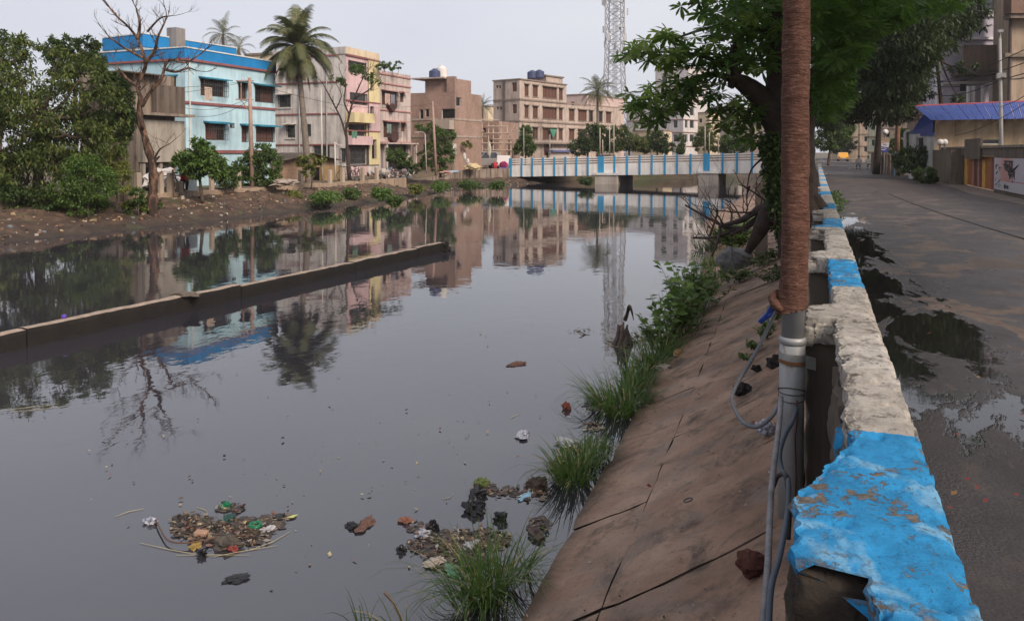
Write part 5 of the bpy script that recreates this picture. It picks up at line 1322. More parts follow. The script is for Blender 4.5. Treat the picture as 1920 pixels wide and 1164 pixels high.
# --- big broad-leaved tree at the parapet: whorls of long leaves
def whorl_mesh(seed, n=8, L_=.23):
    rr = random.Random(seed); q = MB()
    for ring in range(2):
        m = n if ring == 0 else n // 2
        for k in range(m):
            a = 2 * math.pi * (k + .5 * ring) / m + rr.uniform(-.2, .2); el = rr.uniform(-.5, .1) if ring == 0 else rr.uniform(.3, .8)
            l = L_ * rr.uniform(.75, 1.15) * (1 if ring == 0 else .7); w = l * .3
            d = Vector((math.cos(a) * math.cos(el), math.sin(a) * math.cos(el), math.sin(el))); s = Vector((-math.sin(a), math.cos(a), 0)); up = s.cross(d) * -1
            ctr = [d * (l * t_) + Vector((0, 0, -.18 * l * t_ * t_)) for t_ in (.06, .35, .7, 1.0)]; ws = [.12, .75, 1.0, 0]
            b = len(q.v)
            for c, wv in zip(ctr[:3], ws[:3]): q.v += [tuple(c - s * w * wv * .5 + up * .06 * w * wv), tuple(c - up * .04 * w), tuple(c + s * w * wv * .5 + up * .06 * w * wv)]
            q.v.append(tuple(ctr[3]))
            for i in range(2):
                for j in range(2): q.f.append((b + i * 3 + j, b + i * 3 + j + 1, b + i * 3 + j + 4, b + i * 3 + j + 3)); q.m.append(0)
            q.f.append((b + 6, b + 7, b + 9)); q.f.append((b + 7, b + 8, b + 9)); q.m += [0, 0]
    me = bpy.data.meshes.new('leaf_whorl'); me.from_pydata(q.v, [], q.f); me.polygons.foreach_set('use_smooth', [True] * len(q.f)); me.update(); return me
WH = [whorl_mesh(k) for k in range(5)]
for k, m_ in enumerate(WH): m_.materials.append(LF['alst'] if k < 3 else LF['alsth'])
TB = Vector((-.42, 14.7, -.6))
big = thing('canopy_tree', TB, 'big broad-leaved tree growing through the slope beside the parapet, limbs over canal and road', 'tree')
DT = 14.0
q = MB(); tpts = spline([at_d(1488, 425, 13.6), at_d(1489, 380, 13.7), at_d(1484, 300, 13.9), at_d(1482, 220, 14), at_d(1474, 120, 14), at_d(1468, 20, 14), at_d(1462, -120, 14), at_d(1470, -300, 14.2)], 5)
q.tube(tpts, [.52, .48, .46, .45, .44, .44, .43, .43, .43, .42, .42, .41, .41, .41, .40, .4, .39, .38, .37, .36, .35, .34, .33, .32, .3, .29, .28, .27, .26, .25, .24, .23, .22, .21, .2, .2][:len(tpts)], 16, jit=.07)
for k in range(7): a = k * .9; c = tpts[1]; q.tube([c + Vector((0, 0, .7)), c + Vector((math.cos(a) * .5, math.sin(a) * .4, .1)), c + Vector((math.cos(a) * .85, math.sin(a) * .7, -.55))], [.2, .17, .06], 7, jit=.15)
q.build('trunk', mat('dark_tree_bark', (.045, .032, .026), .95, .5, 6, .9, 16), big, smooth=True)
def limb(pts, r, name='limb'):
    q = MB(); s = spline([at_d(a[0], a[1], DT + (a[2] if len(a) > 2 else 0)) for a in pts], 5); n = len(s)
    q.tube(s, [r * (1 - .85 * k / n) for k in range(n)], 8, jit=.05); q.build(name, MC['dark_tree_bark'], big, smooth=True); return s
LS = [limb([(1470, 250), (1440, 200), (1405, 165), (1378, 150), (1370, 165)], .30)]
for a, r in (([(1385, 155), (1372, 110), (1385, 70), (1400, 30)], .1), ([(1378, 150), (1340, 140), (1300, 150), (1260, 170), (1210, 195)], .07), ([(1380, 145), (1340, 115), (1290, 100), (1230, 98), (1170, 100)], .05), ([(1420, 190), (1400, 215), (1385, 235)], .05), ([(1470, 90), (1430, 55), (1380, 45), (1320, 55), (1260, 75)], .08),
             ([(1468, 20), (1420, -20), (1350, -30), (1290, 10)], .1), ([(1475, 130), (1520, 60), (1580, 10), (1640, -30, 1)], .14), ([(1480, 180), (1530, 130), (1590, 110, 1), (1650, 90, 2)], .1), ([(1462, -100), (1540, -150), (1650, -140, 2), (1760, -80, 4)], .14), ([(1470, -60, 0), (1440, -140, -2), (1400, -200, -4)], .12), ([(1455, 255), (1435, 290), (1408, 320), (1400, 360)], .03)): LS.append(limb(a, r))
TIPS = [(1172, 100), (1195, 88), (1215, 80), (1240, 70), (1262, 62), (1205, 104), (1228, 98), (1258, 92), (1245, 110), (1178, 185), (1192, 205), (1210, 188), (1205, 222), (1225, 172), (1235, 200), (1252, 178), (1248, 218), (1225, 232), (1268, 196), (1276, 168), (1290, 150), (1292, 190), (1310, 172), (1262, 150), (1300, 132), (1322, 150),
        (1262, 120), (1285, 112), (1310, 100), (1335, 120), (1330, 88), (1350, 104), (1355, 140), (1290, 80), (1368, 200), (1392, 188), (1410, 205), (1380, 222), (1405, 232), (1362, 236), (1422, 222), (1396, 250), (1428, 250), (1352, 212), (1415, 270), (1330, 185), (1345, 165)]
def put_whorl(p, rr, sc_=1.0, which=None):
    o = bpy.data.objects.new('leaf_whorl', WH[which if which is not None else rr.choice([0, 1, 2, 0, 1, 2, 3])]); COL.objects.link(o); o.parent = big
    o.location = Vector(p) - ORG[big]; o.rotation_euler = (rr.uniform(-.6, .6), rr.uniform(-.6, .6), rr.uniform(0, 6.3)); s = sc_ * rr.uniform(.75, 1.2); o.scale = (s, s, s)
rr = random.Random(5)
for x, y in TIPS:
    for k in range(4): put_whorl(at_d(x + rr.uniform(-15, 15), y + rr.uniform(-11, 11), DT + rr.uniform(-.7, .7)), rr, 1.15, rr.choice([3, 4]) if ((x < 1275 and y < 125 and rr.random() < .85) or rr.random() < .3) else None)
for k in range(175):
    x, y = rr.uniform(1275, 1475), rr.uniform(-40, 135)
    if x < 1330 and y > 60: continue
    if x < 1300 and y > 15: continue
    put_whorl(at_d(x, y, DT + rr.uniform(-1.6, 1.6)), rr, 1.2, rr.choice([0, 1, 2, 3, 4]) if y < 60 and x < 1430 else None)
# the rest of the crown, over the road and above the frame, joined
q = MB(); VV = []; FF = []; nb_ = 0
WV = [np.array([v.co[:] for v in m_.vertices]) for m_ in WH]; WT3 = []
for m_ in WH:
    tri = []
    for p_ in m_.polygons:
        v_ = list(p_.vertices); tri += [v_ + [v_[2]]] if len(v_) == 3 else [v_]
    WT3.append(tri)
def add_whorls(pts, scl):
    global nb_
    for p_ in pts:
        k = rr.randrange(3); a, b_, g_ = rr.uniform(0, 6.3), rr.uniform(-.6, .6), rr.uniform(-.6, .6); s = scl * rr.uniform(.7, 1.2)
        ca, sa, cb, sb_, cg, sg_ = math.cos(a), math.sin(a), math.cos(b_), math.sin(b_), math.cos(g_), math.sin(g_)
        M = np.array([[ca, -sa, 0], [sa, ca, 0], [0, 0, 1]]) @ np.array([[cb, 0, sb_], [0, 1, 0], [-sb_, 0, cb]]) @ np.array([[1, 0, 0], [0, cg, -sg_], [0, sg_, cg]])
        VV.append(WV[k] @ M.T * s + np.array(p_)); FF.extend([[i + nb_ for i in f] for f in WT3[k]]); nb_ += len(WV[k])
pts = []
for (x, y, rx, ry, d0, d1, n) in ((1570, 60, 70, 70, 10, 16, 260), (1620, 0, 110, 60, 10, 18, 300), (1560, 150, 40, 60, 12, 18, 120), (1500, -120, 260, 90, 9, 17, 500), (1720, -20, 120, 50, 12, 20, 220), (1560, 190, 30, 35, 13, 18, 70), (1420, 30, 60, 70, 14.5, 17, 120)):
    for k in range(n):
        a, r_ = rr.uniform(0, 6.3), rr.random() ** .5; pts.append(at_d(x + rx * r_ * math.cos(a), y + ry * r_ * math.sin(a), rr.uniform(d0, d1)))
add_whorls(pts, 1.0)
Vn = np.vstack(VV) - np.array(ORG[big]); me = bpy.data.meshes.new('crown'); me.from_pydata(Vn.tolist(), [], [f if f[2] != f[3] else f[:3] for f in FF]); me.update()
o = link('crown', me, LF['alst'], big); o['kind'] = 'stuff'
# creeper climbing the trunk
iv = tree('ivy', 'dark creeper climbing the canal side of the big trunk', 'creeper', at_d(1452, 400, 13.2), pxblobs([(1452, 330, 16, 45), (1462, 370, 18, 40), (1440, 290, 14, 25), (1470, 420, 12, 40), (1468, 460, 8, 25), (1445, 262, 12, 14)], 13.3, .7), 5200, .085, 'dark', .015, shell=.2, subr=.6, aspect=.6)
# feathery dark trees over the road
def road_tree(label, base, blobs, n, leaf='shade', size=.26, r0=.3, trunk=None): return tree('street_tree', label, 'tree', base, blobs, n, size, leaf, r0, MC['dark_tree_bark'], aspect=.28, droop=.5, trunk_pts=trunk, subr=.34, shell=.25, group='trees shading the road')
b0 = Vector((at_d(1643, 300, 58).x, at_d(1643, 300, 58).y, 0))
road_tree('dark feathery tree arching over the road beyond the wire pole', b0, pxblobs([(1640, 130, 70, 60, 52), (1548, 215, 26, 40, 50), (1560, 150, 45, 60, 50), (1600, 110, 60, 50, 46), (1720, 60, 60, 60, 44), (1680, 130, 60, 60, 44), (1695, 150, 45, 50, 45), (1600, 60, 70, 50, 48), (1700, 60, 80, 60, 42), (1660, 200, 60, 30, 52), (1580, 205, 40, 25, 54), (1560, 60, 50, 70, 50)], 0, 1.2), 52000, size=.34, r0=.28, trunk=[b0, b0 + Vector((.1, 0, 2.5)), at_d(1648, 200, 57), at_d(1640, 130, 54)])
b1 = Vector((at_d(1800, 300, 40).x + 1.2, at_d(1800, 300, 40).y, 0))
road_tree('dark tree with drooping feathery sprays above the blue tin roof', gz(1775, 55, 0), pxblobs([(1750, 40, 70, 45, 55), (1830, 35, 26, 34, 54), (1715, 100, 40, 45, 56), (1788, 50, 35, 28, 54), (1808, 128, 22, 14, 54), (1722, 175, 25, 14, 56), (1690, 20, 70, 50, 54), (1760, -40, 100, 50, 54), (1795, 182, 16, 6, 54)], 0, 1.0), 21000, size=.36, r0=.2)
tree('street_tree', 'sunlit green tree over the far end of the road near the taxi', 'tree', gz(1553, 95, 0), pxblobs([(1565, 245, 26, 22), (1550, 262, 22, 22), (1585, 238, 16, 14), (1580, 262, 14, 10), (1555, 225, 20, 14), (1545, 200, 18, 30)], 95, 1), 9000, .36, 'mid', .2, group='trees shading the road')
tree('street_tree', 'dark tree low behind the taxi', 'tree', gz(1577, 150, 0), pxblobs([(1578, 275, 22, 14), (1590, 268, 14, 10)], 155), 2500, .5, 'dark', .2, group='trees shading the road')
tree('hedge_bush', 'big dark hedge bush before the white gate wall', 'bush', gz(1725, 47, 0), pxblobs([(1725, 295, 26, 22), (1700, 300, 22, 22), (1740, 285, 16, 12), (1690, 312, 14, 14)], 47, .8), 7000, .16, 'dark', .06)
tree('hedge_bush', 'lower leafy bush at the foot of the dark gate wall', 'bush', gz(1733, 41, 0), pxblobs([(1733, 328, 18, 14), (1745, 335, 12, 9)], 41, .8), 3000, .14, 'mid', .04)
tree('hedge_bush', 'bush behind the plank fence beside the wire pole', 'bush', gz(1700, 62, 0), pxblobs([(1695, 260, 14, 20), (1680, 275, 16, 16)], 62, .8), 3000, .2, 'mid', .06)
tree('wayside_weeds', 'weeds in the gap between parapet and puddle down the road', 'weeds', Vector((.5, 24, 0)), [(Vector((.55, 24, .12)), (.22, .8, .16)), (Vector((.6, 28, .15)), (.25, 1.2, .2))], 900, .1, 'mid', .01)

# one more roadside tree stands just out of the picture; its shade and its reflection fall on the wet road
road_tree('roadside tree just out of the picture whose crown shades the wet road', Vector((7.6, 9, 0)), [(Vector((6.5, 8, 8.0)), (3.2, 3.6, 1.6)), (Vector((4.2, 10, 8.6)), (2.6, 3, 1.4)), (Vector((8, 13, 8.4)), (3, 3, 1.6)), (Vector((3.5, 3, 8.5)), (2.6, 3, 1.3))], 9000, size=.4, r0=.3)
# --- grass tufts and weeds along the near water's edge
def blade_mesh(q, c, n, L_, spread, w, rr, lean=(0, 0), mi=0, seg=5):
    for k in range(n):
        a = rr.uniform(0, 2 * math.pi); rad = spread * .35 * rr.random() ** .5
        p = Vector(c) + Vector((math.cos(a) * rad, math.sin(a) * rad, -.02)); t_ = rr.random() ** .55
        a2 = a + rr.uniform(-.8, .8); d = Vector((math.cos(a2) * t_ * 1.0 + lean[0], math.sin(a2) * t_ * 1.0 + lean[1], 1.0)).normalized()
        l = L_ * rr.uniform(.45, 1.15); g_ = rr.uniform(.06, .26) * (.7 + t_); s = Vector((-math.sin(a2), math.cos(a2), 0)) * w * rr.uniform(.6, 1.2) * .5
        b = len(q.v)
        for i in range(seg + 1):
            f = 1 - (i / seg) ** 1.6; q.v += [tuple(p - s * f), tuple(p + s * f)]
            p = p + d * (l / seg); d = (d + Vector((0, 0, -g_ * (1 + i * .55)))).normalized()
        for i in range(seg): q.f.append((b + 2 * i, b + 2 * i + 1, b + 2 * i + 3, b + 2 * i + 2)); q.m.append(mi if rr.random() > .08 else 1)
M_STRAW = mat('dry_straw', (.24, .2, .1), .8, .3, 8)
def tuft(label, spots, leaf, seed, group='grass tufts on the water edge'):
    rr = random.Random(seed); q = MB()
    for (c, n, L_, sp_, w, lean) in spots: blade_mesh(q, c, n, L_, sp_, w, rr, lean)
    return tag(q.build('grass_tuft', [LF[leaf], M_STRAW], org=spots[0][0]), label, 'grass', group)
def es(px, py): p = on_z(px, py, WATER_Z + .04); return p
tuft('big arching grass tuft nearest the camera, beside the floating litter', [(es(915, 1120), 190, .58, .34, .011, (-.1, -.05)), (es(880, 1130), 80, .66, .3, .010, (-.25, 0)), (es(950, 1085), 80, .5, .3, .010, (.15, .05)), (es(990, 1060), 22, .5, .12, .009, (.45, .05))], 'grass', 1)
tuft('few grass blades at the lower picture edge left of the big tuft', [(es(745, 1185), 14, .42, .25, .012, (-.3, 0)), (es(680, 1180), 9, .3, .2, .01, (-.4, 0))], 'grass2', 2)
tuft('dense grass tuft beside the blue scrap, second from the camera', [(es(1075, 900), 130, .42, .45, .013, (-.15, 0)), (es(1110, 850), 120, .32, .5, .013, (.05, 0)), (es(1055, 890), 70, .5, .3, .011, (-.5, 0)), (es(1090, 870), 160, .3, .5, .02, (0, 0))], 'grass', 3)
tuft('tall grass tuft with long drooping blades beside the orange wrapper', [(es(1160, 775), 160, .62, .5, .014, (-.15, 0)), (es(1130, 760), 80, .7, .4, .012, (-.5, 0)), (es(1195, 720), 160, .6, .6, .014, (0, 0)), (es(1180, 750), 130, .42, .7, .022, (.05, 0))], 'grass', 4)
tuft('thick grass bank between the tall tuft and the leafy weeds', [(es(1225, 680), 150, .62, .6, .014, (-.1, 0)), (es(1245, 655), 140, .6, .7, .014, (.0, 0)), (es(1205, 690), 70, .5, .4, .012, (-.3, 0)), (es(1265, 660), 120, .3, .6, .02, (.1, 0))], 'grass', 5)
tuft('grass under the leafy weeds on the water edge', [(es(1285, 625), 160, .7, .8, .016, (0, 0)), (es(1300, 600), 130, .6, .8, .016, (0, 0))], 'grass2', 6)
tuft('bright grass patch right behind the leafy weeds', [(es(1322, 560), 220, .75, 1.2, .018, (0, 0)), (es(1345, 535), 220, .7, 1.3, .018, (.0, 0)), (es(1300, 560), 120, .8, .9, .018, (-.2, 0))], 'grass', 7)
tuft('grass patch around the grey boulder', [(es(1340, 500), 160, .7, 1.6, .02, (0, 0)), (es(1362, 500), 160, .6, 1.4, .02, (0, 0))], 'grass', 8)
tuft('grass at the foot of the driftwood heap', [(es(1350, 470), 120, .7, 1.8, .025, (0, 0)), (es(1330, 465), 90, .6, 1.6, .025, (0, 0))], 'grass2', 9)
# broad leaved weeds
def weed(label, spots, seed, leaf='weed', group='leafy weeds on the slope', name='weed_plant'):
    rr = random.Random(seed); h = thing(name, spots[0][0], label, 'weed', group); q = MB(); P = []; D = []; Z = []
    for (c, ns, H, sp_, ls_) in spots:
        for k in range(ns):
            a = rr.uniform(0, 6.3); b = Vector(c) + Vector((math.cos(a), math.sin(a), 0)) * sp_ * .4 * rr.random()
            top = b + Vector((math.cos(a) * sp_ * rr.random(), math.sin(a) * sp_ * rr.random(), H * rr.uniform(.5, 1.1))); q.tube([b, b.lerp(top, .5) + Vector((0, 0, .04)), top], [.007, .005, .003], 5)
            nl = rr.randint(7, 12)
            for i in range(nl):
                t_ = .3 + .7 * i / nl; a2 = rr.uniform(0, 6.3); P.append(b.lerp(top, t_)); D.append(Vector((math.cos(a2), math.sin(a2), rr.uniform(-.3, .5) + .3 * t_)).normalized()); Z.append(ls_ * rr.uniform(.6, 1.2))
    q.build('stem', mat('weed_stem', (.09, .11, .035), .7), h)['kind'] = 'stuff'
    V, F_ = leaf_arrays(np.array(P), np.array(D), np.array(Z), .58, .3)
    link('leaves', np_mesh('leaves', V - np.array(ORG[h]), F_), LF[leaf], h); return h
weed('tall leafy weeds leaning over the water before the driftwood', [(es(1262, 640), 26, .85, .45, .17), (es(1290, 600), 30, .95, .5, .17), (es(1310, 590), 22, .9, .5, .16), (es(1240, 655), 12, .6, .35, .14)], 3)
weed('leafy shrubby clump with upright leaves at the driftwood heap', [(on_slope(1378, 468, .0), 34, .75, .45, .22), (on_slope(1372, 462, 0), 24, .6, .4, .2)], 4, 'mid')
weed('low weeds rooted in the slab joint below the wrapped post', [(on_slope(1415, 655, 0), 10, .12, .12, .05), (on_slope(1432, 635, 0), 12, .14, .12, .05), (on_slope(1455, 600, 0), 12, .2, .1, .06), (on_slope(1400, 675, 0), 8, .08, .1, .045), (on_slope(1440, 620, 0), 10, .14, .1, .055)], 5, 'weed')
weed('low weeds rooted along the slab joint farther up the slope', [(on_slope(1455, 520, 0), 14, .2, .25, .09), (on_slope(1440, 528, 0), 12, .16, .2, .08), (on_slope(1452, 485, 0), 14, .2, .3, .1), (on_slope(1420, 500, 0), 12, .2, .3, .1), (on_slope(1395, 520, 0), 14, .2, .4, .1), (on_slope(1375, 530, 0), 12, .25, .4, .1), (on_slope(1435, 490, 0), 10, .2, .3, .1)], 6, 'mid')
weed('few weeds beside the ivy clad trunk foot', [(on_slope(1360, 455, 0), 14, .5, .6, .16), (on_slope(1340, 462, 0), 12, .4, .6, .14), (on_slope(1390, 440, 0), 14, .45, .5, .16), (on_slope(1405, 425, 0), 10, .4, .5, .16), (on_slope(1420, 430, 0), 10, .3, .4, .14)], 7, 'dark')
# plants on the far bank
rr_ = random.Random(11)
for k, (px_, py_, w_, lab, leaf) in enumerate(((612, 375, 26, 'green weed patch on the far bank below the brick hut', 'light'), (715, 368, 18, 'green weed patch on the far bank below the rose grey house', 'light'), (825, 353, 18, 'weed patch at the foot of the wing wall', 'light'), (880, 350, 22, 'weeds under the middle of the wing wall', 'mid'), (932, 352, 14, 'broad leaved clump at the corner of wing wall and bridge', 'mid'),
                                            (740, 380, 12, 'low weeds close to the water on the far bank', 'mid'), (862, 335, 5, 'weed hanging on the wing wall face', 'mid'), (330, 385, 16, 'low weeds on the bank right of the dead tree', 'mid'), (550, 372, 12, 'dry weeds on the far bank below the fence', 'yellow'), (448, 368, 14, 'dry grass on the far bank under the wire pole', 'yellow'), (1100, 342, 14, 'weeds below the left bridge span', 'dark'), (385, 372, 20, 'leafy weeds on the bank below the small bright tree', 'light'), (480, 372, 16, 'green weeds on the bank under the bush behind the fence', 'mid'),
        (660, 366, 14, 'weeds on the bank below the half bare tree', 'mid'), (230, 392, 20, 'weeds on the bank left of the dead tree', 'mid'), (100, 402, 30, 'low scrub at the water under the mango tree', 'mango'), (30, 408, 28, 'low scrub at the water by the left picture edge', 'mango'), (780, 358, 14, 'weeds on the bank near the start of the wing wall', 'yellow'))):
    p = on_z(px_, py_, -.85); d = to_px(p)[2]; r_ = w_ * d / FPX
    tree('bank_weeds', lab, 'weeds', p, [(p + Vector((0, 0, .12)), (r_, r_ * 1.2, .28 if w_ > 8 else .5)), (p + Vector((-.4, .6, .15)), (r_ * .8, r_, .25))], int(500 + 60 * w_), .17, leaf, .015, shell=.1, subr=.5, limbs=False, group='weed patches on the far bank')

for k, (px_, py_, w_, lab, leaf) in enumerate(((345, 378, 16, 'leafy shrub on the bank between dead tree and small bright tree', 'mid'), (265, 398, 14, 'scrubby shrub low on the bank before the dead tree', 'mango'), (520, 366, 13, 'shrub on the bank before the brick hut', 'light'), (180, 398, 22, 'scrub at the water below the feathery shrub', 'light'))):
    p = on_z(px_, py_, -.8); r_ = w_ * to_px(p)[2] / FPX
    tree('bank_shrub', lab, 'shrub', p, [(p + Vector((0, 0, .35)), (r_, r_ * 1.2, .3)), (p + Vector((.1, .5, .2)), (r_ * .8, r_, .25)), (p + Vector((-.3, -.4, .25)), (r_ * .7, r_ * .8, .22))], int(600 + 70 * w_), .15, leaf, .02, shell=.2, subr=.4, group='shrubs on the far bank')
# ------------------------------------------------------------------ right side of the road
# compound wall with gate and banner, X ~ 6.9
XW = 6.9
M_CW = wallmat('mossy_wall', (.12, .095, .075), (.025, .022, .018), .8, 1.3)
M_TANW = wallmat('tan_wall', (.33, .25, .17), (.1, .075, .05), .7)
FWall = Face((XW, 30, 0), (0, 1, 0), (-1, 0, 0))
uA, uB = FWall.uz(1935, 300)[0], FWall.uz(1762, 300)[0]
ug0, ug1 = sorted((FWall.uz(1802, 320)[0], FWall.uz(1864, 320)[0]))
cw = thing('compound_wall', (XW, 30 + ug0, 0), 'dark weathered compound wall around the gate on the far side of the road', 'wall')
zt_ = FWall.uz(1890, 277)[1]; q = MB(); hs = [(ug0, ug1, -.1, FWall.uz(1830, 292)[1])]
facade(q, FWall, -14, uB, -.1, zt_, hs, .3); q.face([FWall.at(uB, -.1), FWall.at(uB, -.1, -.35), FWall.at(uB, zt_, -.35), FWall.at(uB, zt_)]); q.face([FWall.at(-14, zt_), FWall.at(uB, zt_), FWall.at(uB, zt_, -.35), FWall.at(-14, zt_, -.35)])
q.face([FWall.at(uB, -.1, -.35), FWall.at(uB + .0, -.1, -9), FWall.at(uB, zt_, -9), FWall.at(uB, zt_, -.35)])
q.build('wall', M_CW, cw)
q = MB(); fbox(q, FWall, -14, uB, zt_ + .001, zt_ + .1, -.4, .06); q.build('coping', wallmat('wall_coping', (.2, .17, .14), amt=.7), cw)
gl_ = MB(); fbox(gl_, FWall, FWall.uz(1842, 285)[0], FWall.uz(1812, 285)[0], zt_ - .5, zt_ + .45, .0, .09); gl_.build('lintel_panel', M_CW, cw)
q = MB(); fbox(q, FWall, ug1 + .15, uB - .1, -.1, zt_ - .05, .0, .45); q.build('pier', wallmat('pier_wall', (.17, .135, .105), (.04, .03, .025), .8), cw)
# gate: painted boards
gate = thing('gate', (XW, 30 + (ug0 + ug1) / 2, 0), 'wooden gate of yellow, orange and dark red boards in the compound wall', 'gate')
gb = [('y', .09), ('o', .11), ('r', .05), ('p', .07), ('d', .11), ('p', .06), ('d', .08), ('y', .09), ('o', .14), ('r', .08), ('o', .08), ('d', .04)]
GM = {'y': mat('gate_yellow', (.46, .25, .05), .6, .3, 3), 'o': mat('gate_orange', (.24, .075, .02), .6, .3, 3), 'r': mat('gate_red', (.15, .03, .02), .6, .3, 3), 'p': mat('gate_pink', (.27, .12, .09), .6, .3, 3), 'd': mat('gate_dark', (.06, .015, .012), .6, .3, 3)}
u_ = ug1; tot = sum(w for _, w in gb); zg = FWall.uz(1830, 293)[1]
for k, w_ in gb:
    ww_ = w_ / tot * (ug1 - ug0); q = MB(); fbox(q, FWall, u_ - ww_ + .01, u_ - .01, .06, zg - .02, -.25, -.2 + (.05 if k in 'yp' else .0)); q.build('board', GM[k], gate); u_ -= ww_
for z in (.25, zg - .3): q = MB(); fbox(q, FWall, ug0 + .02, ug1 - .02, z, z + .09, -.30, -.255); q.build('batten', GM['r'], gate)
# banner with Bengali lettering
ub0, ub1 = FWall.uz(1975, 320)[0], FWall.uz(1867, 320)[0]; zb0, zb1 = FWall.uz(1866, 354)[1], FWall.uz(1866, 296)[1]
ban = thing('banner', (XW - .1, 30 + ub1, zb0), 'printed white and red banner with black Bengali lettering on the compound wall', 'banner')
t = NT('banner_print'); g_ = t.n.new('ShaderNodeNewGeometry'); sp = t.n.new('ShaderNodeSeparateXYZ'); t.L(g_.outputs['Position'], sp.inputs[0])
mr = t.n.new('ShaderNodeMapRange'); mr.inputs[1].default_value = 30 + ub1; mr.inputs[2].default_value = 30 + ub0; t.L(sp.outputs[1], mr.inputs[0])
cc = t.ramp(t.math('ADD', mr.outputs[0], t.math('MULTIPLY', t.math('SUBTRACT', t.noise(2, 2), .5), .12)), [(.06, (.36, .34, .37)), (.2, (.40, .17, .15)), (.33, (.34, .18, .18)), (.42, (.36, .33, .38)), (1, (.36, .33, .38))])
mz = t.n.new('ShaderNodeMapRange'); mz.inputs[1].default_value = zb0; mz.inputs[2].default_value = zb1; t.L(sp.outputs[2], mz.inputs[0])
cc = t.mix(t.ramp(mz.outputs[0], [(.27, 1), (.3, 0)]), cc, (.37, .35, .37)); t.col(cc); t.rough(.4)
q = MB(); fbox(q, FWall, ub0, ub1, zb0, zb1, .03, .055); q.build('sheet', t.mat, ban)
M_INK = mat('black_ink', (.012, .012, .02), .5, .1, 3, 0); M_REDL = mat('red_line', (.35, .02, .03), .5, .1, 3, 0)
BW, BH = ub1 - ub0, zb1 - zb0
def btext(s, u, z, size, m, name='lettering'):
    cu = bpy.data.curves.new(name, 'FONT'); cu.body = s; cu.size = size; cu.extrude = .003; cu.offset = .004 * (size / .3)
    tmp = bpy.data.objects.new(name, cu); COL.objects.link(tmp); bpy.context.view_layer.update()
    me = bpy.data.meshes.new_from_object(tmp.evaluated_get(bpy.context.evaluated_depsgraph_get())); bpy.data.objects.remove(tmp)
    # local x runs along -t (left to right seen from the road)
    for v in me.vertices:
        x, y, z_ = v.co; p = FWall.at(u - x, z + y, .066 + z_) - ORG[ban]; v.co = p
    me.update(); return link(name, me, m, ban)
btext('জন্ম', ub1 - BW * .22, zb0 + BH * .60, BH * .52, M_INK)
btext('শিল্প', ub1 - BW * .30, zb0 + BH * .38, BH * .36, M_INK)
btext('বিনোদন', ub1 - BW * .22, zb0 + BH * .07, BH * .17, M_INK)
q = MB(); fbox(q, FWall, ub0 + .02, ub1 - BW * .27, zb0 + BH * .305, zb0 + BH * .322, .056, .06); q.build('red_line', M_REDL, ban)
q = MB()      # swash under the letters and sketched reeds at the edge
q.tube([FWall.at(ub1 - BW * (.2 + .3 * k / 12), zb0 + BH * (.83 - .20 * math.sin(math.pi * k / 12)), .066) for k in range(13)], [.006 + .05 * math.sin(math.pi * k / 12) for k in range(13)], 5); q.build('swash', M_INK, ban)
q = MB()
for k in range(26):
    a = R.uniform(.2, 1.2); b_ = (R.uniform(.02, .12), R.uniform(.05, .8)); l = R.uniform(.05, .13)
    q.bar(FWall.at(ub1 - BW * b_[0], zb0 + BH * b_[1], .06), FWall.at(ub1 - BW * (b_[0] + l * .5 * math.cos(a)), zb0 + BH * (b_[1] + l * math.sin(a)), .06), .012, .006)
q.build('sketch_line', M_INK, ban)
# globe lamps on the gate pier
for k, px_ in enumerate((1763, 1771)):
    c = at_d(px_, 267, 40.0); gl = thing('globe_lamp', c - Vector((0, 0, .3)), 'unlit white globe lamp on the gate pier, ' + ('the one nearer the white wall' if k == 0 else 'the one nearer the gate'), 'lamp', 'globe lamps')
    q = MB(); q.lathe(c, [(.17 * math.sin(a), -.17 * math.cos(a)) for a in [math.pi * i / 10 for i in range(11)]], 16); q.build('globe', mat('opal_glass', (.5, .47, .45), .3, .1), gl, smooth=True)
    q = MB(); q.tube([c - Vector((0, 0, .38)), c - Vector((0, 0, .15))], .035, 8); q.build('stem', M_IRON, gl)

# house with blue tin roof, standing square to the road behind the wall
bt = thing('tin_roof_house', at_d(1830, 290, 47), 'low house with a blue corrugated tin roof behind the compound wall', 'house')
M_TIN = NT('blue_tin'); M_TIN.col(M_TIN.ramp(M_TIN.noise(1.2, 5), [(.3, (.035, .075, .30)), (.7, (.07, .13, .42))])); M_TIN.rough(.45); M_TIN = M_TIN.mat
E0, E1 = at_d(1746, 226, 45), at_d(1990, 222, 45); G0, G1 = at_d(1714, 200, 52), at_d(1990, 188, 52)
NS = 17
for k in range(NS):
    a0, a1 = k / NS, (k + 1) / NS - .004; q = MB(); n = 8
    def P(i, j):
        f = a0 + (a1 - a0) * i / n; e = E0.lerp(E1, f); g_ = G0.lerp(G1, f); p = e.lerp(g_, j / 3); p.z += .03 * (i % 2) + (.012 if k % 2 else 0); return p
    q.grid(P, n, 3); o = q.build('roof_sheet', M_TIN, bt); md = o.modifiers.new('s', 'SOLIDIFY'); md.thickness = .012
q = MB(); q.tube([G0, G1], .09, 6); q.build('ridge_cap', mat('ridge_red', (.30, .06, .07), .6), bt)
GA, GB_, GC = at_d(1703, 256, 49), at_d(1748, 236, 45.2), at_d(1718, 205, 51.5)
q = MB(); q.face([at_d(1702, 257, 50), at_d(1747, 254, 45.2), at_d(1748, 229, 45.1), at_d(1732, 214, 48)]); o = q.build('side_sheet', mat('blue_tarp', (.025, .06, .30), .5, .25), bt); md = o.modifiers.new('s', 'SOLIDIFY'); md.thickness = .02
w0, w1 = at_d(1752, 300, 46.5), at_d(1990, 300, 46.5)
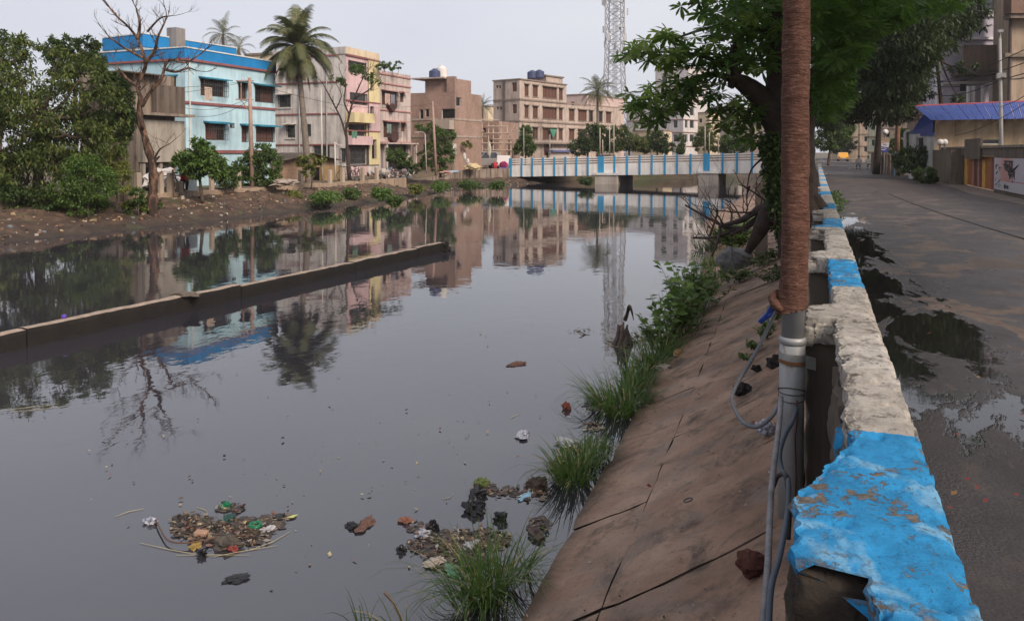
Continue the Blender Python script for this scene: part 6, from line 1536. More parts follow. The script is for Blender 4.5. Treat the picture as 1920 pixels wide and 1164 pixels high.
Fh = Face((w0.x, w0.y, 0), (w1 - w0), ((w1 - w0).y, -(w1 - w0).x, 0))
Lh = (w1 - w0).length; zE = at_d(1800, 238, 46.5).z
hh_ = [Fh.rect(1843, 262, 1876, 271), Fh.rect(1900, 240, 1990, 262) if False else Fh.rect(1846, 236, 1880, 241)]
q = MB(); facade(q, Fh, 0, Lh, -.1, zE + .6, [hh_[0]]); q.face([Fh.at(0, -.1) + Vector((0, 5, 0)), Fh.at(0, -.1), Fh.at(0, zE + .6), Fh.at(0, zE + .6) + Vector((0, 5, 0))]); q.build('wall', M_TANW, bt)
window(bt, Fh, hh_[0], 'dark', 2, name='opening', frame=M_FRW)
c0, c1 = at_d(1704, 300, 49), at_d(1752, 300, 45.5); Fg = Face((c0.x, c0.y, 0), (c1 - c0), ((c1 - c0).y, -(c1 - c0).x, 0)); hw = Fg.rect(1717, 258, 1731, 275)
q = MB(); facade(q, Fg, 0, (c1 - c0).length, -.1, at_d(1720, 252, 48).z, [hw]); q.build('white_wall', wallmat('lime_white', (.62, .60, .58), amt=.4), bt); window(bt, Fg, hw, 'glass', 2)
q = MB(); q.tube([at_d(1697, 300, 49), at_d(1697, 250, 49), at_d(1700, 246, 49), at_d(1706, 246, 48.6)], .09, 8); q.build('vent_pipe', MC['tank_white'], bt, smooth=True)
# white lilac house with quoins, and brown house in front of it at the right edge
M_LIL = wallmat('lilac_wall', (.42, .39, .46), (.16, .14, .16), .4); M_QU = mat('quoin_white', (.62, .6, .6), .7, .1)
A = at_d(1757, 200, 62); wl = thing('lilac_house', (A.x, A.y, 0), 'tall pale lilac house with white toothed corner stones behind the tin roof', 'house')
B_ = at_d(1990, 200, 62)
Fl = Face((A.x, A.y, 0), (B_ - A), ((B_ - A).y, -(B_ - A).x, 0)); Ll = Vector((B_.x - A.x, B_.y - A.y, 0)).length
wn = [Fl.rect(1832, -8, 1866, 20), Fl.rect(1820, 86, 1831, 100), Fl.rect(1800, 150, 1815, 172)]; zl_ = 17
q = MB(); facade(q, Fl, 0, Ll, -.1, zl_, wn); q.face([Fl.at(0, -.1) + Vector((0, 9, 0)), Fl.at(0, -.1), Fl.at(0, zl_), Fl.at(0, zl_) + Vector((0, 9, 0))]); q.face([Fl.at(0, zl_), Fl.at(Ll, zl_), Fl.at(Ll, zl_, -10), Fl.at(0, zl_, -10)]); q.build('wall', M_LIL, wl)
for k, w_ in enumerate(wn): window(wl, Fl, w_, 'glass', 3 if k == 0 else 2, None, .0, frame=mat('frame_teal', (.12, .3, .34), .5), sill=M_QU)
zq = 1.0; k = 0
while zq < 15: q = MB(); fbox(q, Fl, -.03, .42 if k % 2 else .28, zq, zq + .2, -.3, .06); q.build('quoin', M_QU, wl); zq += .24; k += 1
for z in (Fl.uz(1850, 32)[1], Fl.uz(1850, 75)[1], Fl.uz(1850, 158)[1]): band(wl, Fl, .45, Ll, z, z + .22, .18, M_QU)
pb = MB(); cols_ = [(1790, 1794), (1799, 1803), (1816, 1820), (1831, 1835), (1846, 1854)]
for a_, b_ in cols_: r_ = Fl.rect(a_, 165, b_, 193); q = MB(); fbox(q, Fl, r_[0], r_[1], r_[2] - .6, r_[3], 1.6, 1.8); q.build('balustrade_post', M_QU, wl)
q = MB(); r_ = Fl.rect(1782, 138, 1895, 165); fbox(q, Fl, r_[0], r_[1], r_[3] - .25, r_[3] + .05, 0, 1.9); q.build('balcony_slab', wallmat('dark_slab', (.14, .115, .1), amt=.7), wl)
q = MB(); fbox(q, Fl, r_[0], r_[1], r_[3] + .05, Fl.uz(1850, 90)[1], 1.5, 1.7); q.build('balcony_wall', wallmat('stained_balcony', (.22, .17, .14), (.05, .04, .03), .8), wl)
A = at_d(1893, 200, 56); B_ = at_d(2010, 200, 56)
bh = thing('brown_house', (A.x, A.y, 0), 'brown plastered house with a jutting cornice at the right picture edge', 'house')
Fb = Face((A.x, A.y, 0), (B_ - A), ((B_ - A).y, -(B_ - A).x, 0)); Lb = Vector((B_.x - A.x, B_.y - A.y, 0)).length
q = MB(); facade(q, Fb, 0, Lb, -.1, 16, []); q.face([Fb.at(0, -.1) + Vector((0, 6, 0)), Fb.at(0, -.1), Fb.at(0, 16), Fb.at(0, 16) + Vector((0, 6, 0))]); q.build('wall', wallmat('brown_plaster', (.36, .28, .21), (.1, .075, .06), .6), bh)
for y_, o_ in ((38, .9), (108, .35)): z = Fb.uz(1900, y_)[1]; band(bh, Fb, -.6, Lb, z, z + .28, o_, M_OLDW)
q = MB(); z = Fb.uz(1900, 38)[1]; fbox(q, Fb, -.7, Lb, z + .3, z + 1.4, .2, 1.1); q.build('balcony_wall', wallmat('rust_stained', (.2, .13, .1), (.05, .03, .025), .8), bh)
q = MB(); r_ = Fb.rect(1888, 100, 1898, 117); q.tube([Fb.at(-.1, 1, .1), Fb.at(-.1, 13, .1)], .12, 8); q.build('drain_pipe', mat('dark_pipe', (.1, .075, .07)), bh)

# street lamp behind the compound wall, wire pole, sign, fence
M_GALV = mat('pole_grey', (.30, .29, .28), .6, .2)
def pole_thing(name, label, base, top, r0, r1, m, cat='pole', group=None, arms=()):
    base, top = Vector(base), Vector(top); h = thing(name, base, label, cat, group); q = MB(); q.tube([base, base.lerp(top, .5), top], [r0, (r0 + r1) / 2, r1], 10); q.build('shaft', m, h, smooth=True)
    for k, pts in enumerate(arms): q = MB(); q.tube(spline(pts, 5), r1 * .6, 7); q.build('arm', m, h, smooth=True)
    return h
c = at_d(1880, 268, 33); tp = at_d(1875, 72, 33)
sl = pole_thing('street_lamp', 'thin grey street lamp standing behind the banner wall', (c.x, c.y, 0), tp, .09, .055, M_GALV, 'street lamp', None, [[tp, tp + Vector((0, 0, .15)), tp + Vector((-.1, -.3, .22))]])
q = MB(); q.para(tp + Vector((-.2, -.75, .15)), (.18, 0, 0), (.02, .5, .05), (0, 0, .12)); q.build('lamp_head', M_GALV, sl)
q = MB(); q.box(at_d(1877, 143, 33) - Vector((.16, .16, .1)), at_d(1877, 143, 33) + Vector((.16, .16, .12))); q.build('junction_box', M_GALV, sl)
b = at_d(1681, 296, 56); tp = at_d(1687, 128, 56)
M_WOODP = mat('pole_brown', (.24, .13, .09), .85, .4, 4)
up_ = pole_thing('wire_pole', 'brown wire pole with crossarm and insulators under the dark street trees', (b.x, b.y, 0), tp, .19, .13, M_WOODP)
for z in (.3, .9): q = MB(); q.bar(tp + Vector((-.55, 0, -z)), tp + Vector((.55, 0, -z)), .09); q.build('crossarm', M_WOODP, up_)
for k in range(4): q = MB(); q.lathe(tp + Vector((-.5 + .33 * k, 0, -.26)), [(.04, 0), (.06, .05), (.03, .1), (.05, .14), (0, .18)], 8); q.build('insulator', M_QU, up_)
q = MB(); q.tube([(b.x, b.y, .0), (b.x, b.y, 1.3)], .2, 10); q.build('white_base', wallmat('lime_white', (.62, .60, .58)), up_)
sg = thing('sign_board', at_d(1655, 290, 58), 'tilted blue and white sign board with a tan top on the roadside', 'sign')
c = at_d(1655, 272, 58); ux = RT * math.cos(.16) - Vector((0, 0, 1)) * math.sin(.16) * -1; ux = (RT * math.cos(-.16) + Vector((0, 0, 1)) * math.sin(-.16)); uz_ = (Vector((0, 0, 1)) * math.cos(.16) + RT * math.sin(.16)); nn = -Vector((FW.x, FW.y, 0)).normalized()
for za, zb_, m_ in ((-.52, -.12, mat('sign_blue', (.03, .05, .25), .4, .2)), (-.12, .24, mat('sign_white', (.55, .54, .56), .4, .1)), (.24, .56, mat('sign_tan', (.34, .25, .18), .5, .1))):
    q = MB(); q.para(c - ux * .46 + uz_ * za, ux * .92, uz_ * (zb_ - za - .004), nn * .04); q.build('panel', m_, sg)
for k, (dx, dz, w_, m_) in enumerate(((-.3, -.25, .3, 'sign_white'), (.05, -.25, .3, 'sign_white'), (-.35, -.38, .6, 'sign_white'), (-.2, .12, .4, 'red_line'), (-.35, .0, .25, 'sign_blue'), (0.0, .0, .28, 'sign_blue'))):
    q = MB(); q.para(c + ux * dx + uz_ * dz + nn * .041, ux * w_, uz_ * .05, nn * .006); q.build('letter_strip', MC[m_], sg)
q = MB(); q.tube([Vector((c.x, c.y, 0)) - nn * .06, c + uz_ * .4 - nn * .06], .05, 8); q.build('post', M_IRON, sg)
ds = thing('wall_lamp', at_d(1659, 248, 60), 'round pale dish above the tilted sign board', 'dish'); c = at_d(1659, 248, 60)
q = MB(); 
for r_, dz in ((0, 0),): q.tube([c + nn * .02, c + nn * .06, c + nn * .1], [.12, .2, .24], 16)
q.build('dish', M_QU, ds, smooth=True); q = MB(); q.tube([c, c - Vector((0, 0, 1.2))], .035, 6); q.build('stalk', M_IRON, ds)
fn = thing('plank_fence', at_d(1655, 320, 60), 'dark plank and tin fence along the roadside below the sign', 'fence')
FF_ = [at_d(1632, 312, 66), at_d(1684, 328, 54)]; n = 24
for k in range(n):
    f = k / n; p = FF_[0].lerp(FF_[1], f); p.z = 0; d_ = (FF_[1] - FF_[0]); d_.z = 0; d_.normalize(); hgt = R.uniform(1.5, 1.85)
    q = MB(); q.para(p + Vector((R.uniform(-.03, .03), 0, -.05)), d_ * (.46 + R.uniform(-.05, .02)), Vector((.04, .02, 0)), (R.uniform(-.06, .06), 0, hgt)); q.build('plank', R.choice([mat('fence_grey', (.09, .08, .07), .9, .3), mat('fence_brown', (.13, .08, .055), .9, .3), mat('fence_pale', (.26, .21, .17), .9, .3) if k > 15 else MC['fence_grey'] if 'fence_grey' in MC else mat('fence_grey', (.09, .08, .07)), mat('fence_blue', (.12, .2, .28), .8, .3) if k > 18 else mat('fence_brown', (.13, .08, .055))]), fn)
# far street houses
far_block('street_house', 'narrow tan street house at the far end of the road beyond the taxi', 1612, 1650, 1596, 150, 185, wallmat('far_tan', (.42, .32, .24), amt=.5), [(232, 244), (256, 266), (275, 285)], [(1620, 1626), (1634, 1640)], [(1600, 1606)], turn=.02, mirror=True)
far_block('street_house', 'orange tan street house left of the far road end', 1560, 1566, 1530, 165, 200, M_FC, [(215, 225), (240, 250), (262, 272)], [], [(1535, 1540), (1548, 1553)], turn=.0, mirror=True)
far_block('street_house', 'pale teal street house above the far taxi', 1562, 1590, 1545, 185, 222, wallmat('far_teal', (.3, .45, .43), amt=.4), [(235, 245), (256, 268)], [], [(1549, 1555)], turn=.0, mirror=True)
far_block('street_house', 'tall dim street house behind the far wire pole and fence', 1652, 1700, 1636, 95, 150, wallmat('far_dim', (.22, .18, .15), amt=.7), [(180, 195), (215, 228), (248, 258)], [(1660, 1668), (1678, 1686)], [], turn=.05, mirror=True)
far_block('street_house', 'grey street house with green shutters behind the bench', 1628, 1668, 1618, 110, 215, wallmat('far_green', (.28, .3, .25), amt=.6), [(232, 245), (262, 274)], [(1634, 1640)], [(1621, 1625)], turn=.05, style='green', mirror=True)
far_block('street_house', 'dark street house standing behind the feathery trees', 1700, 1765, 1690, 72, 60, wallmat('far_brown', (.17, .13, .11), amt=.7), [(90, 105), (140, 155), (190, 205)], [(1712, 1722), (1735, 1745)], [], turn=.1, mirror=True)
# overhead wires along the road
M_WB = mat('wire_black', (.02, .02, .022), .6, 0, 2, 0)
for k, (a_, b_, sag, r_) in enumerate((((1690, 142, 56), (1990, 92, 28), .8, .022), ((1690, 150, 56), (1990, 118, 28), .7, .022), ((1690, 158, 56), (1990, 60, 26), .6, .018), ((1878, 145, 33), (1960, 128, 24), .2, .025), ((1878, 150, 33), (1715, 165, 50), .6, .02), ((1878, 200, 33), (1970, 140, 22), .15, .014), ((1790, 255, 40), (1975, 160, 22), .25, .012), ((1878, 142, 33), (1800, 120, 44), .3, .02))):
    A_, B_ = at_d(*a_), at_d(*b_); q = MB(); q.tube([A_.lerp(B_, i / 16) - Vector((0, 0, sag * math.sin(math.pi * i / 16))) for i in range(17)], r_, 5)
    tag(q.build('overhead_wire', M_WB, org=A_), ['overhead wire from the brown wire pole, top strand', 'overhead wire from the brown wire pole, second strand', 'overhead wire from the brown wire pole, steepest strand', 'thick wire from the lamp box running out of the picture', 'wire from the lamp box back into the trees', 'thin slanting wire over the tin roof', 'thin wire from the gate wall slanting up over the tin roof', 'wire from the lamp box toward the lilac house'][k], 'wire', 'overhead wires along the road')
# ------------------------------------------------------------------ far bank: fence, poles, vehicles, people
XF = -28.5
fe = thing('bank_fence', (XF, 40, -.5), 'row of bare concrete fence posts on a low wall along the far bank', 'fence')
M_POSTC = wallmat('post_concrete', (.42, .34, .27), (.15, .11, .085), .6)
for k, (px_, yt, yb) in enumerate(((303, 322, 362), (320, 324, 362), (398, 322, 360), (448, 319, 357), (511, 317, 357), (565, 318, 357), (620, 318.5, 352), (643, 315, 350), (680, 314, 350), (707, 314, 352), (260, 324, 362), (338, 340, 368))):
    p = on_x(px_, yb, XF); zt_ = on_x(px_, yt, XF).z; w_ = .13 if px_ not in (398, 303) else .11
    q = MB(); q.para((XF - w_, p.y - w_, -.8), (2 * w_ * .8, 0, 0), (0, 2 * w_, 0), (R.uniform(-.03, .03), R.uniform(-.04, .04), zt_ + .8)); q.build('post', M_POSTC, fe, bevel=.015)
a_, b_ = on_x(245, 350, XF), on_x(760, 345, XF); n = 14
for k in range(n):
    y0, y1 = a_.y + (b_.y - a_.y) * k / n, a_.y + (b_.y - a_.y) * (k + 1) / n
    q = MB(); q.para((XF - .1, y0 + .02, -1.0), (.2, 0, 0), (0, y1 - y0 - .03, 0), (0, 0, .76 + R.uniform(-.03, .03))); q.build('plinth', wallmat('plinth_plaster', (.36, .27, .2), (.1, .075, .055), .7), fe, bevel=.02)
# planks leaning on it, rubble along the bank
for k, (xa, ya, xb, yb, lab) in enumerate(((436, 372, 441, 328, 'short stake leaning on the fence by the wire pole'), (505, 318, 510, 300, 'thin curved rod standing up at the fence by the bush'), (327, 370, 324, 318, 'dark pole leaning beside the red clothed person'))):
    q = MB(); q.tube([on_x(xa, ya, XF + .25), on_x(xb, yb, XF + .15)], .04 if k != 1 else .02, 6); tag(q.build('stake', mat('stake_wood', (.2, .14, .1), .9), org=on_x(xa, ya, XF + .25)), lab, 'stake')
rb = MB()
for k in range(1500):
    y = R.uniform(17, 68); x = left_x(y) - R.uniform(.2, 3.4); z = bank_z(x, y); r_ = R.uniform(.03, .13) * (1.5 if R.random() < .1 else 1)
    a = R.uniform(0, 6.3); u_ = Vector((math.cos(a), math.sin(a), R.uniform(-.3, .3))) * r_; v_ = Vector((-math.sin(a), math.cos(a), R.uniform(-.3, .3))) * r_ * R.uniform(.3, .9)
    rb.para((x, y, z - .02), u_, v_, Vector((0, 0, 1)) * r_ * R.uniform(.25, .8), R.choice([0, 0, 0, 0, 1, 1, 1, 2, 2, 3, 4, 5, 5]))
tag(rb.build('bank_litter', [mat('clod', (.15, .1, .07), .95), mat('clod_dark', (.05, .038, .03), .95), mat('rubble_brick', (.27, .14, .095), .9), mat('rag_white', (.38, .34, .3), .8), mat('rag_blue', (.16, .18, .2), .8), mat('straw_heap', (.34, .25, .16), .9)]), 'clods, bricks, rags and straw strewn over the far bank', 'litter', kind='stuff')
# wire pole with crossarms and street lamps on the far bank
M_RPOLE = mat('rusty_pole', (.33, .22, .18), .8, .3, 2)
b = gz(472, 42.5); tp = at_d(468, 146, 42.5)
wp_ = pole_thing('wire_pole', 'tall rust pink wire pole with crossarm before the blue house', b, tp, .13, .09, M_RPOLE)
for y_, l in ((152, .85), (187, .85)): c = at_d(459, y_, 42.5); q = MB(); q.bar(c + Vector((-.4, -.25, 0)), c + Vector((.4, .25, 0)), .06); q.build('crossarm', M_RPOLE, wp_)
q = MB(); q.tube([at_d(452, 155, 42.5), at_d(452, 190, 42.5)], .03, 6); q.build('hanger', M_RPOLE, wp_)
q = MB(); q.bar(at_d(455, 192, 42.5), at_d(468, 210, 42.5), .05); q.build('brace', M_RPOLE, wp_)
for k in range(3): c = at_d(454 + 6 * k, 150, 42.5); q = MB(); q.lathe(c, [(.03, 0), (.05, .05), (.025, .09), (.04, .12), (0, .16)], 8); q.build('insulator', M_QU, wp_)
for k, (pb, pt, d, arm, lab) in enumerate((((800, 326), (797, 252), 62, (783, 248), 'curved white street lamp before the brick house'), ((632, 338), (603, 165), 49, None, 'thin pipe standing before the white house side'), ((629, 336), (628, 270), 46, (637, 272), 'thin white lamp with a hook beside the brick hut'))):
    B_, T_ = at_d(pb[0], pb[1], d), at_d(pt[0], pt[1], d)
    if k == 1: B_, T_ = gz(604, 49), at_d(602, 165, 49)
    arms = [[T_, T_ + Vector((-.05, 0, .1)), at_d((pt[0] + arm[0]) / 2, arm[1] - 1, d), at_d(arm[0], arm[1], d)]] if arm else []
    o = pole_thing('street_lamp', lab, B_, T_, .05, .04, mat('lamp_white', (.55, .5, .46), .6, .15), 'lamp post', 'lamp posts on the far bank', arms)
    if arm: c = at_d(arm[0], arm[1], d); q = MB(); q.box(c - Vector((.22, .06, .05)), c + Vector((.1, .06, .03))); q.build('lamp_head', MC['lamp_white'], o)
b_, t_ = at_d(818, 330, 61), at_d(811, 190, 61); o = pole_thing('wire_pole', 'leaning rust pink wire pole beside the curved street lamp', b_, t_, .12, .08, M_RPOLE)
q = MB(); q.bar(t_ + Vector((-.5, 0, -.3)), t_ + Vector((.5, 0, -.3)), .07); q.build('crossarm', M_RPOLE, o)
for k, (px_, y0, y1, d, lab) in enumerate(((982, 290, 240, 78, 'thin pole standing before the narrow tree at the bridge'), (1031, 292, 252, 78, 'slim lamp pole before the beige block'), (1125, 292, 240, 80, 'thin pole on the bridge left of the mast'), (1130, 292, 262, 80, 'short pole beside the pole left of the mast'), (1143, 292, 232, 80, 'second tall thin pole on the bridge below the mast'), (1151, 290, 228, 78, 'thickest thin pole on the bridge below the mast'), (1322, 288, 236, 78, 'thin pole behind the second bridge pier'), (1330, 288, 248, 78, 'shorter thin pole beside the one behind the second pier'), (1347, 288, 264, 78, 'short pole near the drooping tree behind the bridge'))):
    pole_thing('thin_pole', lab, at_d(px_, y0, d), at_d(px_, y1, d), .06, .045, M_GALV if k < 2 else mat('pole_tan', (.42, .36, .3), .7), 'pole', 'thin poles by the bridge')
# wires on the far bank
for k, (a_, b_, sag, lab) in enumerate((((468, 152, 42.5), (60, 140, 36), .5, 'wire from the far bank pole toward the mango tree'), ((468, 188, 42.5), (360, 218, 42), .35, 'sagging wire from the far bank pole to the blue house corner'), ((456, 190, 42.5), (330, 200, 40), .3, 'wire from the far bank pole toward the grey house'), ((468, 155, 42.5), (811, 195, 61), .8, 'long wire between the two far bank poles'), ((470, 152, 42.5), (60, 160, 36), .6, 'lower wire from the far bank pole toward the mango tree'))):
    A_, B_ = at_d(*a_), at_d(*b_); q = MB(); q.tube([A_.lerp(B_, i / 14) - Vector((0, 0, sag * math.sin(math.pi * i / 14))) for i in range(15)], .013, 4)
    tag(q.build('overhead_wire', M_WB, org=A_), lab, 'wire', 'overhead wires on the far bank')

# ---- vehicles
M_TYRE = mat('tyre', (.02, .02, .02), .8, .2); M_RIM = mat('rim', (.3, .3, .3), .4, .1, 3, 0, 25, .6); M_CARG = glassmat('car_glass', (.03, .035, .045), .05)
def paintm(name, c):
    if name in MC: return MC[name]
    t = NT(name); t.col(c); t.rough(.35); t.b.inputs['Coat Weight'].default_value = .4; MC[name] = t.mat; return t.mat
def car(name, label, cat, loc, head, L_, W_, body, cabin, m, bands=None, glass_n=3, group=None):
    """side profile body and cabin swept over the width, with glass, wheels, lights and bumpers. local x forward."""
    h = thing(name, loc, label, cat, group); h.rotation_euler[2] = head; ORG[h] = Vector((0, 0, 0))
    def sweep(prof, half, tuck, nm, mm, par=h):
        q = MB(); n = len(prof); st = [(-1, .93), (-.9, 1.0), (.9, 1.0), (1, .93)]
        cx = sum(p_[0] for p_ in prof) / n; cz = sum(p_[1] for p_ in prof) / n
        ring = []
        for s_, k_ in st:
            ring.append([(cx + (x - cx) * k_, s_ * half * (1 - tuck * max(0, (z - prof[0][1])) ), cz + (z - cz) * k_) for x, z in prof])
        for a in range(3):
            for i in range(n): q.face([ring[a][i], ring[a][(i + 1) % n], ring[a + 1][(i + 1) % n], ring[a + 1][i]])
        q.face(list(reversed(ring[0]))); q.face(ring[3]); return q.build(nm, mm, par)
    b = sweep(body, W_ / 2, 0, 'body', m); c = sweep(cabin, W_ / 2 * .96, .10, 'cabin', m)
    xs = sorted(p_[0] for p_ in cabin); z0 = min(p_[1] for p_ in cabin); z1 = max(p_[1] for p_ in cabin)
    top = [p_ for p_ in cabin if p_[1] > z1 - .02]; bot = [p_ for p_ in cabin if p_[1] < z0 + .02]
    xa, xb = min(p_[0] for p_ in bot), max(p_[0] for p_ in bot); ta, tb = min(p_[0] for p_ in top), max(p_[0] for p_ in top)
    lerp = lambda a, b_, f: a + (b_ - a) * f
    za, zb = lerp(z0, z1, .12), lerp(z0, z1, .86)
    for s_ in (-1, 1):
        for k in range(glass_n):
            f0, f1 = (k + .06) / glass_n, (k + .94) / glass_n; q = MB(); P_ = []
            for f, zz in ((f0, za), (f1, za), (f1, zb), (f0, zb)):
                g_ = (zz - z0) / (z1 - z0); x = lerp(lerp(xa, ta, g_) + .1, lerp(xb, tb, g_) - .1, f); P_.append((x, s_ * (W_ / 2 * .96 * (1 - .10 * (zz - z0)) + .012), zz))
            q.face(P_ if s_ < 0 else P_[::-1]); q.build('side_window', M_CARG, h)
    for nm, xq, xt, sg in (('windscreen', xb, tb, 1), ('rear_window', xa, ta, -1)):
        q = MB(); P_ = []
        for yy, g_ in ((-.8, .14), (.8, .14), (.74, .86), (-.74, .86)): P_.append((lerp(xq, xt, g_) + sg * .012, yy * W_ / 2 * .9, lerp(z0, z1, g_)))
        q.face(P_ if sg > 0 else P_[::-1]); q.build(nm, M_CARG, h)
    bx0_, bx1_ = min(p_[0] for p_ in body), max(p_[0] for p_ in body)
    for x in (bx0_ + L_ * .19, bx1_ - L_ * .2):
        for s_ in (-1, 1):
            q = MB(); q.tube([(x, s_ * (W_ / 2 - .19), .31), (x, s_ * (W_ / 2 + .005), .31)], .31, 16); w_ = q.build('wheel', M_TYRE, h)
            q = MB(); q.tube([(x, s_ * (W_ / 2 - .02), .31), (x, s_ * (W_ / 2 + .012), .31)], .17, 12); q.build('rim', M_RIM, w_)
    for s_ in (-1, 1):
        q = MB(); q.box((bx1_ - .03, s_ * W_ * .36 - .1, .62), (bx1_ + .02, s_ * W_ * .36 + .1, .8)); q.build('headlight', mat('lamp_glass', (.6, .6, .6), .1), h)
        q = MB(); q.box((bx0_ - .02, s_ * W_ * .42 - .07, .6), (bx0_ + .04, s_ * W_ * .42 + .07, .82)); q.build('tail_light', mat('tail_red', (.4, .02, .02), .2), h)
    for x, nm in ((bx0_ - .06, 'rear_bumper'), (bx1_ - .04, 'front_bumper')): q = MB(); q.box((x, -W_ / 2 * .97, .38), (x + .1, W_ / 2 * .97, .52)); q.build(nm, M_RIM, h)
    q = MB(); q.box((bx0_ - .075, -.26, .55), (bx0_ - .03, .26, .66)); q.build('number_plate', M_QU, h)
    return h
A_taxi = at_d(1580, 302, 138); YT = paintm('taxi_yellow', (.62, .30, .02))
car('taxi', 'rounded yellow taxi seen from behind at the far end of the road', 'car', (A_taxi.x, A_taxi.y, .02), math.pi / 2 + .05, 4.3, 1.68,
    [(-2.1, .35), (2.1, .35), (2.15, .7), (1.9, .92), (.9, .98), (-1.2, 1.0), (-1.95, .92), (-2.15, .7)], [(-1.45, .95), (1.0, .95), (.55, 1.52), (.2, 1.58), (-.7, 1.58), (-1.1, 1.5)], YT)
vb = at_d(900, 312, 82)
car('van', 'silver grey minivan parked above the wing wall at the bridge end', 'van', (vb.x, vb.y, -.1), math.radians(212), 4.4, 1.7,
    [(-2.15, .35), (2.15, .35), (2.2, .75), (1.75, 1.0), (1.2, 1.08), (-2.1, 1.1), (-2.18, .7)], [(-2.1, 1.05), (1.35, 1.05), (.65, 1.75), (.2, 1.84), (-1.7, 1.84), (-1.95, 1.75)], paintm('van_silver', (.25, .23, .225)))
cb_ = at_d(945, 315, 80)
hc = car('small_car', 'small white car with red and blue cloth on its back window at the bridge end', 'car', (cb_.x, cb_.y, -.15), math.radians(110), 3.4, 1.5,
    [(-1.65, .35), (1.65, .35), (1.7, .7), (1.3, .9), (-1.6, .95), (-1.7, .6)], [(-1.6, .9), (.9, .9), (.4, 1.42), (.1, 1.48), (-1.2, 1.48), (-1.45, 1.4)], paintm('car_white', (.62, .58, .57)))
crumple('cloth_bundle', at_d(944, 309, 77.6), (.42, .12, .3), 'magenta and red cloth bundle hung before the small white car', 'cloth', mat('magenta_cloth', (.30, .03, .12), .8, .5, 3), 3, n=12, sharp=.2)
crumple('cloth_bundle', at_d(944, 316, 77.5), (.5, .15, .08), 'blue violet cloth lying under the magenta bundle', 'cloth', mat('violet_cloth', (.13, .12, .36), .8, .4, 3), 5, n=10, sharp=.2)
crumple('cloth_bundle', at_d(928, 312, 77.5), (.22, .2, .4), 'small red cloth beside the silver minivan', 'cloth', mat('red_cloth', (.4, .03, .05), .8, .3), 7, n=10, sharp=.2)
crumple('straw_sack', at_d(887, 313.5, 72), (.75, .5, .34), 'pile of pale yellow sacking on the wing wall', 'sack', mat('straw_sacking', (.52, .42, .26), .9, .3, 5), 9, n=14, sharp=.25)
crumple('drying_cloth', at_d(871, 294, 70), (.14, .1, .34), 'white cloth hung up left of the silver minivan', 'cloth', mat('white_cloth', (.6, .55, .52), .8, .2), 4, n=12, sharp=.2)
crumple('drying_cloth', at_d(877, 303, 70), (.14, .1, .26), 'white cloth hung lower beside the other white cloth', 'cloth', MC['white_cloth'], 6, n=12, sharp=.2)
crumple('drying_cloth', at_d(917, 280, 77), (.2, .12, .75), 'cream cloth hanging on the bamboo scaffolding', 'cloth', mat('cream_cloth', (.5, .45, .38), .8, .2), 8, n=12, sharp=.15)
tree('flower_bush', 'yellow flowering bush on the half built house wall', 'bush', at_d(874, 272, 74), pxblobs([(875, 270, 9, 5), (881, 274, 5, 3)], 74), 400, .2, 'yellow', .03)
crumple('tarpaulin', at_d(848, 322, 64), (.5, .9, .08), 'pale blue tarpaulin spread on the wing wall top', 'tarpaulin', mat('pale_tarp', (.32, .42, .52), .6, .3), 11, n=10)
crumple('cloth_pile', at_d(835, 323.5, 62.5), (.5, .5, .1), 'flat pink and white cloths drying on the wing wall', 'cloth', mat('pink_cloth', (.5, .3, .26), .8, .4, 4), 13, n=10)
# heap of household goods before the rose grey house
hp = MB(); c0 = at_d(738, 328, 58)
for k in range(160):
    p = c0 + Vector((R.gauss(0, .5), R.gauss(0, 1.5), R.uniform(-.6, .5) * R.random())); s_ = R.uniform(.08, .3)
    hp.para(p, Vector((R.uniform(-1, 1), R.uniform(-1, 1), R.uniform(-.3, .3))).normalized() * s_, Vector((R.uniform(-1, 1), R.uniform(-1, 1), R.uniform(-1, 1))).normalized() * s_ * .7, (0, 0, s_ * .5), R.randrange(5))
tag(hp.build('junk_heap', [mat('junk_a', (.1, .08, .08), .8), mat('junk_b', (.25, .15, .13), .8), mat('junk_c', (.16, .2, .24), .8), mat('junk_d', (.4, .36, .33), .8), mat('junk_e', (.05, .04, .04), .8)]), 'untidy heap of household junk before the rose grey house', 'junk', kind='stuff')
# bicycles
def bicycle(label, c, head, m):
    h = thing('bicycle', c, label, 'bicycle', 'bicycles on the far bank'); h.rotation_euler[2] = head; ORG[h] = Vector((0, 0, 0))
    for x in (-.52, .52):
        q = MB(); q.tube([(x + .33 * math.cos(a), 0, .34 + .33 * math.sin(a)) for a in [2 * math.pi * k / 20 for k in range(21)]], .022, 6, cap=False); w_ = q.build('wheel', M_TYRE, h)
        q = MB(); [q.bar((x - .32 * math.cos(a), 0, .34 - .32 * math.sin(a)), (x + .32 * math.cos(a), 0, .34 + .32 * math.sin(a)), .008) for a in [math.pi * k / 6 for k in range(6)]]; q.build('spokes', M_RIM, w_)
    q = MB()
    for a, b_ in (((-.52, .34), (-.08, .36)), ((-.08, .36), (-.2, .85)), ((-.2, .85), (-.52, .34)), ((-.17, .75), (.36, .78)), ((-.08, .36), (.36, .72)), ((.33, .9), (.52, .34))): q.tube([(a[0], 0, a[1]), (b_[0], 0, b_[1])], .02, 6)
    q.build('frame', m, h); q = MB(); q.box((-.34, -.06, .87), (-.08, .06, .93)); q.build('saddle', M_TYRE, h)
    q = MB(); q.tube([(.25, -.28, .98), (.33, 0, .95), (.25, .28, .98)], .015, 6); q.build('handlebar', M_RIM, h)
    return h
mb_ = mat('bike_dark', (.05, .02, .025), .5)
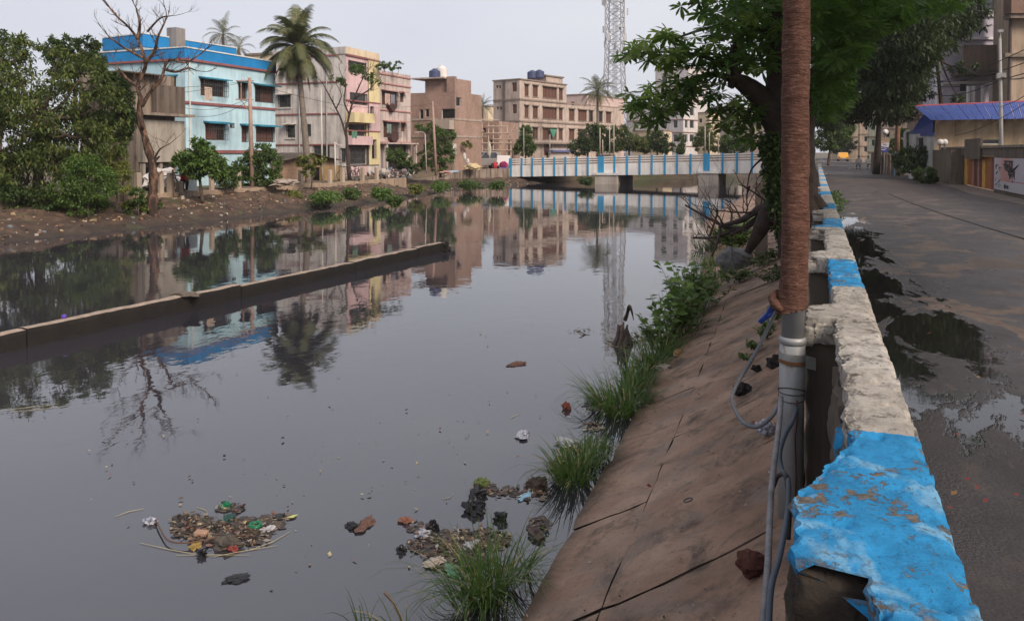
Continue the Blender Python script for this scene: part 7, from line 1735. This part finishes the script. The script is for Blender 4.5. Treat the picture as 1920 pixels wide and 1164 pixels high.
for k, (px_, d, hd, lab) in enumerate(((306, 36.5, 1.5, 'bicycle leaning behind the fence under the grey house'), (334, 37, 1.4, 'bicycle beside the person in red'), (650, 51, 1.3, 'dark bicycle at the foot of the half bare tree'), (668, 52, 1.7, 'dark bicycle before the pink house door'))): bicycle(lab, gz(px_, d, -.2), hd, mb_)
crumple('white_sheet', gz(303, 37.6, .35), (.5, .9, .55), 'white plastic sheeting draped behind the bicycles of the grey house', 'sheet', mat('white_sheeting', (.55, .53, .53), .6, .3, 3), 15, n=14, sharp=.2)
crumple('rubbish_sack', gz(533, 42.5, -.02), (.3, .9, .16), 'white cloth and rubbish piled between two fence posts by the hut', 'rubbish', mat('rubbish_mix', (.3, .25, .22), .8, .7, 4), 19, n=14, sharp=.4)

# ---- people
def person(label, loc, head, joints, edges, mats_fn, mats, hair=None, name='person'):
    """one continuous skin grown on a joint graph; joints: name -> (x, y, z, r). x forward, y left."""
    names = list(joints); me = bpy.data.meshes.new('rig'); me.from_pydata([joints[k][:3] for k in names], [(names.index(a), names.index(b_)) for a, b_ in edges], []); me.update()
    o = bpy.data.objects.new('rig', me); COL.objects.link(o); o.modifiers.new('skin', 'SKIN'); s_ = o.modifiers.new('sub', 'SUBSURF'); s_.levels = 2; s_.render_levels = 2
    for k, n_ in enumerate(names):
        v = me.skin_vertices[0].data[k]; r_ = joints[n_][3]; v.radius = (r_ if not isinstance(r_, tuple) else r_[0], r_ if not isinstance(r_, tuple) else r_[1]); v.use_root = (n_ == 'pelvis')
    bpy.context.view_layer.update(); ev = o.evaluated_get(bpy.context.evaluated_depsgraph_get()); bm_ = bpy.data.meshes.new_from_object(ev); bpy.data.objects.remove(o)
    bm_.materials.clear()
    for m_ in mats: bm_.materials.append(m_)
    for p_ in bm_.polygons: p_.material_index = mats_fn(p_.center); p_.use_smooth = True
    h = thing(name, loc, label, 'person'); h.rotation_euler[2] = head
    b = bpy.data.objects.new('body', bm_); COL.objects.link(b); b.parent = h; ORG[b] = Vector((0, 0, 0)); ORG[h] = Vector((0, 0, 0))
    if hair:
        q = MB(); c = Vector(joints['head'][:3]) + Vector((-.02, 0, .03)); n = 8
        def P(i, j): th = math.pi * .62 * i / n; ph = 2 * math.pi * (j % 14) / 14; return c + Vector((math.sin(th) * math.cos(ph) * .098 - .012, math.sin(th) * math.sin(ph) * .09, math.cos(th) * .125))
        q.grid(P, n, 14); q.build('hair', mat('black_hair', (.012, .01, .01), .5), b, smooth=True)
    return h
M_SKIN = mat('skin', (.22, .12, .08), .6, .1, 3, 0)
SEAT = {'pelvis': (0, 0, .50, .15), 'waist': (-.02, 0, .68, .14), 'chest': (0, 0, .92, (.17, .13)), 'neck': (.02, 0, 1.1, .055), 'head': (.04, 0, 1.24, .095), 'crown': (.04, 0, 1.32, .06)}
SE = [('pelvis', 'waist'), ('waist', 'chest'), ('chest', 'neck'), ('neck', 'head'), ('head', 'crown')]
for s_, y in (('l', 1), ('r', -1)):
    SEAT.update({'hip' + s_: (.08, y * .1, .5, .095), 'knee' + s_: (.45, y * .14, .5, .07), 'ank' + s_: (.44, y * .14, .1, .045), 'toe' + s_: (.58, y * .15, .05, .035), 'sh' + s_: (0, y * .19, 1.0, .065), 'elb' + s_: (.06, y * .25, .74, .045), 'wri' + s_: (.28, y * .18, .62, .032), 'hand' + s_: (.36, y * .16, .59, .03)})
    SE += [('pelvis', 'hip' + s_), ('hip' + s_, 'knee' + s_), ('knee' + s_, 'ank' + s_), ('ank' + s_, 'toe' + s_), ('chest', 'sh' + s_), ('sh' + s_, 'elb' + s_), ('elb' + s_, 'wri' + s_), ('wri' + s_, 'hand' + s_)]
def seat_mats(c): return 0 if c.z > 1.06 or (c.z < .66 and c.x > .2 and c.z > .56) else (1 if c.z > .56 else 2)
bb = at_d(1612, 318, 74); bench = thing('bench', (bb.x, bb.y, 0), 'white slatted roadside bench on which the two people sit', 'bench')
ORG[bench] = Vector((0, 0, 0)); bench.rotation_euler[2] = YAW * 0
bq = mat('bench_white', (.42, .4, .4), .7)
for x in (-.95, .95):
    for y in (-.18, .18): q = MB(); q.box((x - .035, y - .035, 0), (x + .035, y + .035, .42)); q.build('leg', bq, bench)
for k in range(3): q = MB(); q.box((-1.1, -.2 + k * .14, .421), (1.1, -.08 + k * .14, .46)); q.build('slat', bq, bench)
q = MB(); q.box((-.9, -.19, .16), (.9, -.15, .22)); q.build('stretcher', bq, bench)
M_TR = mat('trouser_black', (.015, .015, .018), .8); 
person('person in a grey shirt sitting on the bench with the back to the camera', (bb.x - .1, bb.y + .05, -.03), math.pi / 2, SEAT, SE, seat_mats, [M_SKIN, mat('shirt_grey', (.32, .3, .3), .8), M_TR], True)
S2 = {k: v for k, v in SEAT.items()}; S2['head'] = (.06, .03, 1.23, .095)
person('person in a pale greenish shirt sitting on the bench next to the fence', (bb.x + .75, bb.y + .05, -.03), math.pi / 2 - .25, S2, SE, seat_mats, [M_SKIN, mat('shirt_pale', (.42, .44, .38), .8), M_TR], True)
ST = {'pelvis': (0, 0, .92, .15), 'waist': (-.02, 0, 1.08, .13), 'chest': (.03, 0, 1.3, (.16, .12)), 'neck': (.06, 0, 1.46, .05), 'head': (.1, 0, 1.58, .092), 'crown': (.1, 0, 1.66, .058)}
E2 = list(SE)
for s_, y in (('l', 1), ('r', -1)): ST.update({'hip' + s_: (0, y * .09, .86, .12), 'knee' + s_: (.03 * y, y * .1, .48, .11), 'ank' + s_: (-.02 + .03 * y, y * .09, .09, .05), 'toe' + s_: (.12, y * .1, .04, .035), 'sh' + s_: (.03, y * .18, 1.38, .06), 'elb' + s_: (.06, y * .24, 1.12, .043), 'wri' + s_: (.2, y * .2, .94, .03), 'hand' + s_: (.27, y * .18, .88, .028)})
pr = gz(346, 37.2, -.2)
person('person in a red tunic and dark trousers standing behind the fence', (pr.x, pr.y, -.2), 2.2, ST, E2, lambda c: 0 if c.z > 1.44 or (c.z < 1.0 and c.x > .17) else (1 if c.z > .55 else 2), [M_SKIN, mat('tunic_red', (.55, .02, .05), .8, .2), M_TR], True)
q = MB(); c = gz(358, 37.5, .1); q.box(c - Vector((.02, .35, .3)), c + Vector((.02, .35, .35))); tag(q.build('tin_sheet', mat('pale_tin', (.42, .47, .46), .6, .2), org=c), 'pale tin sheet standing beside the person in red', 'sheet')

# ------------------------------------------------------------------ things floating in the canal
def on_w(px, py, up=.0): return on_z(px, py, WATER_Z + up)
def wet(name, c, r_=.6): return mat(name, c, r_, .5, 25, .3, 60)
def scum(spots, n, seed, label):
    rr = random.Random(seed); q = MB()
    for k in range(n):
        x, y, rx, ry = rr.choices(spots, [s_[2] * s_[3] for s_ in spots])[0]; a, r_ = rr.uniform(0, 6.3), rr.random() ** .8
        p = on_w(x + rx * r_ * math.cos(a), y + ry * r_ * math.sin(a), .002 + .005 * rr.random()); s_ = rr.uniform(.01, .05); m = rr.randint(5, 8); b = rr.uniform(0, 6.3); st = rr.uniform(.35, 1)
        q.face([p + Vector((math.cos(b) * s_ * math.cos(c_) * rr.uniform(.6, 1.2) - math.sin(b) * s_ * st * math.sin(c_), math.sin(b) * s_ * math.cos(c_) + math.cos(b) * s_ * st * math.sin(c_) * rr.uniform(.6, 1.2), rr.uniform(0, .004))) for c_ in [2 * math.pi * i / m for i in range(m)]], rr.choice([0, 0, 0, 1, 1, 2]))
    return tag(q.build('floating_scum', [mat('scum_brown', (.055, .042, .034), .5, .5, 30), mat('scum_dark', (.022, .018, .016), .4, .5, 30), mat('scum_tan', (.13, .10, .075), .6, .5, 30)]), label, 'scum', kind='stuff')
scum([(385, 992, 60, 20), (430, 1003, 80, 20), (470, 985, 60, 16), (430, 952, 30, 8), (360, 978, 40, 14), (520, 968, 30, 5)], 900, 31, 'brown matted scum under the litter raft with the bent stick')
scum([(840, 1020, 75, 26), (900, 1010, 60, 20), (860, 1050, 60, 18), (790, 990, 25, 12), (930, 918, 45, 10), (1000, 925, 40, 14), (1010, 985, 25, 16), (1165, 642, 32, 10), (1190, 640, 30, 10), (1120, 760, 25, 12), (1055, 870, 20, 12), (680, 985, 18, 5)], 900, 32, 'brown matted scum along the near water edge')
FLM = [wet('float_brown', (.10, .065, .045)), wet('float_dark', (.025, .02, .018)), wet('float_tan', (.19, .135, .095)), wet('float_pale', (.26, .23, .2)), wet('float_green', (.06, .09, .03)), wet('float_pink', (.2, .1, .085)), wet('float_straw', (.34, .29, .17))]
def raft(name, label, spots, n, seed, smin=.012, smax=.05):
    rr = random.Random(seed); q = MB()
    for k in range(n):
        x, y, rx, ry = rr.choices(spots, [s_[2] * s_[3] for s_ in spots])[0]
        a, r_ = rr.uniform(0, 6.3), rr.random() ** .6; p = on_w(x + rx * r_ * math.cos(a), y + ry * r_ * math.sin(a), .004 + .018 * rr.random()); s_ = rr.uniform(smin, smax); b = rr.uniform(0, 6.3)
        u_ = Vector((math.cos(b), math.sin(b), rr.uniform(-.25, .35))) * s_; v_ = Vector((-math.sin(b), math.cos(b), rr.uniform(-.25, .35))) * s_ * rr.uniform(.15, .7)
        if rr.random() < .6: q.face([p - u_, p - v_ * .8, p + u_, p + v_], rr.choice([0, 0, 0, 1, 1, 2, 2, 3, 4, 6, 5]))
        else: q.para(p, u_, v_, (0, 0, s_ * rr.uniform(.15, .5)), rr.choice([0, 0, 1, 1, 2, 2, 3, 5, 6]))
    return tag(q.build(name, FLM), label, 'litter', kind='stuff')
raft('floating_litter', 'raft of leaves, scum and scraps floating around the bent stick', [(385, 990, 65, 22), (430, 1005, 80, 20), (470, 985, 60, 16), (430, 950, 30, 9), (360, 975, 35, 16), (520, 968, 30, 6)], 620, 1, .008, .035)
raft('floating_litter', 'scum of scraps and leaves floating before the big grass tuft', [(840, 1020, 75, 28), (900, 1010, 60, 22), (860, 1050, 60, 18), (790, 990, 25, 14), (920, 920, 40, 14), (990, 920, 40, 16), (1010, 985, 25, 16)], 620, 2, .008, .035)
raft('floating_litter', 'litter caught round the stump and reeds at the water edge', [(1165, 640, 30, 12), (1195, 630, 20, 9), (1090, 620, 25, 8), (1190, 640, 25, 10), (1125, 750, 25, 10), (1110, 800, 20, 8), (1050, 870, 18, 10)], 380, 3, .012, .05)
raft('floating_litter', 'leaves and scraps drifting singly over the open canal', [(560, 900, 420, 220), (850, 760, 250, 150), (960, 690, 60, 10), (1000, 560, 200, 60), (1100, 470, 160, 30), (680, 985, 12, 5), (340, 760, 60, 5), (60, 765, 55, 6), (1250, 440, 60, 10)], 170, 4, .006, .028)

# bent stick and other single pieces of the raft
q = MB(); q.tube(spline([on_w(292, 972, .03), on_w(300, 990, .03), on_w(318, 1014, .03), on_w(360, 1016, .035), on_w(420, 1005, .03), on_w(480, 1003, .02)], 4), [.005, .005, .006, .006, .006, .006, .006, .006, .006, .006, .006, .006, .006, .005, .005, .005, .005, .004, .004, .004, .003], 8)
tag(q.build('bent_stick', mat('wet_stick', (.11, .055, .035), .5, .3, 20), org=on_w(318, 1014), smooth=True), 'brown bent stick floating in the litter raft', 'stick')
q = MB(); c = on_w(479, 985, .012); q.tube([c + Vector((.042 * math.cos(a), .042 * math.sin(a), .005)) for a in [2 * math.pi * k / 20 for k in range(21)]], .017, 8, cap=False); tag(q.build('green_ring', mat('green_plastic', (.012, .13, .065), .35, .3, 30), org=c, smooth=True), 'green plastic ring floating in the litter raft', 'ring')
q = MB(); c = on_w(377, 1004, .012); q.para(c - Vector((.05, .03, 0)), (.1, .02, .0), (-.015, .06, .0), (0, 0, .03)); tag(q.build('carton', mat('carton_orange', (.36, .22, .15), .6, .3, 30), org=c, bevel=.004), 'small pale orange carton floating in the litter raft', 'carton')
crumple('sack', on_w(425, 1018, .02), (.09, .07, .045), 'dark grey lumpy sack at the near side of the litter raft', 'sack', mat('dark_sack', (.07, .06, .05), .7, .4, 20), 3, n=14)
for k, (x, y, s_, nm, lab, m_) in enumerate(((283, 977, (.05, .035, .025), 'plastic_bag', 'cloudy plastic bag at the end of the bent stick', M_CLEAR), (502, 993, (.06, .03, .02), 'plastic_bag', 'white plastic bag right of the green ring', mat('white_plastic', (.34, .34, .36), .35, .4, 30)), (365, 1023, (.05, .04, .015), 'wrapper', 'yellow wrapper before the bent stick', mat('yellow_plastic', (.25, .17, .05), .4, .4, 30)),
        (435, 1027, (.05, .03, .02), 'cloth_scrap', 'red scrap beside the dark sack', mat('red_scrap', (.2, .05, .045), .6, .4, 30)), (423, 948, (.035, .03, .03), 'bottle_cap', 'green lump behind the litter raft', MC['green_plastic']), (427, 973, (.07, .05, .02), 'plastic_scrap', 'dark green plastic scrap in the middle of the raft', mat('dark_green_plastic', (.012, .05, .04), .4, .3)), (378, 1038, (.035, .03, .03), 'black_scrap', 'black scrap sticking up at the near edge of the raft', mat('black_plastic', (.012, .012, .014), .3, .4)),
        (444, 1084, (.07, .05, .010), 'black_bag', 'thin black bag floating alone nearest the camera', MC['black_plastic']), (685, 983, (.11, .05, .016), 'shoe_sole', 'brown sole-like scrap floating alone', mat('sole_brown', (.12, .065, .048), .7, .5, 30)), (660, 985, (.05, .04, .02), 'black_scrap', 'black scrap beside the floating sole', MC['black_plastic']),
        (888, 950, (.075, .09, .055), 'black_bag', 'crumpled black bag, the largest among the floating litter', MC['black_plastic']), (895, 925, (.08, .05, .04), 'black_bag', 'smaller black bag just behind the large black bag', MC['black_plastic']), (940, 970, (.05, .05, .035), 'black_scrap', 'black and white scrap right of the large black bag', MC['black_plastic']), (1005, 908, (.08, .06, .05), 'cloth_scrap', 'dark brown rag by the second grass tuft', mat('dark_rag', (.05, .035, .03), .8, .4)), (985, 929, (.09, .03, .012), 'wrapper', 'pale blue wrapper floating by the rag', mat('pale_blue_plastic', (.25, .42, .55), .4, .3)),
        (812, 988, (.03, .04, .05), 'black_scrap', 'upright black scrap in the litter before the big tuft', MC['black_plastic']), (792, 1000, (.05, .045, .03), 'plastic_bag', 'silvery plastic bag among the litter before the big tuft', M_CLEAR), (753, 1030, (.03, .03, .025), 'black_scrap', 'black cube-like scrap at the left edge of the litter', MC['black_plastic']), (1006, 1000, (.1, .05, .03), 'leaf_heap', 'clump of wet leaves stranded at the slope foot', mat('wet_leaf', (.07, .05, .04), .6, .6, 30)), (905, 905, (.06, .05, .04), 'weed_clump', 'green weed clump floating behind the black bags', wet('weed_green', (.10, .13, .04))),
        (885, 1022, (.06, .04, .02), 'white_scrap', 'white scrap in the litter before the big tuft', MC['white_plastic']), (850, 1068, (.08, .05, .015), 'plastic_scrap', 'pale green plastic scrap under the big grass tuft', mat('pale_green_plastic', (.12, .28, .17), .4, .3)), (760, 975, (.05, .04, .02), 'cloth_scrap', 'orange scrap at the far corner of the litter', mat('orange_scrap', (.2, .09, .06), .6, .4, 30)), (815, 1053, (.08, .05, .015), 'paper_scrap', 'sodden pale paper among the litter', mat('sodden_paper', (.38, .32, .27), .8, .3)),
        (980, 815, (.10, .06, .025), 'plastic_bottle', 'clear bottle-like scrap floating on open water', M_CLEAR), (1062, 762, (.05, .03, .05), 'paper_cup', 'red paper cup floating near the tall grass', mat('cup_red', (.2, .05, .035), .6, .3)), (968, 682, (.13, .06, .02), 'cloth_scrap', 'brown scrap floating in mid canal', MC['sole_brown']), (1105, 748, (.12, .06, .03), 'plastic_bag', 'white bag caught in the tall grass at the water', MC['white_plastic']), (1063, 830, (.12, .06, .04), 'plastic_bag', 'pale bag behind the second grass tuft', MC['white_plastic']))):
    crumple(nm, on_w(x, y, s_[2] * .5), s_, lab, 'litter', m_, k * 2.3, n=12, rot=k, group='single pieces of floating litter', sharp=.45)
for k, (x, y, s_, nm, lab, m_) in enumerate(((1222, 690, (.07, .05, .04), 'wrapper', 'orange wrapper lying on the grass edge of the slope', mat('orange_plastic', (.5, .2, .03), .5, .3)), (1245, 692, (.10, .07, .05), 'plastic_bag', 'grey white bag beside the orange wrapper', MC['rubbish_mix']), (1150, 827, (.05, .04, .03), 'wrapper', 'blue scrap in the second grass tuft', mat('bright_blue_plastic', (.04, .25, .5), .4, .2)), (1270, 662, (.05, .16, .03), 'dry_leaf', 'curled tan husk on the slope by the grass', mat('tan_husk', (.33, .2, .1), .8, .3)), (1380, 500, (.42, .3, .3), 'boulder', 'grey rounded boulder in the grass on the slope', mat('boulder_grey', (.13, .125, .13), .9, .3, 5)))):
    crumple(nm, on_slope(x, y, s_[2] * .4), s_, lab, 'litter' if k < 4 else 'boulder', m_, 40 + k * 3, n=14, sharp=.3 if k < 4 else .12)
# straw blades floating
q = MB()
for xa, ya, xb, yb in ((262, 1017, 400, 1043), (400, 1043, 520, 1022), (216, 968, 270, 953), (330, 1040, 470, 1040), (470, 1030, 545, 995), (505, 975, 555, 970), (368, 950, 390, 965), (955, 785, 975, 775), (830, 935, 850, 925), (1135, 645, 1128, 600), (0, 770, 110, 757), (20, 772, 130, 760)):
    A_, B_ = on_w(xa, ya, .006), on_w(xb, yb, .006); M_ = (A_ + B_) / 2 + Vector((R.uniform(-.03, .03), R.uniform(-.03, .03), 0)); q.tube([A_, M_, B_], [.0015, .0028, .001], 5)
tag(q.build('floating_straw', mat('pale_straw', (.36, .32, .2), .7)), 'thin straw blades floating around the litter raft', 'straw', kind='stuff')
q = MB(); c = on_w(545, 970, .01); q.face([c + RT * -.04, c + Vector((0, .03, .01)), c + RT * .04 + Vector((0, .04, .01)), c + RT * .02 + Vector((0, -.0, 0))]); tag(q.build('floating_leaf', mat('pale_leaf', (.38, .42, .16), .6), org=c), 'pale yellow green leaf floating right of the raft', 'leaf')
# stump with hooked branch in the water, stick at the lower edge, driftwood heap
st = thing('water_stump', on_w(1168, 640), 'dead stump with a hooked branch standing in the shallow water', 'stump')
q = MB(); c = on_w(1168, 645); 
for k in range(9): a = k * .72; hh_ = .20 + .13 * abs(math.sin(k * 2.3)); q.tube([c + Vector((.15 * math.cos(a), .15 * math.sin(a), -.1)), c + Vector((.09 * math.cos(a + .5), .09 * math.sin(a + .5), hh_ * .55)), c + Vector((.085 * math.cos(a + .2), .085 * math.sin(a + .2), hh_))], [.05, .035, .012], 6, jit=.35)
q.build('root', mat('wet_root', (.10, .075, .066), .9, .6, 14), st)
q = MB(); q.tube(spline([at_d(1172, 600, 12.2), at_d(1177, 585, 12.1), at_d(1180, 574, 12.0), at_d(1184, 582, 12.0), at_d(1188, 600, 12.1)], 4), [.03, .03, .028, .026, .026, .028, .03, .03, .028, .024, .022, .02, .018, .016, .012, .008, .006], 7, jit=.1); q.build('branch', MC['dark_bark'], st)
q = MB(); q.tube([on_w(765, 1190, 0), on_w(748, 1150, .05), on_w(735, 1125, .08), on_w(722, 1110, .1)], [.012, .011, .01, .012], 7, jit=.15); tag(q.build('stick', mat('grey_stick', (.16, .11, .085), .8, .4, 20), org=on_w(750, 1150)), 'knotty stick poking from the water at the lower edge', 'stick')
dw = thing('driftwood_heap', on_slope(1400, 420), 'tangle of dead branches and roots at the slope under the big tree', 'driftwood')
rr = random.Random(21)
for k, (pts, r_) in enumerate(((((1460, 375, 13.5), (1420, 395, 14), (1390, 412, 15), (1350, 425, 16)), .09), (((1400, 430, 15), (1360, 425, 16), (1330, 410, 17), (1285, 385, 18)), .05), (((1440, 395, 14), (1400, 425, 15), (1370, 440, 15.5)), .07), (((1380, 430, 15.5), (1340, 445, 16), (1300, 446, 17)), .05), (((1350, 430, 16), (1345, 455, 15.5), (1335, 480, 15)), .04), (((1370, 425, 16), (1372, 400, 16.5), (1365, 390, 17)), .03), (((1330, 445, 17), (1345, 400, 17), (1340, 388, 17)), .03), (((1405, 350, 13.8), (1400, 370, 14), (1402, 395, 14)), .02))):
    q = MB(); s_ = spline([at_d(*p_) for p_ in pts], 5); n = len(s_); q.tube(s_, [r_ * (1 - .6 * i / n) for i in range(n)], 7, jit=.15)
    for i in range(2, n, 4): branch_rec(q, s_[i], Vector((rr.uniform(-1, .3), rr.uniform(-.8, .8), rr.uniform(-.2, .9))).normalized(), rr.uniform(.4, 1.0), r_ * .28, 1, rr)
    q.build('branch', MC['dark_bark'], dw)
tr = MB(); rr = random.Random(9)
for k in range(420):
    x, y = rr.gauss(1420, 30), rr.gauss(448, 16); y = y - (x - 1420) * .35; p = on_slope(x, y, .02 + .1 * rr.random()); s_ = rr.uniform(.015, .07); b = rr.uniform(0, 6.3)
    u_ = Vector((math.cos(b), math.sin(b), rr.uniform(-.3, .4))) * s_; v_ = Vector((-math.sin(b), math.cos(b), rr.uniform(-.3, .4))) * s_ * rr.uniform(.3, .8)
    tr.face([p - u_, p - v_, p + u_, p + v_], 5 if (abs(x - 1428) < 14 and rr.random() < .6) else rr.choice([0, 1, 1, 2, 3, 4]))
tag(tr.build('slope_trash', [mat('trash_a', (.06, .04, .03), .8), mat('trash_b', (.2, .13, .08), .8), mat('trash_c', (.42, .38, .35), .7), mat('trash_d', (.35, .15, .06), .7), mat('trash_e', (.3, .26, .3), .6), mat('trash_red', (.4, .03, .06), .7)]), 'trash, leaves and red petals dumped on the slope by the driftwood', 'trash', kind='stuff')
pc = MB(); c = at_d(1428, 385, 17); pc.box(c - Vector((.13, .13, 1.2)), c + Vector((.13, .13, .5)))
tag(pc.build('stub_post', wallmat('stub_concrete', (.22, .17, .14), amt=.7), org=c), 'square concrete stub post at the water beside the ivy clad trunk', 'post')

# washing hung out on the houses
def washing(px, py, d, w, h_, c, label):
    q = MB(); p = at_d(px, py, d); n = 8
    for i in range(n):
        a, b_ = -w / 2 + w * i / n, -w / 2 + w * (i + 1) / n; za, zb = .06 * math.sin(i * 1.7), .06 * math.sin((i + 1) * 1.7)
        A_, B_ = p + Vector((za, a, 0)), p + Vector((zb, b_, 0)); q.face([A_, B_, B_ - Vector((0, 0, h_ * (1 + .08 * math.sin(i + 1)))), A_ - Vector((0, 0, h_ * (1 + .08 * math.sin(i))))])
    o = q.build('washing', mat('washing_%d_%d' % (px, py), c, .85, .3, 4), org=p); md = o.modifiers.new('s', 'SOLIDIFY'); md.thickness = .02
    tag(o, label, 'washing', 'washing hung out on the houses')
washing(726, 176, 61.0, .7, .8, (.42, .3, .26), 'pale pink washing at the upper balcony of the rose grey house')
washing(736, 178, 62.0, .5, .7, (.2, .2, .25), 'grey blue washing at the upper balcony of the rose grey house')
washing(729, 233, 61.2, .6, .7, (.16, .22, .2), 'dull green washing at the lower balcony of the rose grey house')
washing(664, 246, 55.5, .6, .5, (.1, .22, .16), 'green washing in the yellow balcony of the pink house')
washing(390, 164, 41.5, .5, .7, (.45, .36, .3), 'pale washing behind the window grille of the blue house')
washing(852, 270, 71.0, .6, 1.0, (.5, .48, .46), 'white washing at the side of the brick house')

# ------------------------------------------------------------------ haze: thin humid air over the canal
hz = MB(); hz.box((-330, -40, -3.4), (330, 330, 60))
t = NT('humid_air'); t.n.remove(t.b)
pv = t.n.new('ShaderNodeVolumePrincipled'); pv.inputs['Color'].default_value = (.95, .94, .95, 1); pv.inputs['Density'].default_value = .00035; pv.inputs['Anisotropy'].default_value = .2
t.L(pv.outputs[0], t.n['Material Output'].inputs['Volume'])
o = hz.build('haze', t.mat); o['kind'] = 'stuff'; o['label'] = 'thin pale humid haze over canal and street'
